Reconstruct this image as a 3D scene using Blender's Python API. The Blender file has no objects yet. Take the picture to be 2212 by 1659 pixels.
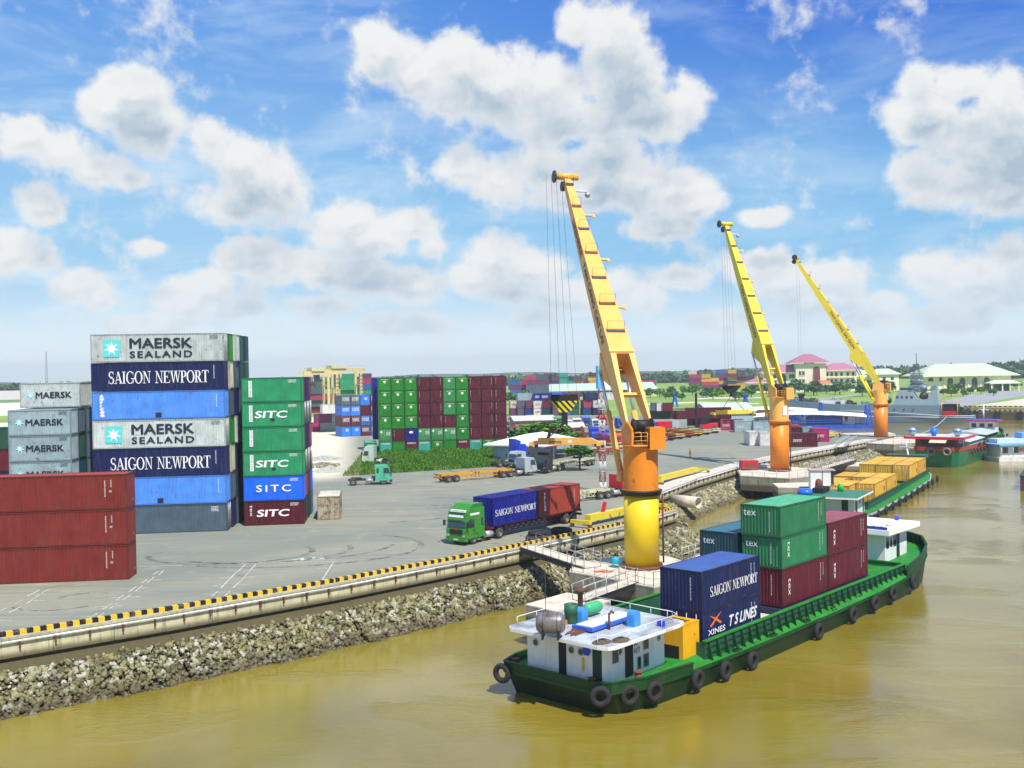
import bpy, math, random
import numpy as np
from mathutils import Vector, Matrix
random.seed(7); rng = np.random.default_rng(11)
S = bpy.context.scene
COL = S.collection
R = math.radians

# ------------------------------------------------------------------ camera
F, CAMH, ROLL = 2250.0, 16.3, 0.018
CX, CY = 1106.0, 829.5
PITCH = math.atan((CY - 797) / F)
_f = Vector((0, math.cos(PITCH), -math.sin(PITCH)))
_u0 = Vector((0, math.sin(PITCH), math.cos(PITCH)))
_r = Vector((math.cos(ROLL), 0, 0)) - math.sin(ROLL) * _u0
_u = Vector((math.sin(ROLL), 0, 0)) + math.cos(ROLL) * _u0
_r.normalize(); _u.normalize()
camd = bpy.data.cameras.new('camera'); cam = bpy.data.objects.new('camera', camd); COL.objects.link(cam)
camd.sensor_width = 36; camd.lens = 36 * F / 2212; camd.clip_end = 12000; camd.clip_start = 0.5
m3 = Matrix((_r, _u, -_f)).transposed()
cam.matrix_world = Matrix.Translation((0, 0, CAMH)) @ m3.to_4x4()
S.camera = cam

def ray(px, py):
    return _f + _r * ((px - CX) / F) - _u * ((py - CY) / F)
def A(px, py, z=0.0):
    """world point of a survey point at height z"""
    d = ray(px, py); t = (z - CAMH) / d.z
    return Vector((d.x * t, d.y * t, z))
def AY(px, py, Y):
    d = ray(px, py); t = Y / d.y
    return Vector((d.x * t, Y, CAMH + d.z * t))

# ------------------------------------------------------------------ sky, sun
HAZE = 0.00024
SUN_EL, SUN_AZ = R(56), R(153)
S.view_settings.view_transform = 'Standard'; S.view_settings.look = 'None'
S.view_settings.exposure = 0.3; S.view_settings.gamma = 1
W = bpy.data.worlds.new('World'); S.world = W; W.use_nodes = True
nt = W.node_tree; nt.nodes.clear()
class NB:
    def __init__(s, nt): s.nt = nt
    def n(s, t, **k):
        o = s.nt.nodes.new(t)
        for a, b in k.items(): setattr(o, a, b)
        return o
    def put(s, sock, v):
        if hasattr(v, 'is_linked') or hasattr(v, 'links'): s.nt.links.new(v, sock)
        else: sock.default_value = v
    def math(s, op, a, b=None, c=None, clamp=False):
        o = s.n('ShaderNodeMath', operation=op); o.use_clamp = clamp
        for i, v in enumerate((a, b, c)):
            if v is not None: s.put(o.inputs[i], v)
        return o.outputs[0]
    def vec(s, op, a, b=None, c=None, out=0):
        o = s.n('ShaderNodeVectorMath', operation=op)
        for i, v in enumerate((a, b, c)):
            if v is not None: s.put(o.inputs[i], v)
        return o.outputs[out]
    def noise(s, vec, scale, detail=4, rough=.5, dist=0):
        o = s.n('ShaderNodeTexNoise'); s.put(o.inputs['Vector'], vec)
        o.inputs['Scale'].default_value = scale; o.inputs['Detail'].default_value = detail
        o.inputs['Roughness'].default_value = rough; o.inputs['Distortion'].default_value = dist
        return o.outputs[0]
    def mr(s, v, a, b, c=0.0, d=1.0, smooth=True):
        o = s.n('ShaderNodeMapRange'); o.interpolation_type = 'SMOOTHSTEP' if smooth else 'LINEAR'
        s.put(o.inputs[0], v)
        for i, q in enumerate((a, b, c, d)): o.inputs[i + 1].default_value = q
        return o.outputs[0]
    def mix(s, f, a, b, mode='MIX'):
        o = s.n('ShaderNodeMix', data_type='RGBA', blend_type=mode)
        s.put(o.inputs[0], f)
        for k, v in ((6, a), (7, b)):
            s.put(o.inputs[k], (v if hasattr(v, 'links') or len(v) == 4 else tuple(v) + (1,)))
        return o.outputs[2]
    def xyz(s, x, y, z=0.0):
        o = s.n('ShaderNodeCombineXYZ')
        for i, v in enumerate((x, y, z)): s.put(o.inputs[i], v)
        return o.outputs[0]

def azel(px, py):
    d = ray(px, py).normalized(); return math.atan2(d.x, d.y), math.asin(d.z)
# cumulus clouds: (x, y, rx, ry) in survey units, turned into azimuth / elevation
CL = [(835,105,70,58),(905,165,62,45),(985,150,75,70),(1065,200,100,80),(1180,185,95,75),(1245,60,42,48),(1310,95,78,78),(1355,175,85,80),(1410,240,105,55),(1485,210,58,65),(1230,265,150,45),(1010,215,110,45),
 (1000,365,52,45),(1075,390,70,50),(1175,365,70,60),(1285,375,85,65),(1385,400,90,65),(1455,405,85,65),(1510,440,60,32),(1250,425,150,38),(1320,330,70,40),
 (1985,190,42,45),(2080,180,75,45),(2160,225,62,55),(2010,250,75,60),(2110,290,100,80),(2190,330,60,80),(1970,370,60,42),(2070,390,110,52),(2180,415,75,45),
 (55,295,58,45),(125,330,75,50),(210,370,75,38),(275,385,35,22),(285,200,70,45),(225,235,55,42),(320,270,85,60),(455,300,52,45),(525,345,72,50),(560,400,88,80),(500,440,80,50),(610,390,38,60),
 (85,435,48,42),(25,545,60,45),(90,560,40,36),(165,615,62,32),(210,640,30,28),(325,535,42,22),
 (762,475,62,48),(810,515,100,45),(890,490,62,40),(930,530,38,38),(540,555,75,40),(610,580,90,42),(690,590,90,42),(790,600,90,46),(890,610,80,42),(440,620,70,42),(400,650,55,40),(530,665,60,28),
 (1062,560,68,56),(1150,580,80,42),(1100,620,95,38),(1020,600,60,36),(1230,640,80,40),(1320,620,80,48),(1390,640,58,45),(1160,690,60,26),(1460,600,70,28),
 (1630,575,80,40),(1690,610,80,36),(1800,600,75,42),(1770,650,90,36),(1910,655,42,24),(1890,690,70,26),(2000,580,62,42),(2110,600,90,44),(2195,560,48,50),(2160,640,80,40),(2060,690,80,28),(1560,690,90,26),(1420,490,80,26),(1640,470,60,22),(690,660,80,26),(870,700,90,24),(330,700,90,22)]
cg = bpy.data.node_groups.new('cloud_field', 'ShaderNodeTree')
cg.interface.new_socket('P', in_out='INPUT', socket_type='NodeSocketVector')
cg.interface.new_socket('D', in_out='OUTPUT', socket_type='NodeSocketFloat')
g = NB(cg); gi = g.n('NodeGroupInput'); go = g.n('NodeGroupOutput')
P0 = gi.outputs[0]
cur = None
for (x, y, rx, ry) in CL:
    a, e = azel(x, y); ia, ie = F / (rx * 1.10), F / (ry * 1.10)
    v = g.vec('MULTIPLY_ADD', P0, (ia, ie, 0), (-a * ia, -e * ie, 0))
    L = g.vec('LENGTH', v, out=1)
    cur = L if cur is None else g.math('SMOOTH_MIN', cur, L, 0.22)
dens = g.math('SUBTRACT', 1.0, cur)
# broken small cumulus over the rest of the sky (also behind the camera)
nb1 = g.noise(g.vec('MULTIPLY', P0, (1, 2.1, 1)), 3.6, 2, .5)
nb1 = g.mr(nb1, .56, .78, 0, .85)
dens = g.math('MAXIMUM', dens, g.math('SUBTRACT', nb1, .25))
n1 = g.noise(P0, 13, 7, .56, .15)
n2 = g.noise(P0, 46, 6, .6)
dens = g.math('ADD', dens, g.math('MULTIPLY', g.math('SUBTRACT', n1, .5), 2.05))
dens = g.math('ADD', dens, g.math('MULTIPLY', g.math('SUBTRACT', n2, .5), 1.0))
cg.links.new(dens, go.inputs[0])

w = NB(nt)
tc = w.n('ShaderNodeTexCoord'); sx = w.n('ShaderNodeSeparateXYZ'); nt.links.new(tc.outputs['Generated'], sx.inputs[0])
az = w.math('ARCTAN2', sx.outputs[0], sx.outputs[1]); el = w.math('ARCSINE', sx.outputs[2])
Pv = w.xyz(az, el, 0.0)
def field(v):
    o = w.n('ShaderNodeGroup'); o.node_tree = cg; w.put(o.inputs[0], v); return o.outputs[0]
d0 = field(Pv)
d1 = field(w.vec('ADD', Pv, (-.006, .040, 0)))
sky = w.n('ShaderNodeTexSky', sky_type='NISHITA'); sky.sun_disc = False
sky.sun_elevation = SUN_EL; sky.sun_rotation = SUN_AZ; sky.air_density = 1.0; sky.dust_density = 1.2; sky.ozone_density = 3.5
hs = w.n('ShaderNodeHueSaturation'); nt.links.new(sky.outputs[0], hs.inputs['Color'])
hs.inputs['Saturation'].default_value = 1.3; hs.inputs['Value'].default_value = 1.0
base = hs.outputs[0]
# deeper blue high on the right, paler veil on the left and low down
t_el = w.mr(el, 0.10, 0.36)
t_az = w.mr(az, -0.35, 0.42)
deep = w.mix(t_el, (2.4, 5.3, 8.2), (0.22, 1.4, 6.5))
leftc = w.mix(t_el, (3.3, 6.0, 8.5), (1.2, 3.2, 7.6))
grad = w.mix(t_az, leftc, deep)
skyc = w.mix(0.9, base, grad)
veil = w.noise(w.vec('MULTIPLY', Pv, (1, 3.2, 1)), 5.5, 8, .62, .5)
veilf = w.math('MULTIPLY', w.mr(veil, .42, .72), w.mr(w.math('SUBTRACT', el, w.math('MULTIPLY', w.math('SUBTRACT', .3, az), .35)), -.25, .34, .85, .25))
skyc = w.mix(w.math('MULTIPLY', veilf, .95), skyc, (6.6, 7.9, 8.8))
hz = w.mr(el, .004, .11, .95, 0.0)
skyc = w.mix(hz, skyc, (7.9, 9.0, 9.4))
under = w.mr(d1, -.35, .75)   # cloud overhead: this part is a shaded base
inner = w.mr(d0, .0, .9)
shade = w.math('MULTIPLY', under, w.math('ADD', .45, w.math('MULTIPLY', inner, .55)), clamp=True)
shade = w.math('MULTIPLY', shade, w.mr(w.noise(Pv, 19, 7, .62), .36, .62, .55, 1.05), clamp=True)
d2 = field(w.vec('ADD', Pv, (-.003, .011, 0)))
puff = w.math('SUBTRACT', 1.0, w.mr(w.math('SUBTRACT', d0, d2), -.34, .30))
shade = w.math('ADD', w.math('MULTIPLY', shade, .78), w.math('MULTIPLY', puff, w.math('MULTIPLY', inner, .42)), clamp=True)
cc = w.mix(shade, (8.0, 8.15, 8.15), (3.9, 4.95, 6.0))
lowf = w.mr(el, .01, .10, .6, 1.0)
alpha = w.math('MULTIPLY', w.mr(d0, -.22, .36), lowf)
skyc = w.mix(alpha, skyc, w.mix(w.mr(el, .03, .12, .22, 0), cc, (7.0, 8.1, 8.8)))
bg = w.n('ShaderNodeBackground'); nt.links.new(skyc, bg.inputs[0]); bg.inputs[1].default_value = 0.09
wo = w.n('ShaderNodeOutputWorld'); nt.links.new(bg.outputs[0], wo.inputs[0])
W.cycles.sampling_method = 'MANUAL'; W.cycles.sample_map_resolution = 512

sl = bpy.data.lights.new('sun', 'SUN'); so = bpy.data.objects.new('sun', sl); COL.objects.link(so)
sl.energy = 5.0; sl.angle = R(.55); sl.color = (1, .95, .86)
sd = Vector((math.sin(SUN_AZ) * math.cos(SUN_EL), math.cos(SUN_AZ) * math.cos(SUN_EL), math.sin(SUN_EL)))
so.rotation_euler = sd.to_track_quat('Z', 'Y').to_euler(); so.location = (0, 0, 120)

# ------------------------------------------------------------------ helpers
def lin(h):
    h = h.lstrip('#'); o = []
    for i in (0, 2, 4):
        c = int(h[i:i + 2], 16) / 255; o.append(c / 12.92 if c <= .04045 else ((c + .055) / 1.055) ** 2.4)
    return tuple(o)
MC = {}
def paint(name, col, rough=.5, var=.18, dirt=.25, rust=0.0, metal=0.0, sc=1.0, spec=.4, bump=0.0, dcol=(.10, .08, .055)):
    if name in MC: return MC[name]
    if isinstance(col, str): col = lin(col)
    m = bpy.data.materials.new(name); m.use_nodes = True; q = NB(m.node_tree)
    b = m.node_tree.nodes['Principled BSDF']
    t = q.n('ShaderNodeTexCoord'); oi = q.n('ShaderNodeObjectInfo')
    off = q.math('MULTIPLY', oi.outputs['Random'], 37.0)
    v = q.vec('ADD', t.outputs['Object'], q.xyz(off, off, off))
    n = q.noise(v, .9 * sc, 5, .6)
    f = q.mr(n, .3, .7, 1 - var, 1 + var * .6, False)
    f = q.math('MULTIPLY', f, q.mr(oi.outputs['Random'], 0, 1, .88, 1.08, False))
    c = q.vec('MULTIPLY', tuple(col), q.xyz(f, f, f))
    if dirt > 0:
        st = q.noise(q.vec('MULTIPLY', v, (2.6 * sc, 2.6 * sc, .35 * sc)), 1.0, 6, .65)
        c = q.mix(q.math('MULTIPLY', q.mr(st, .48, .74), dirt), c, tuple(dcol))
    if rust > 0:
        rn = q.noise(v, 2.3 * sc, 8, .7)
        c = q.mix(q.math('MULTIPLY', q.mr(rn, .62 - rust * .15, .70 - rust * .1), .8), c, (.16, .06, .025))
    m.node_tree.links.new(c, b.inputs['Base Color'])
    q.put(b.inputs['Roughness'], q.mr(n, .3, .7, max(.05, rough - .1), min(1, rough + .12), False))
    b.inputs['Metallic'].default_value = metal; b.inputs['Specular IOR Level'].default_value = spec
    if bump > 0:
        bn = q.n('ShaderNodeBump'); bn.inputs['Strength'].default_value = bump; bn.inputs['Distance'].default_value = .05
        q.put(bn.inputs['Height'], q.noise(v, 14 * sc, 6, .6)); m.node_tree.links.new(bn.outputs[0], b.inputs['Normal'])
    MC[name] = m; return m
def flat(name, col, rough=.5, metal=0.0, spec=.4):
    if name in MC: return MC[name]
    if isinstance(col, str): col = lin(col)
    m = bpy.data.materials.new(name); m.use_nodes = True; q = NB(m.node_tree); b = m.node_tree.nodes['Principled BSDF']
    t = q.n('ShaderNodeTexCoord'); n = q.noise(t.outputs['Object'], 3, 3)
    f = q.mr(n, .3, .7, .88, 1.08, False)
    q.put(b.inputs['Base Color'], q.vec('MULTIPLY', tuple(col), q.xyz(f, f, f)))
    b.inputs['Roughness'].default_value = rough; b.inputs['Metallic'].default_value = metal; b.inputs['Specular IOR Level'].default_value = spec
    MC[name] = m; return m

class MB:
    def __init__(s, T=None): s.v = []; s.f = []; s.mi = []; s.sm = []; s.m = 0; s.T = T
    def add(s, vs, fs, smooth=False):
        b = len(s.v)
        if s.T is not None: vs = [s.T @ Vector(p) for p in vs]
        s.v += [tuple(p) for p in vs]
        for f in fs: s.f.append([i + b for i in f]); s.mi.append(s.m); s.sm.append(smooth)
        return s
    def bx(s, x0, x1, y0, y1, z0, z1):
        return s.add([(x0,y0,z0),(x1,y0,z0),(x1,y1,z0),(x0,y1,z0),(x0,y0,z1),(x1,y0,z1),(x1,y1,z1),(x0,y1,z1)],
                     [(3,2,1,0),(4,5,6,7),(0,1,5,4),(1,2,6,5),(2,3,7,6),(3,0,4,7)])
    def hexa(s, p): return s.add(p, [(3,2,1,0),(4,5,6,7),(0,1,5,4),(1,2,6,5),(2,3,7,6),(3,0,4,7)])
    def bar(s, a, b, w, h=None, up=(0,0,1)):
        a = Vector(a); b = Vector(b); h = h or w; d = (b - a).normalized(); u = Vector(up)
        if abs(d.dot(u)) > .98: u = Vector((1, 0, 0))
        r = d.cross(u).normalized() * w / 2; u2 = r.cross(d).normalized() * h / 2
        return s.hexa([a - r - u2, a + r - u2, b + r - u2, b - r - u2, a - r + u2, a + r + u2, b + r + u2, b - r + u2])
    def cyl(s, a, b, r0, r1=None, n=12, caps=True, smooth=True):
        a = Vector(a); b = Vector(b); r1 = r0 if r1 is None else r1
        d = (b - a).normalized(); u = Vector((0, 0, 1)) if abs(d.z) < .9 else Vector((1, 0, 0))
        e1 = d.cross(u).normalized(); e2 = d.cross(e1).normalized(); vs = []
        for (p, r) in ((a, r0), (b, r1)):
            for i in range(n):
                t = 2 * math.pi * i / n; vs.append(p + e1 * (math.cos(t) * r) + e2 * (math.sin(t) * r))
        s.add(vs, [(i, i + n, (i + 1) % n + n, (i + 1) % n) for i in range(n)], smooth)
        if caps:
            bI = len(s.v) - 2 * n
            s.f += [[bI + i for i in range(n)], [bI + n + i for i in reversed(range(n))]]; s.mi += [s.m] * 2; s.sm += [False] * 2
        return s
    def tube(s, pts, r, n=6):
        for i in range(len(pts) - 1): s.cyl(pts[i], pts[i + 1], r, n=n, caps=(n > 4))
        return s
    def prism(s, poly, z0, z1, top=None):
        n = len(poly); top = top or poly
        vs = [(p[0], p[1], z0) for p in poly] + [(p[0], p[1], z1) for p in top]
        return s.add(vs, [list(reversed(range(n))), list(range(n, 2 * n))] + [(i, (i + 1) % n, (i + 1) % n + n, i + n) for i in range(n)])
    def slab(s, pts, vec):
        n = len(pts); v = Vector(vec)
        return s.add([Vector(p) for p in pts] + [Vector(p) + v for p in pts], [list(reversed(range(n))), list(range(n, 2 * n))] + [(i, (i + 1) % n, (i + 1) % n + n, i + n) for i in range(n)])
    def lathe(s, prof, c=(0,0,0), n=20, axis='z', smooth=True):
        vs = []; k = len(prof)
        for i in range(n):
            t = 2 * math.pi * i / n; ct, st = math.cos(t), math.sin(t)
            for (r, h) in prof:
                p = {'z': (r * ct, r * st, h), 'y': (r * ct, h, r * st), 'x': (h, r * ct, r * st)}[axis]
                vs.append((c[0] + p[0], c[1] + p[1], c[2] + p[2]))
        fs = []
        for i in range(n):
            j = (i + 1) % n
            for q in range(k - 1): fs.append((i * k + q, j * k + q, j * k + q + 1, i * k + q + 1))
        return s.add(vs, fs, smooth)
    def ball(s, c, r, nu=14, nv=9):
        if not hasattr(r, '__len__'): r = (r, r, r)
        vs = []; fs = []
        for i in range(nv + 1):
            ph = math.pi * i / nv
            for j in range(nu):
                t = 2 * math.pi * j / nu
                vs.append((c[0] + r[0] * math.sin(ph) * math.cos(t), c[1] + r[1] * math.sin(ph) * math.sin(t), c[2] + r[2] * math.cos(ph)))
        for i in range(nv):
            for j in range(nu): fs.append((i * nu + j, (i + 1) * nu + j, (i + 1) * nu + (j + 1) % nu, i * nu + (j + 1) % nu))
        return s.add(vs, fs, True)
    def torus(s, c, R0, r, axis='z', n=24, k=10):
        vs = []; fs = []
        for i in range(n):
            t = 2 * math.pi * i / n
            for j in range(k):
                p = 2 * math.pi * j / k; q = R0 + r * math.cos(p); h = r * math.sin(p)
                a, b = q * math.cos(t), q * math.sin(t)
                o = {'z': (a, b, h), 'y': (a, h, b), 'x': (h, a, b)}[axis]
                vs.append((c[0] + o[0], c[1] + o[1], c[2] + o[2]))
        for i in range(n):
            for j in range(k): fs.append((i * k + j, ((i + 1) % n) * k + j, ((i + 1) % n) * k + (j + 1) % k, i * k + (j + 1) % k))
        return s.add(vs, fs, True)
    def mesh(s, name, mats):
        me = bpy.data.meshes.new(name); me.from_pydata(s.v, [], s.f)
        if not isinstance(mats, (list, tuple)): mats = [mats]
        for m in mats: me.materials.append(m)
        me.polygons.foreach_set('material_index', s.mi); me.polygons.foreach_set('use_smooth', s.sm); me.update()
        return me
    def build(s, name, mats, parent=None, loc=None, rz=None):
        o = bpy.data.objects.new(name, s.mesh(name, mats)); COL.objects.link(o)
        if parent is not None: o.parent = parent
        if loc is not None: o.location = loc
        if rz is not None: o.rotation_euler = (0, 0, rz)
        return o
def tag(o, label=None, cat=None, group=None, kind=None):
    if label: o['label'] = label
    if cat: o['category'] = cat
    if group: o['group'] = group
    if kind: o['kind'] = kind
    return o
def empty(name, loc, rz=0.0, label=None, cat=None, group=None):
    o = bpy.data.objects.new(name, None); COL.objects.link(o); o.location = loc; o.rotation_euler = (0, 0, rz); o.empty_display_size = .3
    return tag(o, label, cat, group)
def inst(name, me, parent, loc=(0,0,0), rz=0.0, mat=None):
    o = bpy.data.objects.new(name, me); COL.objects.link(o)
    if parent is not None: o.parent = parent
    o.location = loc; o.rotation_euler = (0, 0, rz)
    if mat is not None:
        for i, mm in enumerate(mat if isinstance(mat, (list, tuple)) else [mat]):
            o.material_slots[i].link = 'OBJECT'; o.material_slots[i].material = mm
    return o
def copy_tree(o, parent=None):
    c = o.copy(); COL.objects.link(c); c.parent = parent
    for ch in [x for x in o.children]: copy_tree(ch, c)
    return c
def npmesh(name, verts, quads, mat, smooth=False):
    me = bpy.data.meshes.new(name); verts = np.asarray(verts, np.float32); quads = np.asarray(quads, np.int32)
    k = quads.shape[1]
    me.vertices.add(len(verts)); me.vertices.foreach_set('co', verts.ravel())
    me.loops.add(quads.size); me.loops.foreach_set('vertex_index', quads.ravel())
    me.polygons.add(len(quads)); me.polygons.foreach_set('loop_start', np.arange(0, quads.size, k, dtype=np.int32))
    me.polygons.foreach_set('loop_total', np.full(len(quads), k, np.int32))
    if smooth: me.polygons.foreach_set('use_smooth', np.ones(len(quads), bool))
    me.materials.append(mat); me.update(calc_edges=True); me.validate()
    return me
def head(p, q): return math.atan2(q[1] - p[1], q[0] - p[0])

# lettering ---------------------------------------------------------
TXC = {}
def text_polys(txt, bold=0.0, ls=1.0):
    key = (txt, bold, ls)
    if key in TXC: return TXC[key]
    cu = bpy.data.curves.new('t', 'FONT'); cu.body = txt; cu.size = 1.0; cu.offset = 0.0; cu.space_character = ls; cu.resolution_u = 3
    ob = bpy.data.objects.new('t', cu); COL.objects.link(ob)
    dg = bpy.context.evaluated_depsgraph_get(); dg.update()
    me = ob.evaluated_get(dg).to_mesh()
    vs = [tuple(v.co) for v in me.vertices]; fs = [list(p.vertices) for p in me.polygons]
    ob.evaluated_get(dg).to_mesh_clear(); bpy.data.objects.remove(ob); bpy.data.curves.remove(cu)
    x0 = min(v[0] for v in vs); y0 = min(v[1] for v in vs); x1 = max(v[0] for v in vs); y1 = max(v[1] for v in vs)
    vs = [((x - x0) / (y1 - y0), (y - y0) / (y1 - y0)) for x, y, _ in vs]
    TXC[key] = (vs, fs, (x1 - x0) / (y1 - y0), bold * .8 if bold >= .03 else 0); return TXC[key]
def _rc(x0, y0, x1, y1): return [(x0, y0), (x1, y0), (x1, y1), (x0, y1)]
def _arc(cx, cy, rx, ry, ix, iy, a0, a1, n=12):
    o = []
    for i in range(n):
        t, u = R(a0 + (a1 - a0) * i / n), R(a0 + (a1 - a0) * (i + 1) / n)
        o.append([(cx + ix*math.cos(t), cy + iy*math.sin(t)), (cx + rx*math.cos(t), cy + ry*math.sin(t)), (cx + rx*math.cos(u), cy + ry*math.sin(u)), (cx + ix*math.cos(u), cy + iy*math.sin(u))])
    return o
def _glyph(c):
    sf = .055
    if c == 'I': return [_rc(.1,0,.25,1), _rc(.01,0,.34,sf), _rc(.01,1-sf,.34,1)], .40
    if c == 'N': return [_rc(.14,0,.19,1), _rc(.66,0,.71,1), [(.64,0),(.71,0),(.25,1),(.08,1)], _rc(.02,0,.32,sf), _rc(.02,1-sf,.2,1), _rc(.53,1-sf,.84,1)], .88
    if c == 'E': return [_rc(.1,0,.25,1), _rc(.01,0,.66,sf), _rc(.01,1-sf,.62,1), _rc(.25,.48,.48,.54), _rc(.44,.38,.48,.64), [(.60,0),(.66,0),(.69,.26),(.65,.26)], [(.58,1),(.58,.78),(.62,.78),(.62,1)]], .72
    if c == 'T': return [_rc(.27,0,.42,1), _rc(.17,0,.52,sf), _rc(.01,1-sf,.68,1), _rc(.01,.76,.05,1), _rc(.64,.76,.68,1)], .72
    if c == 'P': return [_rc(.1,0,.25,1), _rc(.01,0,.36,sf), _rc(.01,1-sf,.35,1), _rc(.25,.46,.35,.51)] + _arc(.33,.73,.29,.27,.13,.215,-90,90), .66
    if c == 'R': return [_rc(.1,0,.25,1), _rc(.01,0,.36,sf), _rc(.01,1-sf,.35,1), _rc(.25,.46,.35,.51), [(.30,.48),(.46,.48),(.72,0),(.55,0)], _rc(.55,0,.80,.05)] + _arc(.33,.73,.29,.27,.13,.215,-90,90), .80
    if c == 'O': return _arc(.42,.5,.40,.52,.25,.465,0,360,22), .88
    if c == 'G': return _arc(.42,.5,.40,.52,.25,.465,48,345,20) + [_rc(.62,.05,.76,.42), _rc(.50,.39,.86,.44), _rc(.68,.7,.72,.98)], .90
    if c == 'A': return [[(.12,0),(.17,0),(.42,1),(.36,1)], [(.60,0),(.77,0),(.46,1),(.36,1)], _rc(.22,.30,.60,.36), _rc(.0,0,.28,sf), _rc(.52,0,.86,sf)], .86
    if c == 'W': return [[(.34,0),(.40,0),(.25,1),(.08,1)], [(.34,0),(.40,0),(.60,1),(.54,1)], [(.76,0),(.82,0),(.68,1),(.51,1)], [(.76,0),(.82,0),(1.02,1),(.97,1)], _rc(.0,1-sf,.34,1), _rc(.45,1-sf,.76,1), _rc(.88,1-sf,1.12,1)], 1.14
    if c == 'S': return _arc(.30,.74,.25,.28,.14,.225,35,250,10) + _arc(.30,.27,.27,.29,.15,.235,-140,72,10) + [[(.10,.60),(.22,.46),(.50,.42),(.40,.58)], _rc(.47,.74,.51,.98), _rc(.04,.02,.08,.28)], .62
    return [], .45
def serif_polys(txt):
    key = ('serif', txt)
    if key in TXC: return TXC[key]
    vs, fs, x = [], [], 0
    for c in txt:
        pl, a = _glyph(c)
        for k, p in enumerate(pl):
            b = len(vs); vs += [(x + q[0], q[1]) for q in p]; fs.append(list(range(b, b + len(p))))
        x += a * .93
    TXC[key] = (vs, fs, x); return TXC[key]
def letter_mesh(polys, origin, ux, uy, nrm, h, wd=None, lift=.012, slant=0.0):
    """flat painted letters: origin lower left, ux/uy unit axes, nrm outward"""
    vs, fs, asp = polys[:3]; sx = (wd / asp) if wd else h
    o = Vector(origin) + Vector(nrm) * lift; ux = Vector(ux); uy = Vector(uy)
    b = MB(); flip = ux.cross(uy).dot(Vector(nrm)) < 0
    nv = Vector(nrm); ft = polys[3] if len(polys) > 3 else 0
    sh = [(0, 0)] if not ft else [(0, 0), (ft, 0), (-ft, 0), (0, ft), (0, -ft), (ft*.7, ft*.7), (-ft*.7, -ft*.7)]
    for k, (dx, dy) in enumerate(sh):   # bold letters: overlaid strokes, each a hair above the last
        pts = [o + nv * (k * .0012) + ux * ((x + dx) * sx + slant * (y + dy) * h) + uy * ((y + dy) * h) for x, y in vs]
        b.add(pts, [list(reversed(f)) if flip else f for f in fs])
    return b
# ------------------------------------------------------------------ materials
def stripes(name, c1, c2, period, duty=.5, axis=0, slant=0.0, rough=.6):
    m = bpy.data.materials.new(name); m.use_nodes = True; q = NB(m.node_tree); b = m.node_tree.nodes['Principled BSDF']
    t = q.n('ShaderNodeTexCoord'); s = q.n('ShaderNodeSeparateXYZ'); m.node_tree.links.new(t.outputs['Object'], s.inputs[0])
    x = s.outputs[axis]
    if slant: x = q.math('ADD', x, q.math('MULTIPLY', s.outputs[2], slant))
    f = q.math('LESS_THAN', q.math('FRACT', q.math('DIVIDE', x, period)), duty)
    c = q.mix(f, lin(c1), lin(c2))
    n = q.noise(t.outputs['Object'], 2.2, 7, .7)
    c = q.mix(q.math('MULTIPLY', q.mr(n, .5, .66), .55), c, (.22, .20, .16))
    m.node_tree.links.new(c, b.inputs['Base Color']); b.inputs['Roughness'].default_value = rough
    MC[name] = m; return m
def ground_mat(name, c1, c2, c3, s1=.05, s2=.6, bump=.3, rough=.9):
    m = bpy.data.materials.new(name); m.use_nodes = True; q = NB(m.node_tree); b = m.node_tree.nodes['Principled BSDF']
    t = q.n('ShaderNodeTexCoord'); v = t.outputs['Object']
    n1 = q.noise(v, s1, 6, .6, .6); n2 = q.noise(v, s2, 8, .65); n3 = q.noise(v, 9, 6, .7)
    c = q.mix(q.mr(n1, .35, .65), c1, c2); c = q.mix(q.math('MULTIPLY', q.mr(n2, .46, .68), .7), c, c3)
    f = q.mr(n3, .3, .7, .86, 1.12, False); c = q.vec('MULTIPLY', c, q.xyz(f, f, f))
    m.node_tree.links.new(c, b.inputs['Base Color']); b.inputs['Roughness'].default_value = rough; b.inputs['Specular IOR Level'].default_value = .25
    bn = q.n('ShaderNodeBump'); bn.inputs['Strength'].default_value = bump; bn.inputs['Distance'].default_value = .04
    q.put(bn.inputs['Height'], n3); m.node_tree.links.new(bn.outputs[0], b.inputs['Normal'])
    return m
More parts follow.
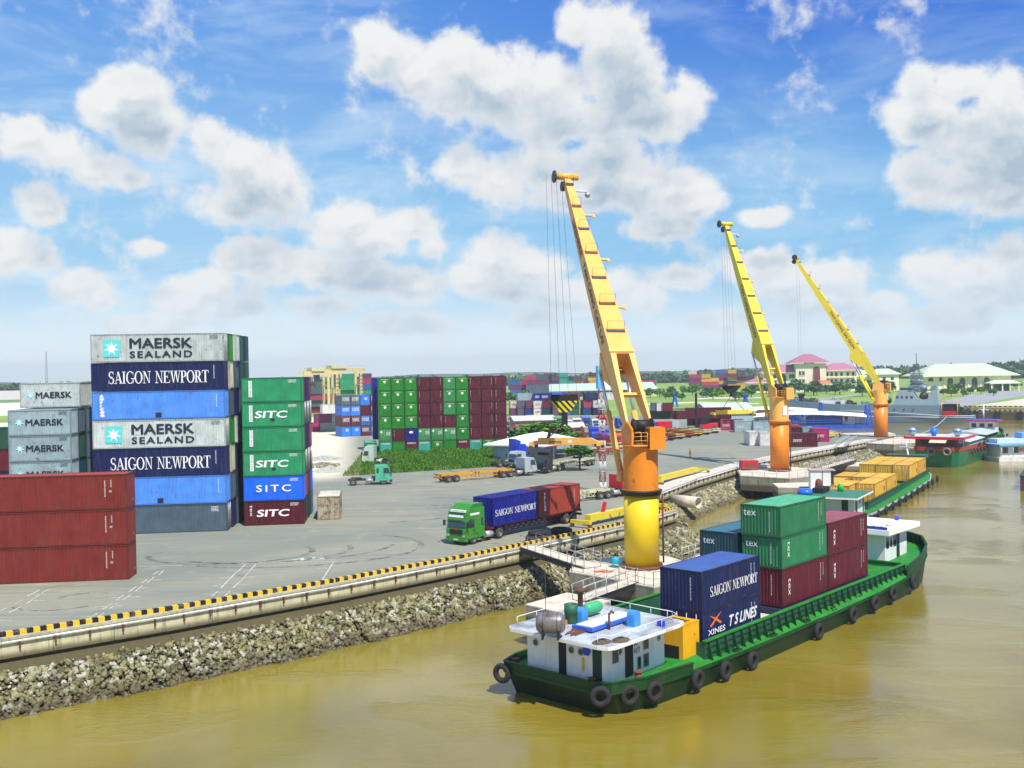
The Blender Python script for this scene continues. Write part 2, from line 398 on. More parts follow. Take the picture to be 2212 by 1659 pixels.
def yard_mat():
    m = bpy.data.materials.new('yard_concrete'); m.use_nodes = True; q = NB(m.node_tree); b = m.node_tree.nodes['Principled BSDF']
    t = q.n('ShaderNodeTexCoord'); v = t.outputs['Object']; s = q.n('ShaderNodeSeparateXYZ'); m.node_tree.links.new(v, s.inputs[0])
    n1 = q.noise(v, .045, 6, .62, .7); n2 = q.noise(v, .35, 8, .68); n3 = q.noise(v, 8, 6, .7)
    lane = q.noise(q.vec('MULTIPLY', v, (.05, .6, 1)), 1.0, 6, .6, 1.2)
    c = q.mix(q.mr(n1, .38, .62), (.205, .22, .172), (.27, .265, .195))
    c = q.mix(q.math('MULTIPLY', q.mr(lane, .48, .62), .7), c, (.18, .205, .175))
    c = q.mix(q.math('MULTIPLY', q.mr(n2, .55, .72), .5), c, (.42, .39, .27))
    # pale sandy hardstanding at the back left, between the stacks
    fx = q.mr(q.math('ADD', s.outputs[0], q.math('MULTIPLY', s.outputs[1], .15)), 2, -6); fy = q.mr(q.math('ADD', s.outputs[1], q.math('MULTIPLY', q.math('SUBTRACT', n1, .5), 40)), 148, 166)
    c = q.mix(q.math('MULTIPLY', fx, fy), c, (.66, .60, .45))
    # oil stains
    st = q.noise(v, .16, 4, .5, .4); c = q.mix(q.math('MULTIPLY', q.mr(st, .66, .74), .55), c, (.10, .095, .08))
    f = q.mr(n3, .3, .7, .88, 1.10, False); c = q.vec('MULTIPLY', c, q.xyz(f, f, f))
    m.node_tree.links.new(c, b.inputs['Base Color']); b.inputs['Roughness'].default_value = .86; b.inputs['Specular IOR Level'].default_value = .25
    bn = q.n('ShaderNodeBump'); bn.inputs['Strength'].default_value = .25; bn.inputs['Distance'].default_value = .03
    q.put(bn.inputs['Height'], n3); m.node_tree.links.new(bn.outputs[0], b.inputs['Normal'])
    return m
def water_mat():
    m = bpy.data.materials.new('muddy_water'); m.use_nodes = True; q = NB(m.node_tree); b = m.node_tree.nodes['Principled BSDF']
    t = q.n('ShaderNodeTexCoord'); v = t.outputs['Object']
    n1 = q.noise(v, .06, 4, .55, .5)
    c = q.mix(q.mr(n1, .35, .65), (.20, .152, .012), (.25, .198, .026))
    m.node_tree.links.new(c, b.inputs['Base Color'])
    b.inputs['Roughness'].default_value = .05; b.inputs['IOR'].default_value = 1.6; b.inputs['Specular IOR Level'].default_value = .6
    mp = q.n('ShaderNodeMapping'); m.node_tree.links.new(v, mp.inputs[0]); mp.inputs['Rotation'].default_value = (0, 0, R(-12)); mp.inputs['Scale'].default_value = (.5, 1.5, 1)
    w1 = q.noise(mp.outputs[0], 1.5, 5, .58, .4); w2 = q.noise(mp.outputs[0], 6.0, 4, .6)
    patch = q.mr(q.noise(v, .045, 3, .5), .38, .62, .25, 1.0)
    cat = q.mr(q.noise(q.vec('MULTIPLY', v, (.6, 1, 1)), .11, 3, .55, .8), .5, .62, .25, 1.6)
    w3 = q.noise(mp.outputs[0], 3.1, 3, .5, .8)
    hgt = q.math('ADD', q.math('MULTIPLY', q.math('ADD', q.math('MULTIPLY', w1, .8), q.math('MULTIPLY', w3, .45)), cat), q.math('MULTIPLY', q.math('MULTIPLY', w2, .26), patch))
    bn = q.n('ShaderNodeBump'); bn.inputs['Strength'].default_value = .17; bn.inputs['Distance'].default_value = .30
    q.put(bn.inputs['Height'], hgt); m.node_tree.links.new(bn.outputs[0], b.inputs['Normal'])
    return m
def rock_mat():
    m = bpy.data.materials.new('riprap'); m.use_nodes = True; q = NB(m.node_tree); b = m.node_tree.nodes['Principled BSDF']
    t = q.n('ShaderNodeTexCoord'); v = t.outputs['Object']
    vo = q.n('ShaderNodeTexVoronoi'); q.put(vo.inputs['Vector'], v); vo.inputs['Scale'].default_value = 2.4
    s = q.n('ShaderNodeSeparateColor'); m.node_tree.links.new(vo.outputs['Color'], s.inputs[0])
    c = q.mix(q.mr(s.outputs[0], .1, .9, smooth=False), (.14, .13, .05), (.29, .275, .13))
    c = q.mix(q.mr(s.outputs[1], .7, .95), c, (.46, .45, .36)); c = q.mix(q.mr(s.outputs[2], .75, .95), c, (.10, .09, .05))
    n = q.noise(v, 5, 6, .7); f = q.mr(n, .3, .7, .7, 1.2, False); c = q.vec('MULTIPLY', c, q.xyz(f, f, f))
    sz = q.n('ShaderNodeSeparateXYZ'); m.node_tree.links.new(v, sz.inputs[0])
    c = q.mix(q.mr(q.math('ADD', sz.outputs[2], q.math('MULTIPLY', n, .5)), -2.5, -3.3, 0, .75), c, (.075, .06, .025))
    m.node_tree.links.new(c, b.inputs['Base Color']); b.inputs['Roughness'].default_value = .85
    return m
def concrete(name, c=(.40, .37, .28), stain=.7, wet=-99):
    m = bpy.data.materials.new(name); m.use_nodes = True; q = NB(m.node_tree); b = m.node_tree.nodes['Principled BSDF']
    t = q.n('ShaderNodeTexCoord'); v = t.outputs['Object']; s = q.n('ShaderNodeSeparateXYZ'); m.node_tree.links.new(v, s.inputs[0])
    n = q.noise(v, .7, 7, .65); n2 = q.noise(q.vec('MULTIPLY', v, (2.2, 2.2, .25)), 1.4, 7, .7)
    c0 = q.mix(q.mr(n, .35, .7), c, tuple(x * .72 for x in c))
    c0 = q.mix(q.math('MULTIPLY', q.mr(n2, .5, .68), stain), c0, (.14, .115, .06))
    if wet > -90: c0 = q.mix(q.mr(q.math('ADD', s.outputs[2], q.math('MULTIPLY', n, .4)), wet + .5, wet, 0, .85), c0, (.07, .055, .02))
    m.node_tree.links.new(c0, b.inputs['Base Color']); b.inputs['Roughness'].default_value = .85; b.inputs['Specular IOR Level'].default_value = .25
    bn = q.n('ShaderNodeBump'); bn.inputs['Strength'].default_value = .3; bn.inputs['Distance'].default_value = .03
    q.put(bn.inputs['Height'], q.noise(v, 9, 6, .7)); m.node_tree.links.new(bn.outputs[0], b.inputs['Normal'])
    return m
def leafm(name, c1, c2, transl=.25):
    m = bpy.data.materials.new(name); m.use_nodes = True; q = NB(m.node_tree); b = m.node_tree.nodes['Principled BSDF']
    t = q.n('ShaderNodeTexCoord'); oi = q.n('ShaderNodeObjectInfo')
    n = q.noise(t.outputs['Object'], 1.6, 4, .7); n = q.math('ADD', n, q.math('MULTIPLY', q.math('SUBTRACT', oi.outputs['Random'], .5), .15))
    q.put(b.inputs['Base Color'], q.mix(q.mr(n, .35, .65), c1, c2)); b.inputs['Roughness'].default_value = .6
    b.inputs['Specular IOR Level'].default_value = .2
    return m
m_white = paint('white_paint', (.80, .81, .79), .45, .05, .16)
m_letter = flat('white_lettering', (.80, .80, .78), .6)
m_dark = flat('dark_steel', (.035, .035, .038), .5)
m_black = flat('black', (.012, .012, .013), .6)
m_rubber = flat('rubber', (.022, .021, .022), .85)
m_tyreg = flat('dusty_tyre', (.055, .052, .045), .9)
m_rim = flat('wheel_rim', (.22, .21, .19), .6)
m_glass = flat('window_glass', (.03, .045, .05), .08, 0, .8)
m_galv = paint('galvanised', (.45, .46, .45), .4, .1, .2, metal=.3)
m_steel = flat('bright_steel', (.62, .63, .64), .25, .8)
m_rustb = paint('rusty_brown', (.16, .06, .035), .8, .25, .2)
m_conc = concrete('quay_concrete', (.44, .42, .27), .75)
m_concw = concrete('quay_face', (.64, .60, .38), .6, -.9)
m_conc2 = concrete('pier_concrete', (.68, .60, .47), .3)
m_pier = concrete('pier_side', (.34, .33, .25), .85, -1.6)
m_stripe = stripes('kerb_stripes', '#e8b414', '#0d0c0a', .80)
m_rock = rock_mat()
m_bed = flat('bank_soil', (.085, .07, .03), .9)
m_redp = paint('red_paint', (.55, .012, .03), .4, .1, .1)
m_orange = paint('crane_orange', (.78, .24, .012), .42, .10, .14, rust=.12, sc=.7, dcol=(.35, .09, .015))
m_orange2 = paint('crane_amber', (.86, .44, .095), .42, .06, .10, sc=.6, dcol=(.5, .17, .02))
m_yellow = paint('crane_yellow', (.76, .53, .008), .42, .08, .10, sc=.6, dcol=(.45, .22, .01))
m_yel2 = paint('boom_yellow', (.74, .58, .035), .42, .08, .12, rust=.1, sc=.6, dcol=(.42, .2, .01))

# ------------------------------------------------------------------ setting: water, ground, yard
WZ = -3.8
me = MB().add([(-2580, -1060, WZ), (2580, -1060, WZ), (2580, 3030, WZ), (-2580, 3030, WZ)], [(0, 1, 2, 3)])
tag(me.build('water', water_mat()), kind='structure')
QA = [A(0, 1383), A(364, 1325), A(728, 1262), A(1000, 1210), A(1135, 1182)]
QB = [A(1135, 1182), A(1340, 1138), A(1457, 1103)]
q0 = QA[0] + (QA[0] - QA[1]) * 14
Cn = QB[-1]; Cr = Cn + Vector((-3.9, 4.2, 0))
QC = [A(1425, 1063), A(1500, 1035), A(1620, 1000), A(1750, 975), A(1890, 950)]
tip = QC[-1] + (QC[-1] - QC[-2]) * .35
edge = [q0] + QA + QB[1:] + [Cr] + QC + [tip, tip + Vector((-8, 8, 0)), A(1800, 930), A(1700, 921), A(1580, 897), A(1500, 886), Vector((55, 400, 0)), Vector((110, 398, 0)), A(2070, 878), A(2085, 880), A(2212, 882), Vector((600, 290, 0)), Vector((2570, 200, 0)), Vector((2570, 3020, 0)), Vector((-2570, 3020, 0)), Vector((-2570, q0.y, 0))]
def ngon(name, pts, z, mat, kind='structure'):
    from mathutils.geometry import tessellate_polygon
    P_ = [Vector((p[0], p[1], 0)) for p in pts]; tr = tessellate_polygon([P_]); fs = []
    for t in tr:
        a_, b_, c_ = (P_[i] for i in t); fs.append(tuple(t) if (b_ - a_).cross(c_ - a_).z > 0 else tuple(reversed(t)))
    me = bpy.data.meshes.new(name); me.from_pydata([(p[0], p[1], z) for p in pts], [], fs); me.materials.append(mat); me.update()
    o = bpy.data.objects.new(name, me); COL.objects.link(o)
    return tag(o, kind=kind)
m_earth = ground_mat('grassland', (.17, .30, .045), (.23, .36, .06), (.30, .33, .12), .02, .12, .3)
ngon('ground', edge, 0.0, m_earth)
yard = [q0] + QA + QB[1:] + [Cr] + QC + [tip, tip + Vector((-8, 8, 0)), A(1800, 930), A(1700, 921), A(1580, 897), A(1500, 886), Vector((40, 345, 0)), Vector((-30, 380, 0)), Vector((-400, 380, 0)), Vector((-400, q0.y, 0))]
ngon('yard_pavement', yard, .006, yard_mat())
# bank body under the edge of the land (earth behind walls)
eb = MB(); pts = edge[:-4]
for i in range(len(pts) - 1):
    a, b = pts[i], pts[i + 1]; eb.add([(a.x, a.y, -4.6), (b.x, b.y, -4.6), (b.x, b.y, -.01), (a.x, a.y, -.01)], [(0, 1, 2, 3)])
tag(eb.build('bank_face', m_bed), kind='structure')

# quay walls
def quay_seg(P, Q, label, kerb=True, pipe=True, face_h=1.15, cop=.9, mat_c=None, fade=False):
    L = (Q - P).length; o = empty('quay_wall', (P.x, P.y, 0), head(P, Q), label, 'quay wall', 'quay walls along the water')
    MB().bx(-.02, L + .02, -.28, .02, -face_h, -.02).build('wall_face', m_concw, o)
    MB().bx(-.02, L + .02, -.34, cop - .34, -.018, .12).build('coping', mat_c or m_conc, o)
    if kerb:
        MB().bx(0, L, .20, .52, .12, .40).build('kerb', m_stripe, o)
    if pipe:
        b = MB(); b.cyl((-.02, -.44, -.10), (L + .02, -.44, -.10), .06, n=8); b.build('pipe', m_white, o)
        me = MB().bx(-.05, .05, -.46, -.28, -.62, -.05).mesh('bracket', m_rustb); n = int(L / 1.9)
        for i in range(n): inst('bracket', me, o, ((i + .5) * L / max(n, 1), 0, 0))
    # joints in the wall
    b = MB()
    for i in range(int(L / 3.8)): b.bx((i + .8) * 3.8 - .02, (i + .8) * 3.8 + .02, -.285, -.27, -face_h, -.02)
    if b.v: b.build('joint', m_dark, o)
    return o
lbl = ['concrete quay wall with yellow and black kerb at the left edge of the photo', 'striped quay wall section in front of the brick red container stack', 'striped quay wall section over the rubble bank left of the middle', 'striped quay wall section in front of the green truck cab', 'short striped quay wall section ending at the gangway']
quay_seg(q0, QA[0], 'striped quay wall running out of the photo at the left edge')
for i in range(4): quay_seg(QA[i], QA[i + 1], lbl[i + 1] if i else lbl[1].replace('in front of the brick red container stack', 'nearest the left edge of the photo'))
quay_seg(QB[0], QB[1], 'striped quay wall section behind the gangway beside the spare tyre')
quay_seg(QB[1], QB[2], 'striped quay wall section hidden partly behind the yellow crane pillar')
quay_seg(QB[2], Cr, 'short end wall of the quay with a striped kerb beside the open pipe', pipe=False)
m_pale = concrete('pale_coping', (.62, .58, .50), .4)
for i in range(4):
    quay_seg(QC[i], QC[i + 1], ['pale quay edge just right of the nearest crane pillar', 'pale quay edge below the walking person', 'pale quay edge behind the middle crane pillar', 'pale quay edge leading to the farthest crane'][i], kerb=False, pipe=True, cop=2.6, mat_c=m_pale)

# rubble banks
def rocks(path, w0, w1, dens, label, seed, z0=-1.7, z1=-4.4, smin=.05, smax=.22, wide=None):
    r = np.random.default_rng(seed); V = []; Q = []; cnt = 0
    bed = MB()
    cube = np.array([(-1,-1,-1),(1,-1,-1),(1,1,-1),(-1,1,-1),(-1,-1,1),(1,-1,1),(1,1,1),(-1,1,1)], float)
    fq = np.array([(3,2,1,0),(4,5,6,7),(0,1,5,4),(1,2,6,5),(2,3,7,6),(3,0,4,7)])
    for i in range(len(path) - 1):
        a = np.array(path[i][:2]); b = np.array(path[i + 1][:2]); d = b - a; L = np.linalg.norm(d); d = d / L; n = np.array((d[1], -d[0]))
        ww = w0 + (w1 - w0) * (i + .5) / (len(path) - 1)
        bed.add([(*(a - n * .1), z0 + .35), (*(b - n * .1), z0 + .35), (*(b + n * 1.1), z0 - .12), (*(a + n * 1.1), z0 - .12)], [(3, 2, 1, 0)])
        p = [a + n * 1.1, b + n * 1.1, b + n * (ww + .2), a + n * (ww + .2)]
        bed.add([(p[0][0], p[0][1], z0 - .12), (p[1][0], p[1][1], z0 - .12), (p[2][0], p[2][1], z1 - .12), (p[3][0], p[3][1], z1 - .12)], [(3, 2, 1, 0)])
        N = int(L * ww * dens); t = r.random(N) * L; u = r.random(N)
        uu = u * (ww - .9) + 1.1
        bump = .07 * np.sin(t * .9 + seed) + .05 * np.sin(t * 2.3) + .10 * np.sin(t * .23)
        z = z0 + (z1 - z0) * u + bump * np.minimum(1, u * 3) + r.normal(0, .05, N)
        s = smin + (smax - smin) * r.random(N) ** 2.2
        c = a[None] + d[None] * t[:, None] + n[None] * (uu + bump)[:, None]
        q = r.normal(size=(N, 4)); q /= np.linalg.norm(q, axis=1)[:, None]
        W_, X, Y, Z = q.T
        Rm = np.stack([1-2*(Y*Y+Z*Z), 2*(X*Y-Z*W_), 2*(X*Z+Y*W_), 2*(X*Y+Z*W_), 1-2*(X*X+Z*Z), 2*(Y*Z-X*W_), 2*(X*Z-Y*W_), 2*(Y*Z+X*W_), 1-2*(X*X+Y*Y)], 1).reshape(N, 3, 3)
        sh = cube[None] * (.55 + .45 * r.random((N, 8, 3))) * (s[:, None] * (.6 + .6 * r.random((N, 3))))[:, None, :]
        vv = np.einsum('nij,nkj->nki', Rm, sh) + np.concatenate([c, z[:, None]], 1)[:, None, :]
        V.append(vv.reshape(-1, 3)); Q.append((fq[None] + (np.arange(N) * 8)[:, None, None]).reshape(-1, 4) + cnt); cnt += N * 8
    o = bpy.data.objects.new('rubble_bank', npmesh('rubble_bank', np.concatenate(V), np.concatenate(Q), m_rock)); COL.objects.link(o)
    tag(o, label, 'rubble bank', kind='stuff')
    tag(bed.build('bank_bed', m_bed), kind='structure')
rocks([q0 + (QA[0] - q0) * .8] + QA, 4.2, 4.6, 44, 'grey and brown rubble slope below the quay wall', 1)
rocks(QB, 5.2, 6.5, 34, 'rubble slope between the gangway and the yellow crane pillar', 2)
rocks([QB[2] + Vector((-3, -3.2, 0)), QB[2] + Vector((.6, .4, 0)), Cr + Vector((.5, 3, 0))], 5.2, 2.6, 34, 'rubble mound spreading right of the nearest crane pillar', 3)
rocks([Cr + Vector((0, 2, 0))] + QC[:3], 3.4, 4.6, 26, 'rubble slope behind the open concrete pipe', 4, smin=.14, smax=.34)
rocks(QC[2:5], 6.0, 7.5, 8, 'rubble slope between the middle and the farthest crane', 5, smin=.18, smax=.42)

# paint lines on the pavement
lm = MB()
def gline(a, b, w=.12):
    a = A(*a); b = A(*b); d = (b - a).normalized(); n = Vector((-d.y, d.x, 0)) * w / 2
    lm.add([(a - n + Vector((0,0,.011))), (b - n + Vector((0,0,.011))), (b + n + Vector((0,0,.011))), (a + n + Vector((0,0,.011)))], [(0, 1, 2, 3)])
def Zm(x, y): return (x * .3290, 1182.5 + y * .3290)
for a, b in [((920,125),(1200,118)),((1560,108),(2210,92)),((2190,95),(2105,232)),((2085,138),(2150,134)),
             ((1490,155),(1555,153)),((1555,165),(1612,112)),((1630,165),(1680,110)),((1655,150),(1725,148)),((1430,203),(1510,201)),((1500,216),(1555,160)),((1585,215),(1640,158)),((1600,196),(1672,194)),
             ((1372,255),(1455,253)),((1450,268),(1500,214)),((1530,265),(1590,212)),((1560,248),(1636,246)),((1330,310),(1400,306)),((1390,322),(1430,290)),((1475,320),(1510,288)),((1500,302),(1572,300)),
             ((790,275),(860,270)),((850,290),(895,256)),((890,288),(935,252)),((915,268),(975,266)),((720,332),(800,328)),((765,347),(815,312)),((805,346),(858,310)),((830,326),(918,324)),
             ((622,392),(705,388)),((672,408),(735,370)),((715,405),(775,366)),((740,384),(815,382)),((530,460),(610,455)),((580,472),(640,432)),((622,472),(682,430)),((655,452),(732,450)),
             ((930,235),(970,210)),((965,235),(1010,195)),((1000,215),(1060,212)),((1005,180),(1040,155)),((1045,180),(1075,150)),
             ((175,370),(260,310)),((215,350),(298,348)),((55,430),(135,390)),((95,412),(172,408)),((0,480),(75,478)),((0,418),(40,398)),((95,372),(150,345)),((180,320),(260,280)),((270,300),(325,275))]:
    gline(Zm(*a), Zm(*b), .11)
tp = text_polys('45', .02); o45 = A(*Zm(1895, 90)); hu = (A(*Zm(2000, 85)) - o45).normalized()
lm2 = letter_mesh(tp, o45, hu, Vector((-hu.y, hu.x, 0)), (0, 0, 1), 1.3, 3.1, .011)
lm.add(lm2.v, lm2.f)
m_line = bpy.data.materials.new('road_paint'); m_line.use_nodes = True; q = NB(m_line.node_tree); b_ = m_line.node_tree.nodes['Principled BSDF']
t_ = q.n('ShaderNodeTexCoord'); q.put(b_.inputs['Base Color'], q.mix(q.mr(q.noise(t_.outputs['Object'], 3, 6, .7), .42, .6), (.62, .62, .56), (.33, .32, .26)))
tag(lm.build('pavement_markings', m_line), kind='structure')
# curved tyre scuffs, thin worn rubber on the pavement
tm = MB()
def scuff(cx, cy, r, a0, a1, w, n=26):
    c = A(cx, cy)
    for i in range(n):
        t, u = R(a0 + (a1 - a0) * i / n), R(a0 + (a1 - a0) * (i + 1) / n)
        p = lambda rr, an: (c.x + rr * 1.35 * math.cos(an), c.y + rr * math.sin(an), .0095)
        tm.add([p(r, t), p(r + w, t), p(r + w, u), p(r, u)], [(0, 1, 2, 3)])
for k in [(560,1190,6,-130,20,.3),(590,1180,8.2,-120,0,.22),(500,1195,5.2,-170,30,.3),(620,1185,9,-120,50,.3),(120,1305,1.9,-170,-20,.22),(190,1290,1.3,60,200,.22),(850,1120,9,-60,80,.25),(850,1120,10.6,-60,80,.25),(760,1100,12,-70,60,.3),(1150,1010,10,150,250,.4)]:
    scuff(k[0],k[1],k[2],k[3],k[4],k[5]*1.5)
m_sc = bpy.data.materials.new('tyre_scuff'); m_sc.use_nodes = True; q = NB(m_sc.node_tree); b_ = m_sc.node_tree.nodes['Principled BSDF']
b_.inputs['Base Color'].default_value = (.09, .09, .08, 1); b_.inputs['Roughness'].default_value = .9
t_ = q.n('ShaderNodeTexCoord'); q.put(b_.inputs['Alpha'], q.mr(q.noise(q.vec('MULTIPLY', t_.outputs['Object'], (1, 1, 1)), 1.1, 5, .7),   .40, .66, 0, .62))
tag(tm.build('tyre_marks', m_sc), kind='structure')

# ------------------------------------------------------------------ containers
def corr(b, p0, ux, nrm, L, z0, z1, n, d=.045):
    """corrugated sheet from p0 along ux; nrm = outward"""
    p0 = Vector(p0); ux = Vector(ux); nn = Vector(nrm); xs = []; st = L / n
    for i in range(n):
        xs += [(i * st, 0), (i * st + st * .38, 0), (i * st + st * .5, 1), (i * st + st * .88, 1)]
    xs.append((L, 0))
    vs = []
    for x, k in xs:
        q = p0 + ux * x - nn * (k * d); vs += [(q.x, q.y, z0), (q.x, q.y, z1)]
    flip = ux.cross(Vector((0, 0, 1))).dot(nn) < 0
    b.add(vs, [((2*i, 2*i+2, 2*i+3, 2*i+1) if not flip else (2*i+1, 2*i+3, 2*i+2, 2*i)) for i in range(len(xs) - 1)])
CC = {}
def cmesh(L, Wd, H, door=None, waves=None):
    key = (round(L, 2), round(Wd, 2), round(H, 2), door, waves)
    if key in CC: return CC[key]
    nx = waves or max(8, int(L / .27)); ny = max(5, int(Wd / .27)) if not waves else 6; p = .13; e = .03
    fr = MB()
    for x in (0, L - p):
        for y in (0, Wd - p): fr.bx(x, x + p, y, y + p, 0, H)
    for z0, z1 in ((.0, .15), (H - .10, H)):
        fr.bx(p, L - p, .005, .10, z0 + .002, z1 - .002); fr.bx(p, L - p, Wd - .10, Wd - .005, z0 + .002, z1 - .002)
        fr.bx(.005, .10, p, Wd - p, z0 + .002, z1 - .002); fr.bx(L - .10, L - .005, p, Wd - p, z0 + .002, z1 - .002)
    frame = fr.mesh('frame', m_dark)
    wb = MB()
    corr(wb, (p, .022, 0), (1, 0, 0), (0, -1, 0), L - 2 * p, .14, H - .09, nx)
    corr(wb, (p, Wd - .022, 0), (1, 0, 0), (0, 1, 0), L - 2 * p, .14, H - .09, nx)
    if door != 'E0': corr(wb, (.022, p, 0), (0, 1, 0), (-1, 0, 0), Wd - 2 * p, .14, H - .09, ny)
    if door != 'E1': corr(wb, (L - .022, p, 0), (0, 1, 0), (1, 0, 0), Wd - 2 * p, .14, H - .09, ny)
    wall = wb.mesh('wall', m_dark)
    rb = MB(); vs = []; n = nx; st = (L - .2) / n; pr = []
    for i in range(n): pr += [(.1 + i * st, H - .012), (.1 + i * st + st * .4, H - .012), (.1 + i * st + st * .5, H - .04), (.1 + i * st + st * .9, H - .04)]
    pr.append((L - .1, H - .012))
    for x, z in pr: vs += [(x, .09, z), (x, Wd - .09, z)]
    rb.add(vs, [(2*i, 2*i+2, 2*i+3, 2*i+1) for i in range(len(pr) - 1)]); rb.bx(.1, L - .1, .1, Wd - .1, .05, .12)
    roof = rb.mesh('roof', m_dark)
    dm = bm_ = None
    if door:
        hw = (Wd - 2 * p) / 2; d = MB()
        d.bx(0, hw - .012, .02, .07, .15, H - .10)
        for k in range(4): d.bx(.06, hw - .07, .005, .02, .28 + k * (H - .5) / 4, .28 + (k + .75) * (H - .5) / 4)
        dm = d.mesh('door', m_dark)
        c = MB()
        for x in (hw * .28, hw * .78): c.cyl((x, -.02, .12), (x, -.02, H - .08), .022, n=6)
        for x in (hw * .28, hw * .78): c.bx(x - .05, x + .22, -.03, -.01, 1.1, 1.16)
        bm_ = c.mesh('locking_bar', m_galv)
    CC[key] = (frame, wall, roof, dm, bm_); return CC[key]
FACE = {'S': lambda L, W: ((0, 0, 0), (1, 0, 0), (0, -1, 0)), 'E0': lambda L, W: ((0, W, 0), (0, -1, 0), (-1, 0, 0)), 'E1': lambda L, W: ((L, 0, 0), (0, 1, 0), (1, 0, 0))}
def decal(o, L, Wd, face, polys, u, v, h, w=None, mat=None, rot=0, slant=0, name='lettering'):
    og, ux, nr = FACE[face](L, Wd); og, ux, nr = Vector(og), Vector(ux), Vector(nr); uz = Vector((0, 0, 1))
    if rot == 0: b = letter_mesh(polys, og + ux * u + uz * v, ux, uz, nr, h, w, .004, slant)
    else: b = letter_mesh(polys, og + ux * u + uz * v, -uz, ux, nr, h, w, .004, slant)   # reads downwards
    return b.build(name, mat or m_letter, o)
def star_polys(n=7, r0=.5, r1=.2):
    vs = []; 
    for i in range(2 * n):
        a = math.pi / 2 + math.pi * i / n; r = r0 if i % 2 == 0 else r1; vs.append((.5 + r * math.cos(a), .5 + r * math.sin(a)))
    vs.append((.5, .5)); return vs, [[i, (i + 1) % (2 * n), 2 * n] for i in range(2 * n)], 1.0
def disc_polys(r=.5, n=20, ri=0.0):
    if ri == 0: return [(.5 + r * math.cos(2*math.pi*i/n), .5 + r * math.sin(2*math.pi*i/n)) for i in range(n)], [list(range(n))], 1.0
    vs = []; 
    for i in range(n):
        a = 2 * math.pi * i / n; vs += [(.5 + r * math.cos(a), .5 + r * math.sin(a)), (.5 + ri * math.cos(a), .5 + ri * math.sin(a))]
    return vs, [[2*i, (2*i+2) % (2*n), (2*i+3) % (2*n), 2*i+1] for i in range(n)], 1.0
def codes(rows=5, seed=0, horiz=True):
    """small rows of dashes for the number panels, too small to read"""
    r = random.Random(seed); vs = []; fs = []
    for k in range(rows):
        x = 0
        while x < 1.0:
            w_ = r.uniform(.05, .13); b = len(vs); y = 1 - (k + 1) / rows + .03
            vs += _rc(x, y, x + w_, y + .55 / rows); fs.append([b, b + 1, b + 2, b + 3]); x += w_ + r.uniform(.03, .08)
    return vs, fs, 1.0
CODE = [codes(4, i) for i in range(4)]; CODEV = [codes(2, 9), codes(3, 10)]
ccol = {}
def cpaint(name, col, rust=.0, dirt=.22):
    ccol[name] = (paint(name, col, .48, .2, dirt + .12, rust=rust + .09), paint(name + '_frame', tuple(x * .62 for x in (lin(col) if isinstance(col, str) else col)), .5, .12, .35, rust=rust + .15))
    return name
cpaint('brick', (.20, .022, .014)); cpaint('maroon', (.085, .004, .013), .1); cpaint('maroon2', (.12, .008, .020)); cpaint('navy', (.005, .013, .085)); cpaint('navy2', (.015, .045, .19))
cpaint('royal', (.003, .008, .22)); cpaint('litnavy', (.05, .11, .33)); cpaint('litgreen', (.09, .40, .22)); cpaint('litmaroon', (.30, .09, .11)); cpaint('litteal', (.04, .15, .22)); cpaint('lightblue', (.09, .30, .86), .1); cpaint('grey', (.30, .40, .42), .15); cpaint('maersk', (.52, .58, .55), .2); cpaint('slate', (.075, .12, .16)); cpaint('kgreen', (.02, .30, .12))  # includes the sunlit roof copies of the barge container paints
cpaint('evgreen', (.012, .22, .012)); cpaint('evgreen2', (.035, .25, .06)); cpaint('teal', (.035, .33, .24)); cpaint('dteal', (.006, .055, .085)); cpaint('bgreen', (.02, .19, .075)); cpaint('dgreen', (.02, .09, .055))
cpaint('blue', (.008, .14, .80)); cpaint('midblue', (.02, .12, .42)); cpaint('cream', (.62, .60, .46), .3); cpaint('white', (.66, .66, .62), .2); cpaint('rustwhite', (.42, .39, .27), .95, .5); cpaint('magenta', (.42, .02, .14)); cpaint('rose', (.38, .04, .10)); cpaint('redbr', (.36, .045, .025), .15)
cpaint('cargoyellow', (.66, .37, .04), .1); cpaint('orangec', (.55, .10, .02)); cpaint('purple', (.16, .035, .10)); cpaint('bblue', (.03, .22, .75))
m_strap = flat('dark_gap', (.02, .025, .03), .7)
def container(P, rz, L, Wd, H, col, label, group=None, door=None, z=0.0, decals=(), roofcol=None, waves=None, parts=True, kind='container'):
    o = empty('shipping_container', (P[0], P[1], z), rz, label, kind, group)
    fr, wl, rf, dm, lb = cmesh(L, Wd, H, door, waves); pm, fm = ccol[col]
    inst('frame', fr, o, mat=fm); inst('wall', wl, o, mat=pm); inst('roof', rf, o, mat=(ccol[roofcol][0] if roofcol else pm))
    if door:
        p = .13; hw = (Wd - 2 * p) / 2
        for k in (0, 1):
            if door == 'E1': d = inst('door', dm, o, (L - .0, p + k * (hw + .006), 0), R(90), pm)
            else: d = inst('door', dm, o, (0, Wd - p - k * (hw + .006), 0), R(-90), pm)
            inst('locking_bar', lb, d, mat=m_galv)
    for dd in decals: dd(o, L, Wd, H)
    return o
def D_text(txt, face='S', u=.2, v=.3, h=.6, w=None, style='sans', mat=None, rot=0, slant=0, bold=.02, ls=1.0, name='lettering'):
    def f(o, L, Wd, H):
        pl = serif_polys(txt) if style == 'serif' else text_polys(txt, bold, ls)
        decal(o, L, Wd, face, pl, u, v, h, w, mat, rot, slant, name)
    return f
def D_poly(pl, face, u, v, h, w=None, mat=None, name='lettering', rot=0):
    return lambda o, L, Wd, H: decal(o, L, Wd, face, pl, u, v, h, w, mat, rot, 0, name)
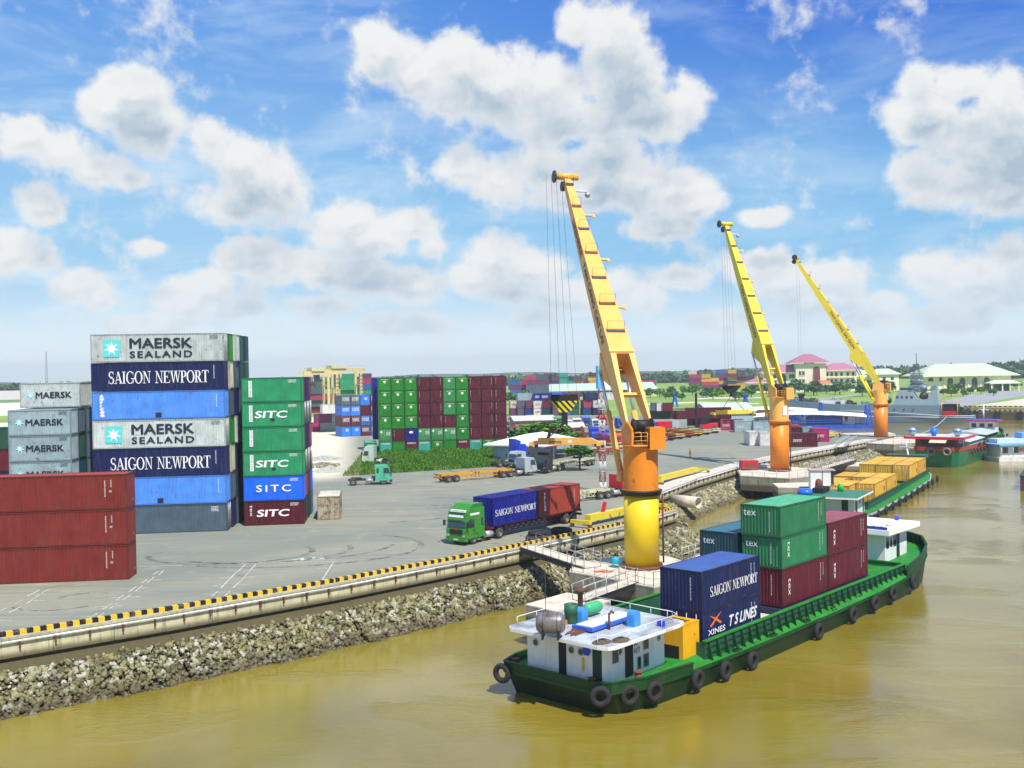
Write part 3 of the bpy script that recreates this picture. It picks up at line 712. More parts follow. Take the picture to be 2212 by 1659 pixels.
m_star = flat('logo_cyan', (.10, .62, .60), .5); m_ink = flat('lettering_ink', (.012, .02, .035), .6); m_orl = flat('orange_mark', (.85, .16, .02), .5); m_stick = flat('yellow_sticker', (.7, .4, .03), .5)
m_ev1 = flat('emblem_cream', (.72, .72, .58), .5); m_ev2 = flat('emblem_brown', (.25, .12, .06), .5); m_redl = flat('red_lettering', (.5, .03, .05), .5)
def marks(seed=0, face='S', L=6.06, H=2.6, mat=None):
    x = L - L * .17 if face == 'S' else L * .72
    return [D_poly(CODE[seed % 4], face, x, H * .80, H * .12, .62, mat), D_poly(CODEV[seed % 2], face, x + .15, H * .62, H * .08, .22, mat)]
# ---- near yard stacks
YR = R(6.5)
def yv(P, along, deep): return (P[0] + along * math.cos(YR) - deep * math.sin(YR), P[1] + along * math.sin(YR) + deep * math.cos(YR))
# brick red stack, nearest
b0 = A(279, 1252); Lr = 12.4; base = yv(b0, -Lr, 0)
names = ['bottom brick red container of the near left stack', 'middle brick red container of the near left stack', 'topmost brick red container of the near left stack']
for k in range(3):
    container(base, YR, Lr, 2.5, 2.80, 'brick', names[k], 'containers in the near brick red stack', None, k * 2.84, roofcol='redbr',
              decals=[D_poly(CODEV[1], 'S', Lr - 1.75, 2.3, .10, 1.25, rot=1), D_poly(CODEV[0], 'S', Lr - 1.28, 2.35, .10, .55, rot=1), D_poly(CODEV[0], 'E1', 1.7, .5, .22, .3, m_stick), D_poly(CODE[1], 'S', Lr - 1.4, 1.35, .18, .2)])
# tall stack seven high
ms = A(492, 1147); Lm = 13.3; base = yv(ms, -Lm, 0); Hm = 2.95
front = ['slate', 'lightblue', 'navy', 'maersk', 'lightblue', 'navy', 'maersk']
nm = {'slate': 'slate blue grey container at the bottom of the tall seven high stack', 'lb1': 'light blue container second from the ground in the tall stack', 'nv2': 'navy container with white serif lettering third from the ground in the tall stack', 'ms3': 'pale grey container with star logo in the middle of the tall stack', 'lb4': 'light blue container with vertical lettering, third from the top of the tall stack', 'nv5': 'navy container with white serif lettering just below the top of the tall stack', 'ms6': 'pale grey container with star logo topmost of the tall stack'}
nml = list(nm.values())
def D_maersk(L):
    return [D_poly(_rcpoly := ([(.06,0),(.94,0),(1,.06),(1,.94),(.94,1),(.06,1),(0,.94),(0,.06)], [list(range(8))], 1.0), 'S', 1.25, .55, 1.75, 1.7, m_star, 'logo'),
            lambda o, L, Wd, H: letter_mesh(star_polys(), Vector((1.35, 0, .68)), (1,0,0), (0,0,1), (0,-1,0), 1.5, 1.5, .009).build('star', flat('star_white', (.85,.85,.82), .5), [c for c in o.children if c.name.startswith('logo')][0]),
            D_text('MAERSK', 'S', 3.9, 1.42, 1.0, 6.2, mat=m_ink, bold=.05), D_text('SEALAND', 'S', 3.9, .45, .66, 6.2, mat=m_ink, bold=.05, ls=1.25), D_poly(CODE[0], 'S', 11.9, 2.25, .45, .8, m_ink)]
dec = {0: [D_poly(CODE[2], 'S', 11.7, 2.1, .55, .7)],
       1: [D_text('A\nM\nF\nI\nC\nO\nN', 'S', .85, .35, 2.2, .32, bold=.04), D_poly(([(0,0),(1,0),(1,1),(0,1)], [[0,1,2,3]], 1.0), 'S', 6.3, .17, .5, .6, m_ink), D_poly(CODEV[1], 'S', 12.4, 2.5, .12, 1.3, rot=1)],
       2: [D_text('SAIGON NEWPORT', 'S', 1.7, .75, 1.25, 10.0, style='serif'), D_poly(CODEV[1], 'S', 12.2, 2.5, .12, 1.3, rot=1)], 3: D_maersk(Lm)}
dec[4], dec[5], dec[6] = dec[1], dec[2], dec[3]
ordn0 = ['lowest', 'second', 'third', 'fourth', 'fifth', 'sixth', 'highest']
back = [['navy', 'slate', 'dgreen'], ['slate', 'dteal', 'slate'], ['cream', 'navy', 'dteal'], ['evgreen', 'maersk', 'dgreen'], ['slate', 'navy', 'slate'], ['cream', 'slate', 'dteal'], ['evgreen', 'maersk', 'dgreen']]
for k in range(7):
    container(yv(base, .75, 10.6), YR, Lm, 2.44, Hm - .05, ['slate','dteal','dgreen','navy','dteal','dgreen','dteal'][k], 'dark container at the very back of the tall stack, %s tier of seven' % ordn0[k], 'containers in the rows behind the tall stack', z=k * Hm)
    container(base, YR, Lm, 2.44, Hm - .05, front[k], nml[k], 'containers in the tall seven high stack', 'E1' if k in (0, 3, 6) else None, k * Hm, decals=dec[k])
    for r_ in range(3):
        x_ = .18 * (r_ + 1) if back[k][r_] != 'maersk' else .5
        container(yv(base, x_, 2.6 * (r_ + 1)), YR, Lm, 2.44, Hm - .05, back[k][r_], '%s container in row %s behind the tall stack, %s of seven' % ({'navy':'navy','slate':'slate grey','dgreen':'dark green','dteal':'dark teal','cream':'cream','evgreen':'bright green','maersk':'pale grey'}[back[k][r_]], ['two', 'three', 'four'][r_], ['lowest', 'second', 'third', 'fourth', 'fifth', 'sixth', 'highest'][k]), 'containers in the rows behind the tall stack', z=k * Hm)
# stack of six 20 ft boxes
ss = A(531, 1135); se = A(658, 1132); Ls = 6.35; Hs = 2.645; ss = yv(se, -Ls, 0)
def D_sitc(slant=.35, m=None): return [D_text('SITC', 'S', 1.35, .95, .72, 3.3 if slant else 3.6, mat=m, slant=slant * .5, bold=.05 if slant else .03, ls=1.0 if slant else 1.35)]
df = lambda o, L, Wd, H: (letter_mesh(([(0,0),(1,0),(1,1),(0,1)], [[0,1,2,3]], 1.0), Vector((.75, 0, .55)), (1,0,0), (0,0,1), (0,-1,0), 1.75, .36, .004).build('label_panel', m_letter, o), letter_mesh(text_polys('DONG FANG', .02), Vector((.86, 0, 2.22)), (0,0,-1), (1,0,0), (0,-1,0), .16, 1.6, .008).build('lettering', m_ink, o))
sc = [('maroon', 'maroon container with white slanted lettering at the bottom of the green and blue stack', D_sitc() + [D_text('tex', 'S', .62, 2.2, .26, 1.2, rot=1)]),
      ('blue', 'bright blue container with spaced white letters, second from the ground', D_sitc(0)),
      ('kgreen', 'green container with slanted white lettering resting on the bright blue container', D_sitc() + [df]),
      ('kgreen', 'plain green container with vertical label strip, fourth from the ground', [df]),
      ('kgreen', 'green container with slanted white lettering just below the top of its stack', D_sitc() + [df]),
      ('kgreen', 'plain green container with vertical label strip, topmost of its stack of six', [df])]
for k, (c, lb_, dd) in enumerate(sc):
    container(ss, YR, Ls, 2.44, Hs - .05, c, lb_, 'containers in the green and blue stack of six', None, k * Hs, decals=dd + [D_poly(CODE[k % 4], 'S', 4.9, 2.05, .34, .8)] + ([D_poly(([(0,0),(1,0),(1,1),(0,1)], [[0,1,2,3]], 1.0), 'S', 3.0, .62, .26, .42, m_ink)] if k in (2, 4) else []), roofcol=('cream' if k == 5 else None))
bk = [['dgreen', 'dteal', 'slate'], ['redbr', 'maroon2', 'blue'], ['maroon', 'slate', 'maroon'], ['maroon', 'royal', 'redbr'], ['maroon', 'slate', 'slate'], ['maroon', 'royal', 'brick']]
for k in range(6):
    for r_ in range(3):
        c = bk[k][r_]
        container(yv(ss, .08 * r_, 2.6 * (r_ + 1)), YR, Ls, 2.44, Hs - .05, c, '%s container in row %s behind the green and blue stack, %s of six' % ({'dgreen':'dark green','dteal':'dark teal','slate':'slate grey','redbr':'red brown','maroon2':'dull maroon','blue':'bright blue','maroon':'maroon','royal':'royal blue','brick':'brick red'}[c], ['two', 'three', 'four'][r_], ['lowest', 'second', 'third', 'fourth', 'fifth', 'highest'][k]), 'containers in the rows behind the stack of six', 'E1' if k in (2, 4) else None, z=k * Hs)
# small pale stack at the left, five high and one on top of the row behind
sm = yv(A(160, 1163), -6.1, 0)
for k in range(5):
    container(sm, YR, 6.06, 2.44, 2.57, 'grey', 'weathered pale grey container, %s from the ground in the left stack' % ['first', 'second', 'third', 'fourth', 'fifth'][k], 'pale containers in the left stack', z=k * 2.62,
              decals=([D_poly(star_polys(), 'S', .6, .85, .95, .95, flat('logo_pale', (.45, .75, .8), .5), 'logo'), D_text('MAERSK', 'S', 1.7, 1.0, .62, 3.6, mat=m_ink, bold=.05), D_poly(CODE[1], 'S', 4.9, 2.05, .35, .7, m_ink)] if k > 1 else []))
    for r_ in (1, 2, 3):
        container(yv(sm, 0, 2.6 * r_), YR, 6.06, 2.44, 2.57, ['dteal', 'dgreen', 'slate'][(k + r_) % 3], 'dark container in row %s behind the pale left stack, %s from the ground' % (['two', 'three', 'four'][r_ - 1], ['first', 'second', 'third', 'fourth', 'fifth'][k]), 'dark containers behind the left stack', z=k * 2.62)
    if k < 5:
        container(yv(sm, 6.3, 4.2 + 0), YR, 2.0, 2.44 * 3, 2.57, 'slate', 'slate container in the shaded gap beside the tall stack, %s from the ground' % ['first', 'second', 'third', 'fourth', 'fifth'][k], 'slate containers in the shaded gap', z=k * 2.62, waves=8)
s6 = yv(A(160, 1163), -6.65, 5.2)
container(s6, YR, 6.1, 4.8, 2.6, 'maersk', 'lighter grey container with star mark standing highest in the left group', 'pale containers in the left stack', z=5 * 2.62 + .02,
          decals=[D_poly(star_polys(), 'S', .6, .85, .95, .95, flat('logo_pale', (.45, .75, .8), .5), 'logo'), D_text('MAERSK', 'S', 1.6, 1.0, .62, 3.6, mat=m_ink, bold=.05)])
# dark red boxes at the very left edge
fl = A(28, 1120)
for k, c in enumerate(['navy', 'navy', 'maroon2', 'dgreen']):
    container(yv(fl, -6.2, 3), YR, 6.06, 2.44, 2.57, c, '%s container at the left edge of the photo, %s' % ({'navy':'navy','maroon2':'dull red','dgreen':'dark green'}[c], ['lowest', 'second from the ground', 'third from the ground', 'topmost'][k]), 'containers at the left edge', 'E1', z=k * 2.62)
# rusty white box on its own
rw = A(686, 1124); rd = A(735, 1122)
rzw = R(7.5); container(rw, rzw, 2.5, 6.06, 2.6, 'rustwhite', 'rusty off white container standing alone on the yard beside the stack of six', roofcol='cream', waves=9,
     decals=[lambda o, L, Wd, H: letter_mesh(text_polys('OOCL', .05), Vector((L, 1.3, 1.0)), (0,1,0), (0,0,1), (1,0,0), .8, 3.2, .004).build('lettering', m_dark, o)])

# ---- red and green wall, six tiers
GR = R(9); gp = A(820, 982); GW, GH = 2.50, 2.50
def gv(al, dp): return (gp[0] + al * math.cos(GR) - dp * math.sin(GR), gp[1] + al * math.sin(GR) + dp * math.cos(GR))
# rows from the ground; letters = colour of each cell
grid = ['TGMTGGMTGG', 'DRBDDDGRRR', 'GGGRRRGRRR', 'GGGRRHGRRR', 'GGGRRHGRRR', 'GGGRRHGRRR']
cn = {'G': ('evgreen', 'green'), 'H': ('evgreen2', 'fresh green'), 'D': ('evgreen2', 'green'), 'T': ('teal', 'turquoise'), 'M': ('maroon2', 'dark maroon'), 'R': ('maroon', 'maroon'), 'B': ('royal', 'royal blue')}
ordn = ['first', 'second', 'third', 'fourth', 'fifth', 'sixth', 'seventh', 'eighth', 'ninth', 'tenth']
tier = ['bottom tier', 'second tier', 'third tier', 'fourth tier', 'fifth tier', 'top tier']
evd = [D_poly(disc_polys(.5, 18), 'E0', .98, 1.42, .52, .52, m_ev1, 'emblem'), D_poly(disc_polys(.18, 8), 'E0', .98, 1.42, .52, .52, m_ev2, 'emblem_centre'), D_poly(CODE[0], 'E0', .62, 2.08, .14, 1.3, m_letter)]
for k, row in enumerate(grid):
    for j, ch in enumerate(row):
        c, w_ = cn[ch]; x = j * (25.4 / 10)
        # local x runs away from the viewer: end E0 faces the yard
        P = gv(x + 2.44, 0)
        dd = list(evd) if ch in 'GH' and not (k == 0 and j in (1, 5)) else ([D_poly(CODEV[1], 'E0', .35 if j % 2 else 2.0, 2.2, .07, 1.2, rot=1)] if ch == 'R' else [D_poly(CODE[j % 4], 'E0', .4, 1.9, .35, 1.6)] if ch in 'MT' else [D_poly(disc_polys(.5, 16), 'E0', .75, 1.5, .45, .8)] if ch == 'B' else [])
        if ch == 'D': dd = [D_poly(disc_polys(.5, 16), 'E0', .2, 1.65, .45, .45, m_ev1, 'emblem'), D_poly(CODE[j % 4], 'E0', 1.35, 1.2, .7, .8)]
        container(P, GR + R(90), 6.06, 2.44, GH - .04, c, '%s container end, %s from left, %s of the green and maroon wall' % (w_, ordn[j], tier[k]), 'containers in the red and green wall', 'E0' if ch == 'D' else None, z=k * GH, decals=dd, waves=12)
for k in range(1, 6):
    for q_, c in enumerate(['royal', 'brick']):
        container(gv(-1.0 + 0, 7.2 + q_ * 2.7), GR, 12.1, 2.44, GH - .04, c, '%s container behind the left edge of the green and maroon wall, %s' % (['royal blue', 'brick red'][q_], tier[k]), 'containers behind the red and green wall', z=k * GH, waves=16)
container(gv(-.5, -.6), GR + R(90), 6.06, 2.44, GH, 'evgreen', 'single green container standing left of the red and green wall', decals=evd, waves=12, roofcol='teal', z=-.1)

# ---- blue stack
BR = R(24); bp = A(738, 944)
def bv(al, dp): return (bp[0] + al * math.cos(BR) - dp * math.sin(BR), bp[1] + al * math.sin(BR) + dp * math.cos(BR))
bg_ = ['bbMB', 'MMBB', 'bbRM', 'SSbM']
bc = {'b': ('bblue', 'bright blue'), 'M': ('maroon2', 'dark red'), 'B': ('midblue', 'mid blue'), 'R': ('maroon', 'maroon'), 'S': ('slate', 'slate blue')}
for k, row in enumerate(bg_):
    for j, ch in enumerate(row):
        c, w_ = bc[ch]; dd = [D_poly(CODE[(j + k) % 4], 'E0', .4, 1.2, .9, 1.6)] if ch != 'R' else []
        if ch == 'b' and k in (0, 3): dd = [D_poly(disc_polys(.5, 16, .3), 'E0', 1.1, 1.3, .7, .7, m_letter, 'emblem')]
        container(bv(j * 2.5 + 2.44, 0), BR + R(90), 6.06, 2.44, 2.56, c, '%s container, column %s from the left, %s of the blue stack' % (w_, ordn[j], tier[k] if k < 3 else 'top tier'), 'containers in the blue stack', 'E0' if ch in 'MBS' else None, z=k * 2.6, decals=dd, waves=12)
# boxes left of the blue stack
lx = A(700, 934)
for (px, py, k, c, w_) in [(683, 934, 0, 'magenta', 'magenta'), (703, 934, 0, 'grey', 'pale grey'), (690, 936, 1, 'purple', 'plum'), (706, 935, 1, 'grey', 'pale grey'), (705, 937, 2, 'white', 'white')]:
    P = A(px, py) ; container((P.x - 1.5, P.y + 3), BR, 4.4 if k < 2 else 6.0, 2.44, 2.5, c, '%s container in the small group left of the blue stack, %s' % (w_, tier[k]), 'small group left of the blue stack', z=k * 2.58, waves=14)
# ------------------------------------------------------------------ pedestal cranes
def crane(P, z, az, tip, cols, label, tag_txt, txt2=None, ringz=6.3, topz=11.6, cat='crane', panel=False):
    low, up, boomm = cols
    o = empty('pedestal_crane', (P[0], P[1], z), az, label, cat, 'harbour cranes on concrete piers')
    r = 1.44
    b = MB(); b.cyl((0,0,.25), (0,0,ringz), r, r, 40, True); b.build('pillar', low, o)
    b = MB(); b.cyl((0,0,0), (0,0,.26), r + .28, n=40); 
    for i in range(30):
        t = 2*math.pi*i/30; b.cyl((math.cos(t)*(r+.18), math.sin(t)*(r+.18), .26), (math.cos(t)*(r+.18), math.sin(t)*(r+.18), .40), .045, n=6)
    b.build('base_flange', m_rustb, o)
    b = MB(); b.lathe([(r, ringz-.28), (r+.2, ringz-.26), (r+.2, ringz), (r+.3, ringz+.02), (r+.3, ringz+.14), (r, ringz+.16)], n=40); b.build('slewing_ring', flat('ring_black', (.03, .022, .015), .6) if low is m_yellow else low, o)
    b = MB(); b.cyl((0,0,ringz+.1), (0,0,topz-1.4), r, r, 40, False)
    for i in range(44):
        t = 2*math.pi*i/44; b.bx(0,0,0,0,0,0) if False else b.cyl((math.cos(t)*(r+.1), math.sin(t)*(r+.1), ringz+.15), (math.cos(t)*(r+.1), math.sin(t)*(r+.1), ringz+.24), .03, n=5)
    # upper tower: open cab recess on the rear, side plates carrying the boom pins
    zt = topz
    for s in (-1, 1):
        b.slab([(-.9, s*.95, zt-1.5), (1.45, s*.95, zt-1.5), (1.35, s*.95, zt-.2), (.75, s*.95, zt+.55), (.25, s*.95, zt+.55), (-.9, s*.95, zt-.1)], (0, s*.16, 0))
    b.slab([(1.25,-.93,zt-1.45),(1.25,.93,zt-1.45),(1.25,.93,zt-.3),(1.25,-.93,zt-.3)], (.12,0,0))
    b.cyl((0,0,zt-1.55), (0,0,zt-1.42), r+.02, n=40)
    b.build('tower', up, o)
    # rear machine platform with rails
    b = MB(); b.bx(-1.75,-.95,.05,1.3,zt-1.45,zt-1.38)
    for y in (.06, .6, 1.28): b.cyl((-1.72,y,zt-1.4), (-1.72,y,zt-.35), .025, n=5)
    for z_ in (zt-1.0, zt-.66, zt-.35): b.cyl((-1.72,.06,z_), (-1.72,1.28,z_), .022, n=5)
    b.build('railing', m_orange2 if low is m_yellow else up, o)
    b = MB(); b.bx(-2.0,-.75,-1.40,-.05,zt-1.75,zt-.0); b.bx(-1.95,-.80,-1.35,-.10,zt,zt+.06)
    bb = b.build('machinery_cabinet', up, o)
    b = MB()
    for i in range(9): b.bx(-1.95,-.80,-.045,-.02,zt-1.6+i*.17,zt-1.52+i*.17)
    b.build('louvre', m_dark, bb)
    # winch
    b = MB(); b.cyl((-.55,-.75,zt+.15), (-.55,.75,zt+.15), .50, n=22); b.build('winch_drum', m_black, o)
    b = MB(); b.cyl((-.55,-.82,zt+.15), (-.55,-.75,zt+.15), .62, n=22); b.cyl((-.55,.75,zt+.15), (-.55,.82,zt+.15), .62, n=22); b.bx(-.3,.4,-.7,.5,zt-1.3,zt-.5); b.cyl((.2,-.3,zt-.5),(.2,-.3,zt+.2),.16,n=10); b.build('winch_motor', m_dark, o)
    # boom frame: a along boom, h normal (up side), y across
    piv = Vector((.55, 0, zt + .25)); loc = Matrix.Rotation(-az, 3, 'Z') @ (Vector(tip) - Vector((P[0], P[1], z)))
    ax = (loc - piv); LB = ax.length; ex = ax.normalized(); ey = Vector((0, 1, 0)); ey = (ey - ex * ey.dot(ex)).normalized(); ez = ex.cross(ey).normalized()
    if ez.z < 0: ez = -ez
    T = Matrix((( ex.x, ey.x, ez.x, piv.x), (ex.y, ey.y, ez.y, piv.y), (ex.z, ey.z, ez.z, piv.z), (0,0,0,1)))
    el_ = 7.3
    b = MB(T)
    def sect(a, w, h0, h1): return [(a,-w,h0),(a,w,h0),(a,w,h1),(a,-w,h1)]
    s1, s2, s3, s4 = sect(el_-.4, 1.08, -.92, 1.0), sect(el_+1.2, 1.05, -1.0, 1.0), sect(LB*.68, .70, -.70, .64), sect(LB-.2, .32, -.32, .28)
    for p, q in ((s1, s2), (s2, s3), (s3, s4)):
        b.add(p + q, [(0,1,5,4),(1,2,6,5),(2,3,7,6),(3,0,4,7)])
    b.add(s1, [(3,2,1,0)]); b.add(s4, [(0,1,2,3)])
    for s in (-1, 1):   # legs, each tapering to the pivot
        y0, y1 = s*1.08, s*.58
        b.hexa([(-.2, s*1.05-.09, -.42), (-.2, s*1.05+.09, -.42), (el_-.4, max(y0,y1), -.95), (el_-.4, min(y0,y1), -.95), (-.2, s*1.05-.09, .42), (-.2, s*1.05+.09, .42), (el_-.4, max(y0,y1), 1.05), (el_-.4, min(y0,y1), 1.05)])
    b.bx(3.0,3.25,-.95,.95,-.25,.1)
    # elbow bracket below
    for s in (-1, 1): b.slab([(el_-2.6, s*.98, -.8), (el_+1.4, s*.98, -1.0), (el_+.3, s*.98, -2.0), (el_-.7, s*.98, -2.1)], (0, s*.16, 0))
    b.add([(el_+1.4,-1.1,-1.03),(el_+1.4,1.1,-1.03),(el_+.3,1.1,-2.03),(el_+.3,-1.1,-2.03)], [(0,1,2,3)])
    b.cyl((el_-.2,-1.3,-1.85),(el_-.2,1.3,-1.85),.22,n=14)
    boom = b.build('boom', boomm, o)
    b = MB(T); b.bx(el_-.3,el_+.05,-1.16,1.16,1.06,1.12)
    b.build('elbow_plate', m_orange2, boom)
    n_ = 7
    for i in range(n_):
        a = el_ + 2.2 + i * (LB - el_ - 3.5) / (n_ - 1); f = (a - el_) / (LB - el_); w = 1.0 - .62 * f; h = 1.0 - .70 * f
        b = MB(T); b.bx(a-.16,a+.16,-.02-w*.9,w*.9,h+.04,h+.10)
        q = MB(T); q.T = T
        for y in (-w*.85, w*.85): b.cyl((a,y,h+.08),(a+.55,y,h+.75),.018,n=4)
        b.cyl((a+.55,-w*.85,h+.75),(a+.55,w*.85,h+.75),.018,n=4)
        b.build('step_bracket', m_rustb if i % 2 else m_dark, boom)
    for i in range(3):
        a = el_ + 6 + i * 6.2; f = (a - el_) / (LB - el_); w = 1.05 - .6 * f
        b = MB(T); b.bx(a-.10,a+.10,-w-1.1,-w,-.05,.08); b.bx(a-.22,a+.22,-w-1.25,-w-.9,-.08,.0); b.build('lamp_arm', m_orange2, boom)
    # head: crossbar, sheaves, lamp
    b = MB(T); b.cyl((LB,-1.15,.25),(LB,1.2,.25),.34,n=16); b.build('head_drum', boomm, boom)
    b = MB(T); b.cyl((LB,1.25,.2),(LB,1.42,.2),.62,n=22); b.cyl((LB-.5,.2,-.6),(LB-.5,.5,-.6),.5,n=18); b.build('sheave', m_dark, boom)
    b = MB(T); b.bx(LB-1.9,LB-1.7,-1.9,-.4,-.1,.0); b.ball((LB-2.0,-1.9,-.3),.3); b.build('floodlight', m_galv, boom)
    # lettering on the left side (+y)
    def side(txt, a0, a1, hgt, mat):
        f0 = (a0 - el_) / (LB - el_); w0 = 1.06 - .66 * f0; f1 = (a1 - el_) / (LB - el_); w1 = 1.06 - .66 * f1
        og = T @ Vector((a1, w1 + .03, .32)); e = (T @ Vector((a0, w0 + .03, .32))) - og; wl = e.length
        L_ = letter_mesh(text_polys(txt, .03), og, e.normalized(), (T.to_3x3() @ Vector((0,0,1))) * 1.0, T.to_3x3() @ Vector((0,1,0)), hgt, wl, .03)
        # baseline at lower edge
        sh = (T.to_3x3() @ Vector((0,0,1))) * (-.55)
        L_.v = [tuple(Vector(v) + sh) for v in L_.v]; L_.build('lettering', mat, boom)
    m_brown = flat('brown_lettering', (.22, .05, .03), .6)
    side(tag_txt, el_+1.6, el_+11.5, .62, m_brown)
    if txt2: side(txt2, el_+12.5, el_+17.5, .6, m_brown)
    # twin luffing cylinders
    for s in (-1, 1):
        top = T @ Vector((el_-.2, s*1.2, -1.85)); bot = Vector((1.55, s*1.15, ringz+1.3)); mid = bot.lerp(top, .60)
        c = MB(); c.cyl(bot, mid, .27, n=16); c.cyl(bot.lerp(top,-.02), bot.lerp(top,.02), .34, n=12); c.bx(.9, 1.8, s*1.15-.3, s*1.15+.3, ringz+.75, ringz+1.3)
        cy = c.build('luffing_cylinder', boomm if low is not m_yellow else m_orange2, o)
        MB().cyl(mid, top, .15, n=14).build('piston_rod', m_steel, cy)
    if panel:
        MB().slab([(-1.50,.35,ringz+1.0),(-1.50,-.35,ringz+1.0),(-1.50,-.35,ringz+2.4),(-1.50,.35,ringz+2.4)], (-.05,0,0)).build('white_panel', m_white, o)
    b = MB(); b.cyl((-.2,-r-.35,.3),(-.2,-r-.35,ringz-.3),.05,n=6); b.cyl((-.35,-r-.35,.3),(-.35,-r-.35,ringz-.3),.05,n=6)
    b.build('ladder', m_rustb, o)
    return o, (T, LB)
def ropes(o_parent, a, b, n, spread0, spread1, z0, z1):
    m = flat('wire_rope', (.16, .17, .19), .6)
    for i in range(n):
        f = (i / (n - 1) - .5); p = Vector(a) + Vector((f*spread0, .15*f, 0)); q = Vector(b) + Vector((f*spread1, 0, 0))
        w = MB().cyl(p, q, .016, n=4, caps=False, smooth=False).build('hoist_rope', m)
        w.parent = o_parent; w.matrix_parent_inverse = (Matrix.Translation(o_parent.location) @ Matrix.Rotation(o_parent.rotation_euler.z, 4, 'Z')).inverted()
def hookblock(P, s, label, stripe):
    o = empty('hook_block', P, 0, label, 'hook block', 'hook blocks hanging from the cranes')
    if stripe:
        MB().bx(-s,s,-.35,.35,.0,.65).build('upper_frame', m_black, o)
        MB().hexa([(-s*.45,-.36,-1.15),(s*.45,-.36,-1.15),(s*.45,.36,-1.15),(-s*.45,.36,-1.15),(-s,-.36,0),(s,-.36,0),(s,.36,0),(-s,.36,0)]).build('striped_body', stripes('hook_stripes','#d8c21a','#12110c',.62,.5,0,.9), o)
        MB().bx(-.3,.3,-.3,.3,-2.4,-1.15).build('swivel', m_black, o)
    else:
        b = MB(); b.hexa([(-s*.4,-.4,-.9),(s*.4,-.4,-.9),(s*.4,.4,-.9),(-s*.4,.4,-.9),(-s,-.4,0),(s,-.4,0),(s,.4,0),(-s,.4,0)]); b.bx(-s,s,-.4,.4,0,.25); b.build('body', m_black, o)
        MB().cyl((0,0,-1.5),(0,0,-.9),.18,n=8).build('swivel', m_black, o)
    return o
def spreader(P, rz, L, label, col, group, txt=True):
    o = empty('spreader', P, rz, label, 'spreader', group); h = .34
    b = MB(); b.hexa([(-L*.42,-.35,-h),(L*.36,-.35,-h),(L*.36,.35,-h),(-L*.42,.35,-h),(-L*.42,-.35,h),(L*.36,-.35,h),(L*.36,.35,h),(-L*.42,.35,h)])
    b.hexa([(L*.36,-.3,-h),(L*.5,-.3,-h*.6),(L*.5,.3,-h*.6),(L*.36,.3,-h),(L*.36,-.3,h),(L*.5,-.3,-h*.3),(L*.5,.3,-h*.3),(L*.36,.3,h)])
    b.build('main_beam', col, o)
    for s in (-1, 1):
        MB().bx(s*L*.5-.18,s*L*.5+.18,-1.2,1.2,-h-.05,-.02).build('end_beam', col, o)
    for x in (-1, 1):
        for y in (-1, 1): MB().bx(x*L*.5-.16,x*L*.5+.16,y*1.1-.16,y*1.1+.16,-h-.4,-h-.05).build('corner_twistlock', m_rustb, o)
    if txt:
        letter_mesh(text_polys('bromma', .03), Vector((-L*.25,-.355,-.2)), (1,0,0), (0,0,1), (0,-1,0), .34, 1.3, .003).build('lettering', m_dark, o)
        MB().bx(L*.03,L*.09,-.36,-.352,-.16,.16).build('label_plate', m_white, o)
    return o
P1 = A(1388, 1232, -.3); P1 = P1 + Vector((.15, 1.4, 0))
c1, _ = crane(P1, -.3, R(105), (5.9, 106.0, 35.5), (m_yellow, m_orange, m_orange2), 'nearest harbour crane with bright yellow pillar, orange tower and long boom', 'TAN CANG CAT LAI', 'LIEBHERR')
P2 = A(1687, 1019, -.3) + Vector((.2, 1.4, 0))
c2, _ = crane(P2, -.3, R(109), (36.6, 176.5, 40.0), (m_orange, m_orange2, m_yel2), 'middle harbour crane with orange pillar and yellow boom', 'TAN CANG SAI GON', None, 7.7, 12.9, panel=True)
P3 = A(1906, 948, -.3) + Vector((.2, 1.4, 0))
c3, _ = crane(P3, -.3, R(150), (65.2, 238.0, 40.3), (m_orange, m_orange2, m_yel2), 'farthest harbour crane with orange pillar and yellow boom leaning left', 'TAN CANG SAI GON', None, 7.4, 12.0, panel=True)
h1 = Vector((5.3, 106.2, CAMH - (866 - 795) * 106.2 / F)); ropes(c1, (4.6, 106, 36), h1 + Vector((0, 0, .5)), 4, 1.5, 2.6, 0, 0)
hookblock(h1, 1.35, 'black and yellow striped hook block of the nearest crane', True)
s1 = AY(1224, 953, 106.2); spreader(s1, R(-16), 7.0, 'orange spreader beam with dark lettering hanging from the nearest crane', m_orange2, 'spreader beams hanging from cranes')
b = MB(); b.tube([h1 + Vector((0,0,-2.3)), s1 + Vector((1.9,-.5,.3))], .07); b.tube([h1 + Vector((0,0,-2.3)), s1 + Vector((-1.9,.5,.3))], .07)
for s_ in (-1, 1): b.bar(s1 + Vector((s_*1.9,-s_*.5,.2)), s1 + Vector((s_*1.5,-s_*.4,1.5)), .28)
tag(b.build('lifting_sling', m_rustb), 'rusty sling legs between striped hook block and orange spreader', 'sling')
h2 = AY(1579, 836, 176.5); ropes(c2, (36.4, 176.5, 39.6), h2 + Vector((0,0,.3)), 4, 1.2, 1.8, 0, 0); hookblock(h2, 1.55, 'black hook block of the middle crane above its yellow spreader', False)
s2 = AY(1583, 890, 176.5); spreader(s2, R(5), 6.9, 'small yellow spreader beam hanging from the middle crane', m_yel2, 'spreader beams hanging from cranes', False)
b = MB(); b.tube([h2 + Vector((0,0,-1.4)), s2 + Vector((1.9,0,.3))], .05); b.tube([h2 + Vector((0,0,-1.4)), s2 + Vector((-1.9,0,.3))], .05)
tag(b.build('lifting_sling', m_rustb), 'thin sling legs between black hook block and yellow spreader of middle crane', 'sling')
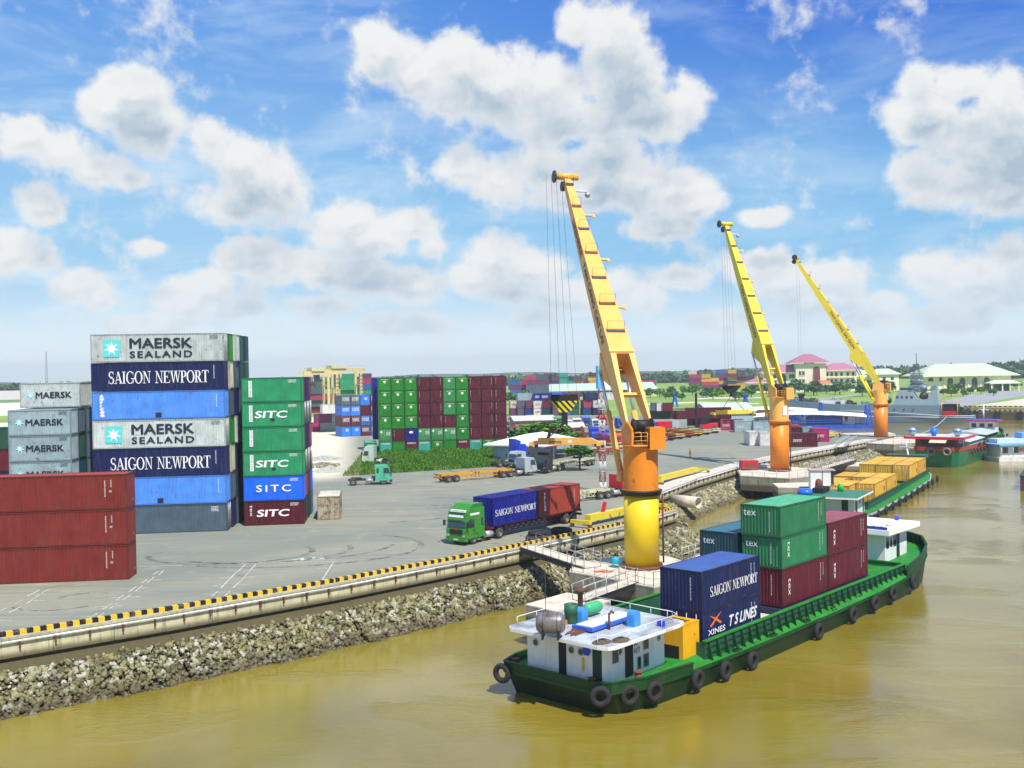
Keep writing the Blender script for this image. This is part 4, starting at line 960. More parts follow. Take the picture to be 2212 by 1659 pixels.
h3 = AY(1731, 853, 238); ropes(c3, (65.6, 238, 40), h3 + Vector((0,0,.3)), 2, .6, .5, 0, 0); hookblock(h3, .75, 'small dark hook block of the farthest crane in front of the pink roofed building', False)
# spare spreader beams lying on the quay
def lying(pa, pb, label, zz=.45):
    a, b_ = A(*pa), A(*pb); L = (b_ - a).length; m = (a + b_) / 2
    return spreader((m.x, m.y, zz + .35), head(a, b_), L, label, m_yel2, 'spreader beams lying on the quay', False)
sp = lying((1255, 1140), (1420, 1102), 'yellow spreader beam lying on the quay beside the striped kerb')
b = MB(); pr = [(-2.9 + .25*i, -.45, .05 - .9*math.sin(math.pi*i/8)) for i in range(9)]; b.tube(pr, .035, 5); b.build('hydraulic_hose', m_black, sp)
MB().bar((-3.6,0,.3),(-3.1,0,1.3),.3).build('lifting_lug', m_redp, sp)
lying((1415, 1048), (1515, 1022), 'yellow spreader beam lying on the pale quay edge right of the nearest crane')
lying((1752, 958), (1806, 943), 'yellow spreader beam lying on the quay near the red containers')

# ------------------------------------------------------------------ wheels, tractors, trailers
m_chas = flat('chassis_black', (.03, .03, .032), .6)
def wheelmesh():
    t = MB().lathe([(.26,-.14),(.44,-.15),(.51,-.10),(.52,0),(.51,.10),(.44,.15),(.26,.14)], axis='y', n=20).mesh('tyre', m_tyreg)
    r = MB().lathe([(.0,-.05),(.12,-.09),(.14,-.04),(.22,-.02),(.27,-.13)], axis='y', n=16).mesh('rim', m_rim)
    return t, r
WT, WR = wheelmesh()
def wheel(par, x, y, z=.52):
    w_ = inst('wheel', WT, par, (x, y, z)); 
    if y > 0: w_.rotation_euler = (0, 0, math.pi)
    inst('rim', WR, w_)
def tractor(P, rz, col, label, tall=0.0, aero=0.0, group='truck tractors', axles=(0, -3.2, -4.45), tank=True, dn=False, deflect=None, cabl=1.75):
    o = empty('truck_tractor', (P[0], P[1], 0), rz, label, 'truck', group)
    pm = col; W2 = 1.22; zt = 2.75 + tall; zb = .62; xf, xb = .95 + .25, 1.2 - cabl - .35
    b = MB(); rk = .28; 
    prof = [(xb, zb), (xf-.02, zb), (xf, 1.35), (xf-.08, 1.62), (xf-.08-rk, zt-.35), (xf-.35-rk, zt), (xb, zt)]
    b.slab([(x, -W2, z) for x, z in prof], (0, 2*W2, 0))
    if aero: b.slab([(xf-.5-rk,-W2+.12,zt-.02),(xf-.9-rk,-W2+.2,zt+aero),(xb+.1,-W2+.2,zt+aero),(xb,-W2+.12,zt-.02)], (0, 2*W2-.3, 0))
    cab = b.build('cab', pm, o)
    b = MB(); b.slab([(xf-.045,-W2+.16,1.64),(xf-.045,W2-.16,1.64),(xf-.06-rk*.92,W2-.22,min(zt-.42,2.55)),(xf-.06-rk*.92,-W2+.22,min(zt-.42,2.55))], (.02,0,.006)); b.build('windscreen', m_glass, o)
    for s in (-1, 1):
        y = s*(W2+.004)
        MB().slab([(xf-.22,y,1.62),(xf-1.15,y,1.62),(xf-1.15,y,2.42),(xf-.45,y,2.42)], (0,s*.012,0)).build('side_window', m_glass, o)
        if cabl > 1.9: MB().bx(xb+.2,xb+.5,min(y,y+s*.012),max(y,y+s*.012),1.7,2.4).build('side_window', m_glass, o)
        d = MB(); d.bx(xf-1.22,xf-1.20,min(y,y+s*.01),max(y,y+s*.01),.85,2.5); d.bx(xf-1.2,xf-.95,min(y,y+s*.03),max(y,y+s*.03),1.32,1.40); d.build('door_seam', m_chas, o)
        MB().bx(xf+.0,xf+.04,s*.95-.18,s*.95+.18,.80,1.0).build('headlight', m_steel, o)
        mm = MB(); mm.bx(xf-.12,xf+.05,s*(W2+.26)-.09,s*(W2+.26)+.09,1.75,2.25); mm.bar((xf-.1,s*W2,2.2),(xf-.05,s*(W2+.26),2.2),.04); mm.build('mirror', m_chas, o)
        a = MB(); 
        for i in range(7):
            t0, t1 = math.pi*i/7, math.pi*(i+1)/7
            a.slab([(math.cos(t0)*.62,s*(W2-.25),.52+math.sin(t0)*.62),(math.cos(t1)*.62,s*(W2-.25),.52+math.sin(t1)*.62),(math.cos(t1)*.70,s*(W2-.25),.52+math.sin(t1)*.70),(math.cos(t0)*.70,s*(W2-.25),.52+math.sin(t0)*.70)], (0,s*.29,0))
        a.build('mudguard', pm, o)
    MB().bx(xf+.0,xf+.025,-.78,.78,1.02,1.48).build('grille', m_black, o)
    MB().bx(xf-.3,xf+.07,-W2,W2,.38,.74).build('bumper', pm if dn else m_chas, o)
    MB().bx(xf+.07,xf+.085,-.26,.26,.48,.60).build('number_plate', m_white, o)
    ch = MB(); ch.bx(axles[-1]-.7,xb,-.45,-.30,.62,.86); ch.bx(axles[-1]-.7,xb,.30,.45,.62,.86); ch.bx(xb-.5,xb-.02,-.9,.9,.55,1.15); ch.cyl((axles[-1]+.7,0,.88),(axles[-1]+.7,0,1.06),.52,n=16); ch.build('chassis', m_chas, o)
    if tank:
        for s in (-1, 1): MB().cyl((xb-.35,s*.9,.66),(xb-1.35,s*.9,.66),.30,n=16).build('fuel_tank', m_galv, o)
    if deflect is not None: MB().hexa([(xb-.35,-1.1,.9),(xb-.1,-1.1,.9),(xb-.1,1.1,.9),(xb-.35,1.1,.9),(xb-.35,-1.1,zt+.9),(xb+.8,-.95,zt+.5),(xb+.8,.95,zt+.5),(xb-.35,1.1,zt+.9)]).build('wind_deflector', deflect, o)
    for ax_ in axles:
        for s in (-1, 1): wheel(o, ax_, s*1.03)
        if ax_ < 0:
            for s in (-1, 1): wheel(o, ax_, s*.70)
    return o
def trailer(P, rz, col, L, label, group='skeletal trailers', lattice=True, ax=2, legs=True, rearmark=False):
    """origin at front end of the frame, runs along -x"""
    o = empty('container_trailer', (P[0], P[1], 0), rz, label, 'trailer', group); zf = 1.25
    b = MB()
    for s in (-1, 1): b.bx(-L,0,s*.55-.07,s*.55+.07,zf-.32,zf)
    for i in range(int(L/1.5)+1): b.bx(-i*1.5-.1,-i*1.5,-.5,.5,zf-.2,zf-.05)
    if lattice:
        for s in (-1,1):
            for i in range(int((L-6)/.9)): b.bar((-2.6-i*.9,s*.55,zf-.3),(-3.05-i*.9,s*.55,zf-.75),.06); b.bar((-3.05-i*.9,s*.55,zf-.75),(-3.5-i*.9,s*.55,zf-.3),.06)
            b.bar((-2.6,s*.55,zf-.75),(-2.6-(L-6),s*.55,zf-.75),.07)
    b.build('frame', col, o)
    for x in (-.12, -L*.5-.3, -L*.5+.3, -L+.12): MB().bx(x-.11,x+.11,-1.2,1.2,zf-.17,zf+.02).build('bolster', col, o)
    if legs:
        for s in (-1, 1): MB().bx(-2.5,-2.36,s*.75-.07,s*.75+.07,.1,zf-.1).build('landing_leg', m_chas, o)
    for i in range(ax):
        for s in (-1, 1): wheel(o, -L+1.3+i*1.3, s*1.03); wheel(o, -L+1.3+i*1.3, s*.70)
        MB().cyl((-L+1.3+i*1.3,-1,.52),(-L+1.3+i*1.3,1,.52),.07,n=8).build('axle', m_chas, o)
    rb = MB(); rb.bx(-L-.06,-L+.0,-1.2,1.2,.62,.86)
    rb.build('rear_bumper', stripes('chevron','#d8d4c8','#a01018',.36,.5,1,.9) if rearmark else col, o)
    return o
m_gcab = paint('cab_green', (.045, .26, .03), .28, .06, .08); m_wcab = paint('cab_grey', (.38, .42, .47), .35, .08, .2); m_bcab = paint('cab_blue', (.01, .05, .50), .35, .08, .1); m_lgcab = paint('cab_mint', (.07, .42, .24), .35, .08, .15)
m_rcab = paint('cab_red', (.60, .01, .025), .3, .08, .1); m_ytr = paint('trailer_yellow', (.66, .33, .015), .5, .15, .35, rust=.2); m_otr = paint('trailer_rust', (.33, .055, .02), .6, .15, .35, rust=.2); m_ctr = paint('trailer_cream', (.56, .55, .34), .55, .12, .3)
m_mtr = paint('trailer_maroon', (.16, .02, .022), .6, .15, .3)
# main green truck with two boxes
ta, tb = A(1024, 1176), A(1228, 1131); th = head(tb, ta) ; tdir = Vector((math.cos(th), math.sin(th), 0)); tn = Vector((-tdir.y, tdir.x, 0))
fx = ta + tn * -1.15      # axle centre (wheels seen are the left-hand ones)
tk = tractor(fx, th, m_gcab, 'bright green truck cab with sleeper pulling a navy and a red container', tall=.65, aero=.35, group='trucks driving on the quay', axles=(0, -3.9), dn=True, cabl=2.35)
MB().bx(.66,1.0,-.9,.9,3.05,3.25).build('sun_visor', m_white, tk)
MB().slab([(.55,1.223,2.75),(-.75,1.223,2.75),(-.75,1.223,2.95),(.55,1.223,2.95)], (0,.01,0)).build('name_strip', m_white, tk)
MB().slab([(1.17,-.9,2.62-.02),(1.17,.9,2.62-.02),(1.12,.9,2.80),(1.12,-.9,2.80)], (.02,0,0)).build('name_strip', m_white, tk)
for (x_, y_, nx) in ((1.235, 0, 1), (1.0, 1.226, 0)):
    q_ = letter_mesh(text_polys('506', .03), (x_, -.2, 1.36) if nx else (x_, y_, 1.05), (0,1,0) if nx else (-1,0,0), (0,0,1), (1,0,0) if nx else (0,1,0), .2, .42, .03 if nx else .012).build('lettering', m_redp, tk)
tp_ = fx - tdir * 2.6
trl = trailer(tp_, th, m_mtr, 15.0, 'maroon skeletal trailer carrying the two containers behind the green truck', 'trailers on the quay road')
def box_on(al, col, label, decs, L=6.06):
    # left side (+y of truck) faces the viewer: container local x runs backwards
    P = tp_ - tdir * al + tn * 1.22
    return container((P.x, P.y), th + math.pi, L, 2.44, 2.75, col, label, 'containers on the green truck', None, 1.28, decs)
box_on(.15, 'royal', 'navy blue container with white serif lettering behind the green truck cab', [D_text('SAIGON NEWPORT', 'S', .35, .95, .60, 6.5, style='serif'), D_poly(CODEV[1], 'E0', .45, 2.3, .10, 1.5, rot=1)], 7.2)
box_on(7.45, 'redbr', 'red container with vertical white lettering at the rear of the trailer', [D_text('T\nR\nI\nT\nO\nN', 'S', .9, .55, 1.8, .3, bold=.03), D_poly(CODEV[1], 'S', 6.2, 2.3, .08, 1.3, rot=1)], 7.3)
# mint tractor beside the grass
pa, pb = A(768, 1049), A(826, 1047)
tractor(A(826, 1047) + Vector((0, 1.0, 0)), head(pa, pb), m_lgcab, 'mint green truck tractor without trailer parked beside the overgrown mound', axles=(0, -4.3), group='parked truck tractors', cabl=2.0)

# second mint cab half buried in the grass
tractor(A(800, 1003), R(175), paint('cab_palegreen', (.48,.60,.50), .4, .1, .2), 'pale green cab roof showing above the overgrown mound', tall=.5, group='parked truck tractors', axles=(0, -3.5))
# yellow trailer rig with grey cab
qa, qb = A(930, 1050), A(1090, 1036); hq = head(qa, qb); dq = Vector((math.cos(hq), math.sin(hq), 0))
tractor(A(1137, 1028) + Vector((0, 1.1, 0)), hq, m_wcab, 'pale grey truck cab coupled to the yellow skeletal trailer', group='parked truck tractors', axles=(0, -3.5, -4.8), cabl=1.9)
trailer(A(1137, 1028) + Vector((0, 1.1, 0)) - dq * 2.9, hq, m_ytr, 12.6, 'yellow skeletal trailer parked in front of the overgrown mound', 'skeletal trailers')
tractor(A(1118, 1012) + Vector((0, 1, 0)), hq + math.pi, m_wcab, 'pale grey truck cab facing left behind the yellow trailer', group='parked truck tractors')
tractor(A(1108, 1010) + Vector((1, 4, 0)), hq, m_bcab, 'bright blue truck cab with tall wind deflector behind the yellow trailer', tall=.9, group='parked truck tractors', deflect=m_bcab)
ra_, rb_ = A(1200, 1019), A(1290, 1003); hr = head(ra_, rb_)
tractor(A(1160, 1027) + Vector((1.0, 3.5, 0)), hr + math.pi, m_chas, 'dark truck cab at the head of the cream trailer', group='parked truck tractors', axles=(0, -3.2, -4.4), deflect=m_chas)
dr = Vector((math.cos(hr), math.sin(hr), 0))
trailer(A(1160, 1027) + Vector((1.0, 3.5, 0)) + dr * 2.6, hr + math.pi, m_ctr, 12.8, 'cream skeletal trailer parked in front of the white roofed shed', 'skeletal trailers')
# red tractor by the pillar with cream trailer
tractor(A(1345, 1075) + Vector((0, 2.0, 0)), R(38), m_rcab, 'red truck cab half hidden by the yellow crane pillar', group='parked truck tractors')
trailer(A(1345, 1075) + Vector((-1.8, .2, 0)), R(38), m_ctr, 9, 'cream skeletal trailer behind the red container on the quay', 'skeletal trailers')
# bank of parked trailers seen from behind
tcols = [m_mtr, m_otr, m_ytr, m_mtr, m_ytr, m_otr, m_ytr, m_ctr, m_ctr]
tlab = ['maroon', 'striped rust red', 'yellow', 'dark maroon', 'amber yellow', 'rusty orange', 'yellow', 'cream', 'pale cream']
for i in range(9):
    px = 1392 + i * 19.5; py = 962 - i * 3.2; P = A(px, py); hd = R(112)
    fr_ = P + Vector((math.cos(hd), math.sin(hd), 0)) * 12.3
    trailer(fr_, hd, tcols[i], 12.3, '%s skeletal trailer, number %d from the left of the parked row' % (tlab[i], i + 1) if False else '%s trailer parked in the row by the trucks, %s from the left' % (tlab[i], ordn[i]), 'row of parked trailers', lattice=False, rearmark=i in (1, 2, 4), legs=False)
for i, (px, py, cm, nm_) in enumerate([(1405,932,m_bcab,'blue'),(1423,930,m_rcab,'red'),(1436,929,m_rcab,'darker red'),(1455,928,m_wcab,'grey')]):
    tractor(A(px, py + 5), R(125), cm, '%s truck cab behind the parked trailers, %s from the left' % (nm_, ordn[i]), group='cabs behind the parked trailers', axles=(0, -3.2))
for i, (px, py, cm, nm_) in enumerate([(1225,925,m_wcab,'pale grey'),(1250,931,m_rcab,'crimson'),(1245,921,m_wcab,'white grey'),(1287,923,m_wcab,'dusty grey'),(1265,916,m_bcab,'dark blue')]):
    tractor(A(px, py + 4), R(-80), cm, '%s truck cab facing the camera below the mid yard containers, %s from the left' % (nm_, ordn[i]), group='cabs below the mid yard containers', axles=(0, -3.2))
for i, (px, py, cm, nm_) in enumerate([(1287,958,m_bcab,'royal blue'),(1310,962,m_bcab,'blue'),(1325,966,m_rcab,'red'),(1312,950,m_bcab,'light blue')]):
    tractor(A(px, py + 2), R(-70), cm, '%s truck cab beside the red and white lattice mast, %s of its group' % (nm_, ordn[i]), group='cabs beside the lattice mast', axles=(0, -3.2), deflect=(m_bcab if i == 0 else None))
for i in range(4):
    a_ = A(1180 + i * 28, 1000 - i * 8) if False else A(1250 + i * 26, 985 - i * 6)
    trailer(a_ + Vector((8, 3, 0)), R(40), [m_otr, m_ctr, m_mtr, m_ctr][i], 12, '%s trailer parked left of the nearest crane, %s of four' % (['rust red', 'cream', 'maroon', 'pale cream'][i], ordn[i]), 'trailers left of the nearest crane')
for i, (px, py, cm, nm_) in enumerate([(1112,919,m_wcab,'dusty white'),(1128,921,m_otr,'rust red'),(1146,917,m_wcab,'pale grey'),(1205,922,m_gcab,'green'),(1300,921,m_rcab,'bright red'),(1340,925,m_bcab,'blue')]):
    tractor(A(px, py), R(-70), cm, '%s truck cab in the crowded yard below the container block, %s from left' % (nm_, ordn[i]), group='cabs in the crowded mid yard', axles=(0, -3.2))
for i, (px, py, cm, nm_) in enumerate([(1105,930,m_otr,'rust red'),(1122,936,m_ctr,'cream'),(1270,945,m_mtr,'maroon'),(1290,950,m_ytr,'yellow'),(1320,945,m_otr,'rusty orange'),(1345,940,m_ctr,'pale cream'),(1365,950,m_mtr,'dark red')]):
    trailer(A(px, py) + Vector((9, 3, 0)), R(25), cm, 12, '%s trailer in the crowded mid yard, %s from its left' % (nm_, ordn[i]), 'trailers in the crowded mid yard')
# car by the shed
def car(P, rz, col, label):
    o = empty('parked_car', (P[0], P[1], 0), rz, label, 'car'); b = MB()
    pf = [(-2.1,.35),(2.1,.35),(2.15,.75),(1.2,.95),(.6,1.4),(-1.0,1.42),(-1.8,.98),(-2.15,.85)]; b.slab([(x,-.82,z) for x, z in pf], (0,1.64,0)); b.build('body', col, o)
    for s in (-1,1): MB().slab([(1.0,s*.825,.97),(.55,s*.825,1.32),(-.95,s*.825,1.34),(-1.55,s*.825,.99)], (0,s*.012,0)).build('side_window', m_glass, o)
    MB().slab([(1.16,-.7,.99),(1.16,.7,.99),(.64,.65,1.36),(.64,-.65,1.36)], (.03,0,.02)).build('windscreen', m_glass, o)
    for x in (-1.35,1.35):
        for s in (-1,1):
            w_ = inst('wheel', WT, o, (x, s*.72, .32)); w_.scale = (.62,.8,.62); r_ = inst('rim', WR, w_)
            if s > 0: w_.rotation_euler = (0,0,math.pi)
    return o
car(A(1265, 989), R(10), m_wcab, 'grey car parked in the shade right of the white roofed shed')

# spare tyres on the quay
for (px, py, lb_) in [(1214, 1156, 'large tyre lying flat on the quay behind the striped kerb'), (1160, 1172, 'pair of worn tyres lying at the head of the gangway')]:
    b = MB(); b.torus((0,0,.3), .8, .28, n=26)
    if 'pair' in lb_: b.torus((.1,.1,.75), .72, .22, n=26)
    P = A(px, py); tag(b.build('spare_tyre', m_rubber, None, (P.x, P.y + .9, .02)), lb_, 'tyre', 'tyres on the quay')

# ------------------------------------------------------------------ lattice mast
P = A(1306, 1068); o = empty('lattice_mast', (P.x + .0, P.y + 2.5, 0), R(10), 'red and white lattice mast with a blue and white panel on top', 'mast')
mw = paint('mast_white', (.72, .72, .72), .5, .05, .2); mrd = paint('mast_red', (.30, .02, .05), .5, .05, .2); hh = 1.35; r_ = .34
for k in range(10):
    b = MB(); z0 = k * hh; z1 = z0 + hh
    for (x, y) in ((-r_,-r_),(r_,-r_),(r_,r_),(-r_,r_)): b.cyl((x,y,z0),(x,y,z1),.045,n=5)
    cs = [(-r_,-r_),(r_,-r_),(r_,r_),(-r_,r_)]
    for i in range(4):
        a, c = cs[i], cs[(i+1) % 4]; b.cyl((*a,z0+.02),(*c,z0+.02),.03,n=4); b.cyl((*a,z0),(*c,z1),.03,n=4); b.cyl((*a,z1-.02),(*c,z1-.02),.03,n=4)
        if k % 2 == 0: b.cyl((*c,z0),(*a,z1),.03,n=4)
    b.build('mast_section', mw if k % 2 == 0 else mrd, o)
b = MB(); b.bx(-.55,.05,-.5,.5,10*hh,10*hh+3.0); b.build('light_blue_panel', paint('panel_blue', (.10,.42,.80), .5, .05, .05), o)
b = MB(); b.bx(.05,.95,-.5,.5,10*hh,10*hh+3.0); b.build('white_panel', m_white, o)

# ------------------------------------------------------------------ white roofed shed
sa, sb, sc_ = A(1103, 978), A(1168, 998), A(1262, 985)
m_blwall = paint('blue_wall', (.30, .42, .46), .7, .1, .35); m_wroof = paint('white_roof', (.78, .77, .75), .5, .05, .15)
def gable(name, P, rz, L, Wd, hw, hr, wallm, roofm, label, cat='shed', ov=.5, wins=(), hip=0.0, trim=None, winm=None, openf=False):
    """P front left corner, L along x, Wd deep"""
    o = empty(name, (P[0], P[1], 0), rz, label, cat)
    b = MB(); b.bx(0, L, (.4*Wd if openf else 0), Wd, 0, hw); 
    if not hip: b.slab([(0,-0 + .0,hw),(0,Wd,hw),(0,Wd/2,hr-.05)], (L,0,0))
    b.build('wall', wallm, o)
    b = MB(); t = .12
    if hip:
        h_ = hip; e = ov; A_ = [(-e,-e,hw),(L+e,-e,hw),(L+e,Wd+e,hw),(-e,Wd+e,hw)]; B_ = [(h_,Wd/2-.05,hr),(L-h_,Wd/2-.05,hr),(L-h_,Wd/2+.05,hr),(h_,Wd/2+.05,hr)]
        b.hexa([(x,y,z) for x,y,z in A_] + B_); b.bx(-e-.02,L+e+.02,-e-.02,Wd+e+.02,hw-.28,hw)
    else:
        for s in (0, 1):
            y0 = -ov if s == 0 else Wd + ov; sl = (hr - hw) / (Wd/2) * ov
            b.slab([(-ov,y0,hw-sl),(L+ov,y0,hw-sl),(L+ov,Wd/2,hr),(-ov,Wd/2,hr)] if s == 0 else [(-ov,Wd/2,hr),(L+ov,Wd/2,hr),(L+ov,y0,hw-sl),(-ov,y0,hw-sl)], (0,0,t))
    b.build('roof', roofm, o)
    for (x, z, w_, h_, fc) in wins:
        if fc == 'S': q = MB().bx(x, x+w_, -.03, .02, z, z+h_)
        elif fc == 'W': q = MB().bx(-.03, .02, x, x+w_, z, z+h_)
        else: q = MB().bx(L-.02, L+.03, x, x+w_, z, z+h_)
        f = q.build('window', winm or m_glass, o)
    return o
sh = head(sb, sc_); shd = gable('gatehouse_shed', (sb.x, sb.y), sh + R(8), 13.5, 9.5, 3.0, 4.6, m_blwall, m_wroof, 'pale blue shed with bright white roof and dark open front', 'shed', 1.3, wins=[(5,.9,.7,1.4,'W')], hip=3.5, openf=True)
MB().bx(-1.32,14.82,-1.33,-1.30,2.60,2.74).build('fascia', m_redp, shd)
for x in (0.1, 4.4, 8.8, 13.3): MB().cyl((x,-.3,0),(x,-.3,2.75),.07,n=8).build('post', m_white, shd)
# ------------------------------------------------------------------ mid yard boxes
def Zc(x, y): return (1103.6 + x * .10417, 788.3 + y * .10417)
def Ze(x, y): return (1394.7 + x * .13707, 788.3 + y * .13707)
mid = [  # px, base py (of the ground row), tier from ground, colour, word, width
 (1103,898,0,'purple','plum'),(1118,898,0,'slate','blue grey'),(1135,898,0,'navy2','blue'),(1153,898,0,'white','white'),(1172,898,0,'dteal','dark teal'),(1194,898,0,'slate','blue grey'),(1213,898,0,'blue','bright blue'),(1233,897,0,'dgreen','dark green'),(1260,897,0,'navy2','blue'),(1282,897,0,'navy','navy'),
 (1103,898,1,'cream','cream'),(1118,898,1,'slate','blue grey'),(1137,898,1,'purple','plum'),(1153,898,1,'white','white'),(1173,898,1,'maroon2','maroon'),(1194,898,1,'slate','grey'),(1213,898,1,'magenta','crimson'),(1233,897,1,'dgreen','dark green'),(1261,897,1,'rose','crimson red'),(1282,897,1,'white','white'),
 (1119,899,2,'grey','pale grey'),(1153,899,2,'royal','royal blue'),(1168,899,2,'royal','deep blue'),(1194,899,2,'blue','blue'),(1220,899,2,'purple','plum'),(1266,899,2,'navy','navy'),(1294,899,2,'white','white')]
for i, (px, py, k, c, w_) in enumerate(mid):
    P = A(px, py + (0 if k < 2 else -2)); Lx = 3.05 if k < 2 else 5.4
    dd = [D_text('TIGER', 'S', .7, 1.1, .5, 2.0, mat=m_redl)] if c == 'white' and k == 0 and False else ([D_poly(CODE[i % 4], 'S', .5, .9, .8, 1.6, m_redl)] if c in ('white', 'cream', 'slate') and k < 2 else [D_poly(CODE[i % 4], 'S', .6, .9, .9, 2.0)] if k == 2 and c == 'royal' else [])
    container((P.x, P.y), R(6), Lx, 6.06, 2.5, c, '%s container in the mid yard block, %s, %s place' % (w_, tier[k], ordn[i % 10]), 'mid yard container block', z=k * 2.56, waves=10, decals=dd)
mid2 = [(1407,906,1,'slate','slate grey',2.6),(1419,906,1,'white','white',2.6),(1431,906,1,'maroon2','maroon',3.2),(1402,905,0,'dgreen','dark green',6.5),(1446,905,0,'maroon','dark maroon',5),(1462,906,0,'maroon','dark red',9)]
for i, (px, py, k, c, w_, Lx) in enumerate(mid2):
    P = A(px, py); container((P.x, P.y), R(-3), Lx, 3.5, 2.5, c, '%s container behind the row of cabs right of the nearest crane' % w_, 'containers right of the nearest crane', 'E1' if c == 'dgreen' else None, z=k * 2.56 + (0 if k == 0 else .0), waves=12)
for i, (px, py, c, w_, Lx, dp, rz) in enumerate([(1557,930,'rose','crimson',5.6,3,R(-8)),(1587,934,'grey','pale grey',5.8,4,R(-8)),(1627,934,'grey','blue grey',6.5,4,R(-8)),(1619,963,'white','stained white',2.5,6,R(-2)),(1642,964,'white','white',2.5,6,R(-2)),
                                     (1708,966,'maroon','dark maroon',5.2,2.8,R(-4)),(1703,945,'orangec','orange',2.8,3,R(-4)),(1712,950,'maroon','brown',3.4,3,R(-4)),(1735,951,'grey','grey',2.4,4,R(-4)),(1757,955,'magenta','crimson red',3.2,5.5,R(-10))]):
    P = A(px, py); dd = [D_poly(CODE[i % 4], 'S', .5, 1.0, .6, 1.6)] if c not in ('white',) else []
    container((P.x, P.y), rz, Lx, dp, 2.7, c, '%s container on the yard around the middle crane pillar' % w_, 'containers around the middle crane', 'E1' if c == 'grey' and i < 2 else None, z=0, decals=dd, waves=14)
# reach stacker with a dark box
P = A(1520, 935); o = empty('reach_stacker', (P.x, P.y, 0), R(175), 'dark lift truck with tall black mast and red rear body', 'lift truck')
MB().hexa([(-3.4,-1.6,.8),(1.0,-1.6,.8),(1.0,1.6,.8),(-3.4,1.6,.8),(-3.3,-1.5,2.4),(.8,-1.5,2.0),(.8,1.5,2.0),(-3.3,1.5,2.4)]).build('body', m_redp, o)
MB().bx(-1.2,.6,-.8,.8,2.1,4.0).build('cab', m_black, o)
b = MB()
for y in (-.9,.9): b.bx(1.5,1.9,y-.2,y+.2,.3,9.6)
for z_ in (2,4.5,7,9.3): b.bx(1.5,1.8,-.9,.9,z_,z_+.3)
b.bx(1.55,1.8,-.85,.85,5.5,9.4); b.build('mast', m_black, o)
MB().bx(1.9,2.5,-3.2,3.2,5.5,6.0).build('lifting_frame', m_black, o)
for x in (-2.4,1.0):
    for y in (-1.7,1.7): w_ = inst('wheel', WT, o, (x, y, .85)); w_.scale = (1.65,1.9,1.65)
P = A(1483, 928); container((P.x, P.y), R(-3), 11.4, 2.44, 2.8, 'maroon', 'long dark maroon container behind the lift truck', 'containers right of the nearest crane', z=2.7, waves=26)
container((P.x + 1, P.y + 3.5), R(-3), 11.0, 2.44, 2.6, 'maroon2', 'long maroon container on the ground beyond the lift truck', 'containers right of the nearest crane', waves=26)

# ------------------------------------------------------------------ far container blocks, fading with distance
farc = ['rose', 'magenta', 'purple', 'midblue', 'blue', 'maroon2', 'kgreen', 'slate', 'orangec', 'dgreen', 'navy2', 'brick']
fw = {'rose':'rose red','magenta':'magenta','purple':'plum','midblue':'mid blue','blue':'blue','maroon2':'maroon','kgreen':'green','slate':'blue grey','orangec':'orange','dgreen':'dark green','navy2':'dark blue','brick':'brick red','cargoyellow':'yellow','cream':'cream','grey':'pale grey','teal':'turquoise'}
def farbox_mesh(L, Wd, H):
    return MB().bx(0, L, 0, Wd, 0, H).mesh('shipping_container', m_dark)
fb12 = cmesh(12.0, 2.44, 2.55, None, 20)
def farwave():
    b = MB(); corr(b, (.05,.02,0),(1,0,0),(0,-1,0),11.9,.1,2.5,22,.08); corr(b,(.02,.05,0),(0,1,0),(-1,0,0),2.3,.1,2.5,5,.08); corr(b,(11.98,.05,0),(0,1,0),(1,0,0),2.3,.1,2.5,5,.08); b.bx(0,12,0,2.44,2.5,2.55); b.bx(0,12,0,2.44,0,.1)
    for x in (0,11.88): b.bx(x,x+.12,0,.12,.1,2.5)
    return b.mesh('shipping_container', m_dark)
FW = farwave(); rf = random.Random(5); fcount = 0
def farblock(px0, px1, py, tiers, D, label, rows=1, cols=None, rz=R(2)):
    global fcount
    a, b = A(px0, py), A(px1, py); n = max(1, int(round((b - a).length / 12.4)))
    for j in range(n):
        t = tiers if not callable(tiers) else tiers(j)
        half = rf.random() < .35
        for k in range(t):
            P = a.lerp(b, (j + .02) / n) + Vector((rf.uniform(-.5, .5), rf.uniform(0, 3), 0)); c = rf.choice(cols or farc)
            ob = inst('shipping_container', FW, None, (P.x, P.y, k * 2.58), rz, ccol[c][0]); fcount += 1
            tag(ob, '%s container, %s column, %s, %s' % (fw[c], ordn[j % 10], tier[min(k, 5)], label), 'container', 'distant container blocks')
            if half or k == t - 1:
                ob.scale = (.49, 1, 1)
                if k < t - 1 or rf.random() < .4:
                    c = rf.choice(cols or farc); o2 = inst('shipping_container', FW, None, (P.x + 6.1, P.y + .2, k * 2.58), rz, ccol[c][0]); o2.scale = (.49, 1, 1)
                    tag(o2, 'short %s container, %s column, %s, %s' % (fw[c], ordn[j % 10], tier[min(k, 5)], label), 'container', 'distant container blocks')
farblock(660, 720, 893, 4, 0, 'far behind the yellow gantry cranes')
farblock(735, 815, 878, lambda j: rf.choice([5, 6, 6]), 0, 'far beyond the blue stack', cols=['rose','kgreen','magenta','purple','midblue','teal'])
farblock(1100, 1175, 864, lambda j: rf.choice([4, 5, 5]), 0, 'rose block right of the maroon wall', cols=['rose','magenta','purple','midblue','slate','rose'])
farblock(1176, 1306, 848, lambda j: rf.choice([4, 5, 5]), 0, 'far block behind the long warehouse', cols=['midblue','teal','cargoyellow','purple','maroon2','navy2','maroon2'])
farblock(1375, 1420, 848, lambda j: rf.choice([5, 3]), 0, 'far block right of the nearest boom', cols=['rose','purple','magenta','midblue'])
farblock(1490, 1545, 841, lambda j: [5, 4, 3][j % 3], 0, 'yellow block before the woods', cols=['cargoyellow','cream','cargoyellow','purple','rose'])
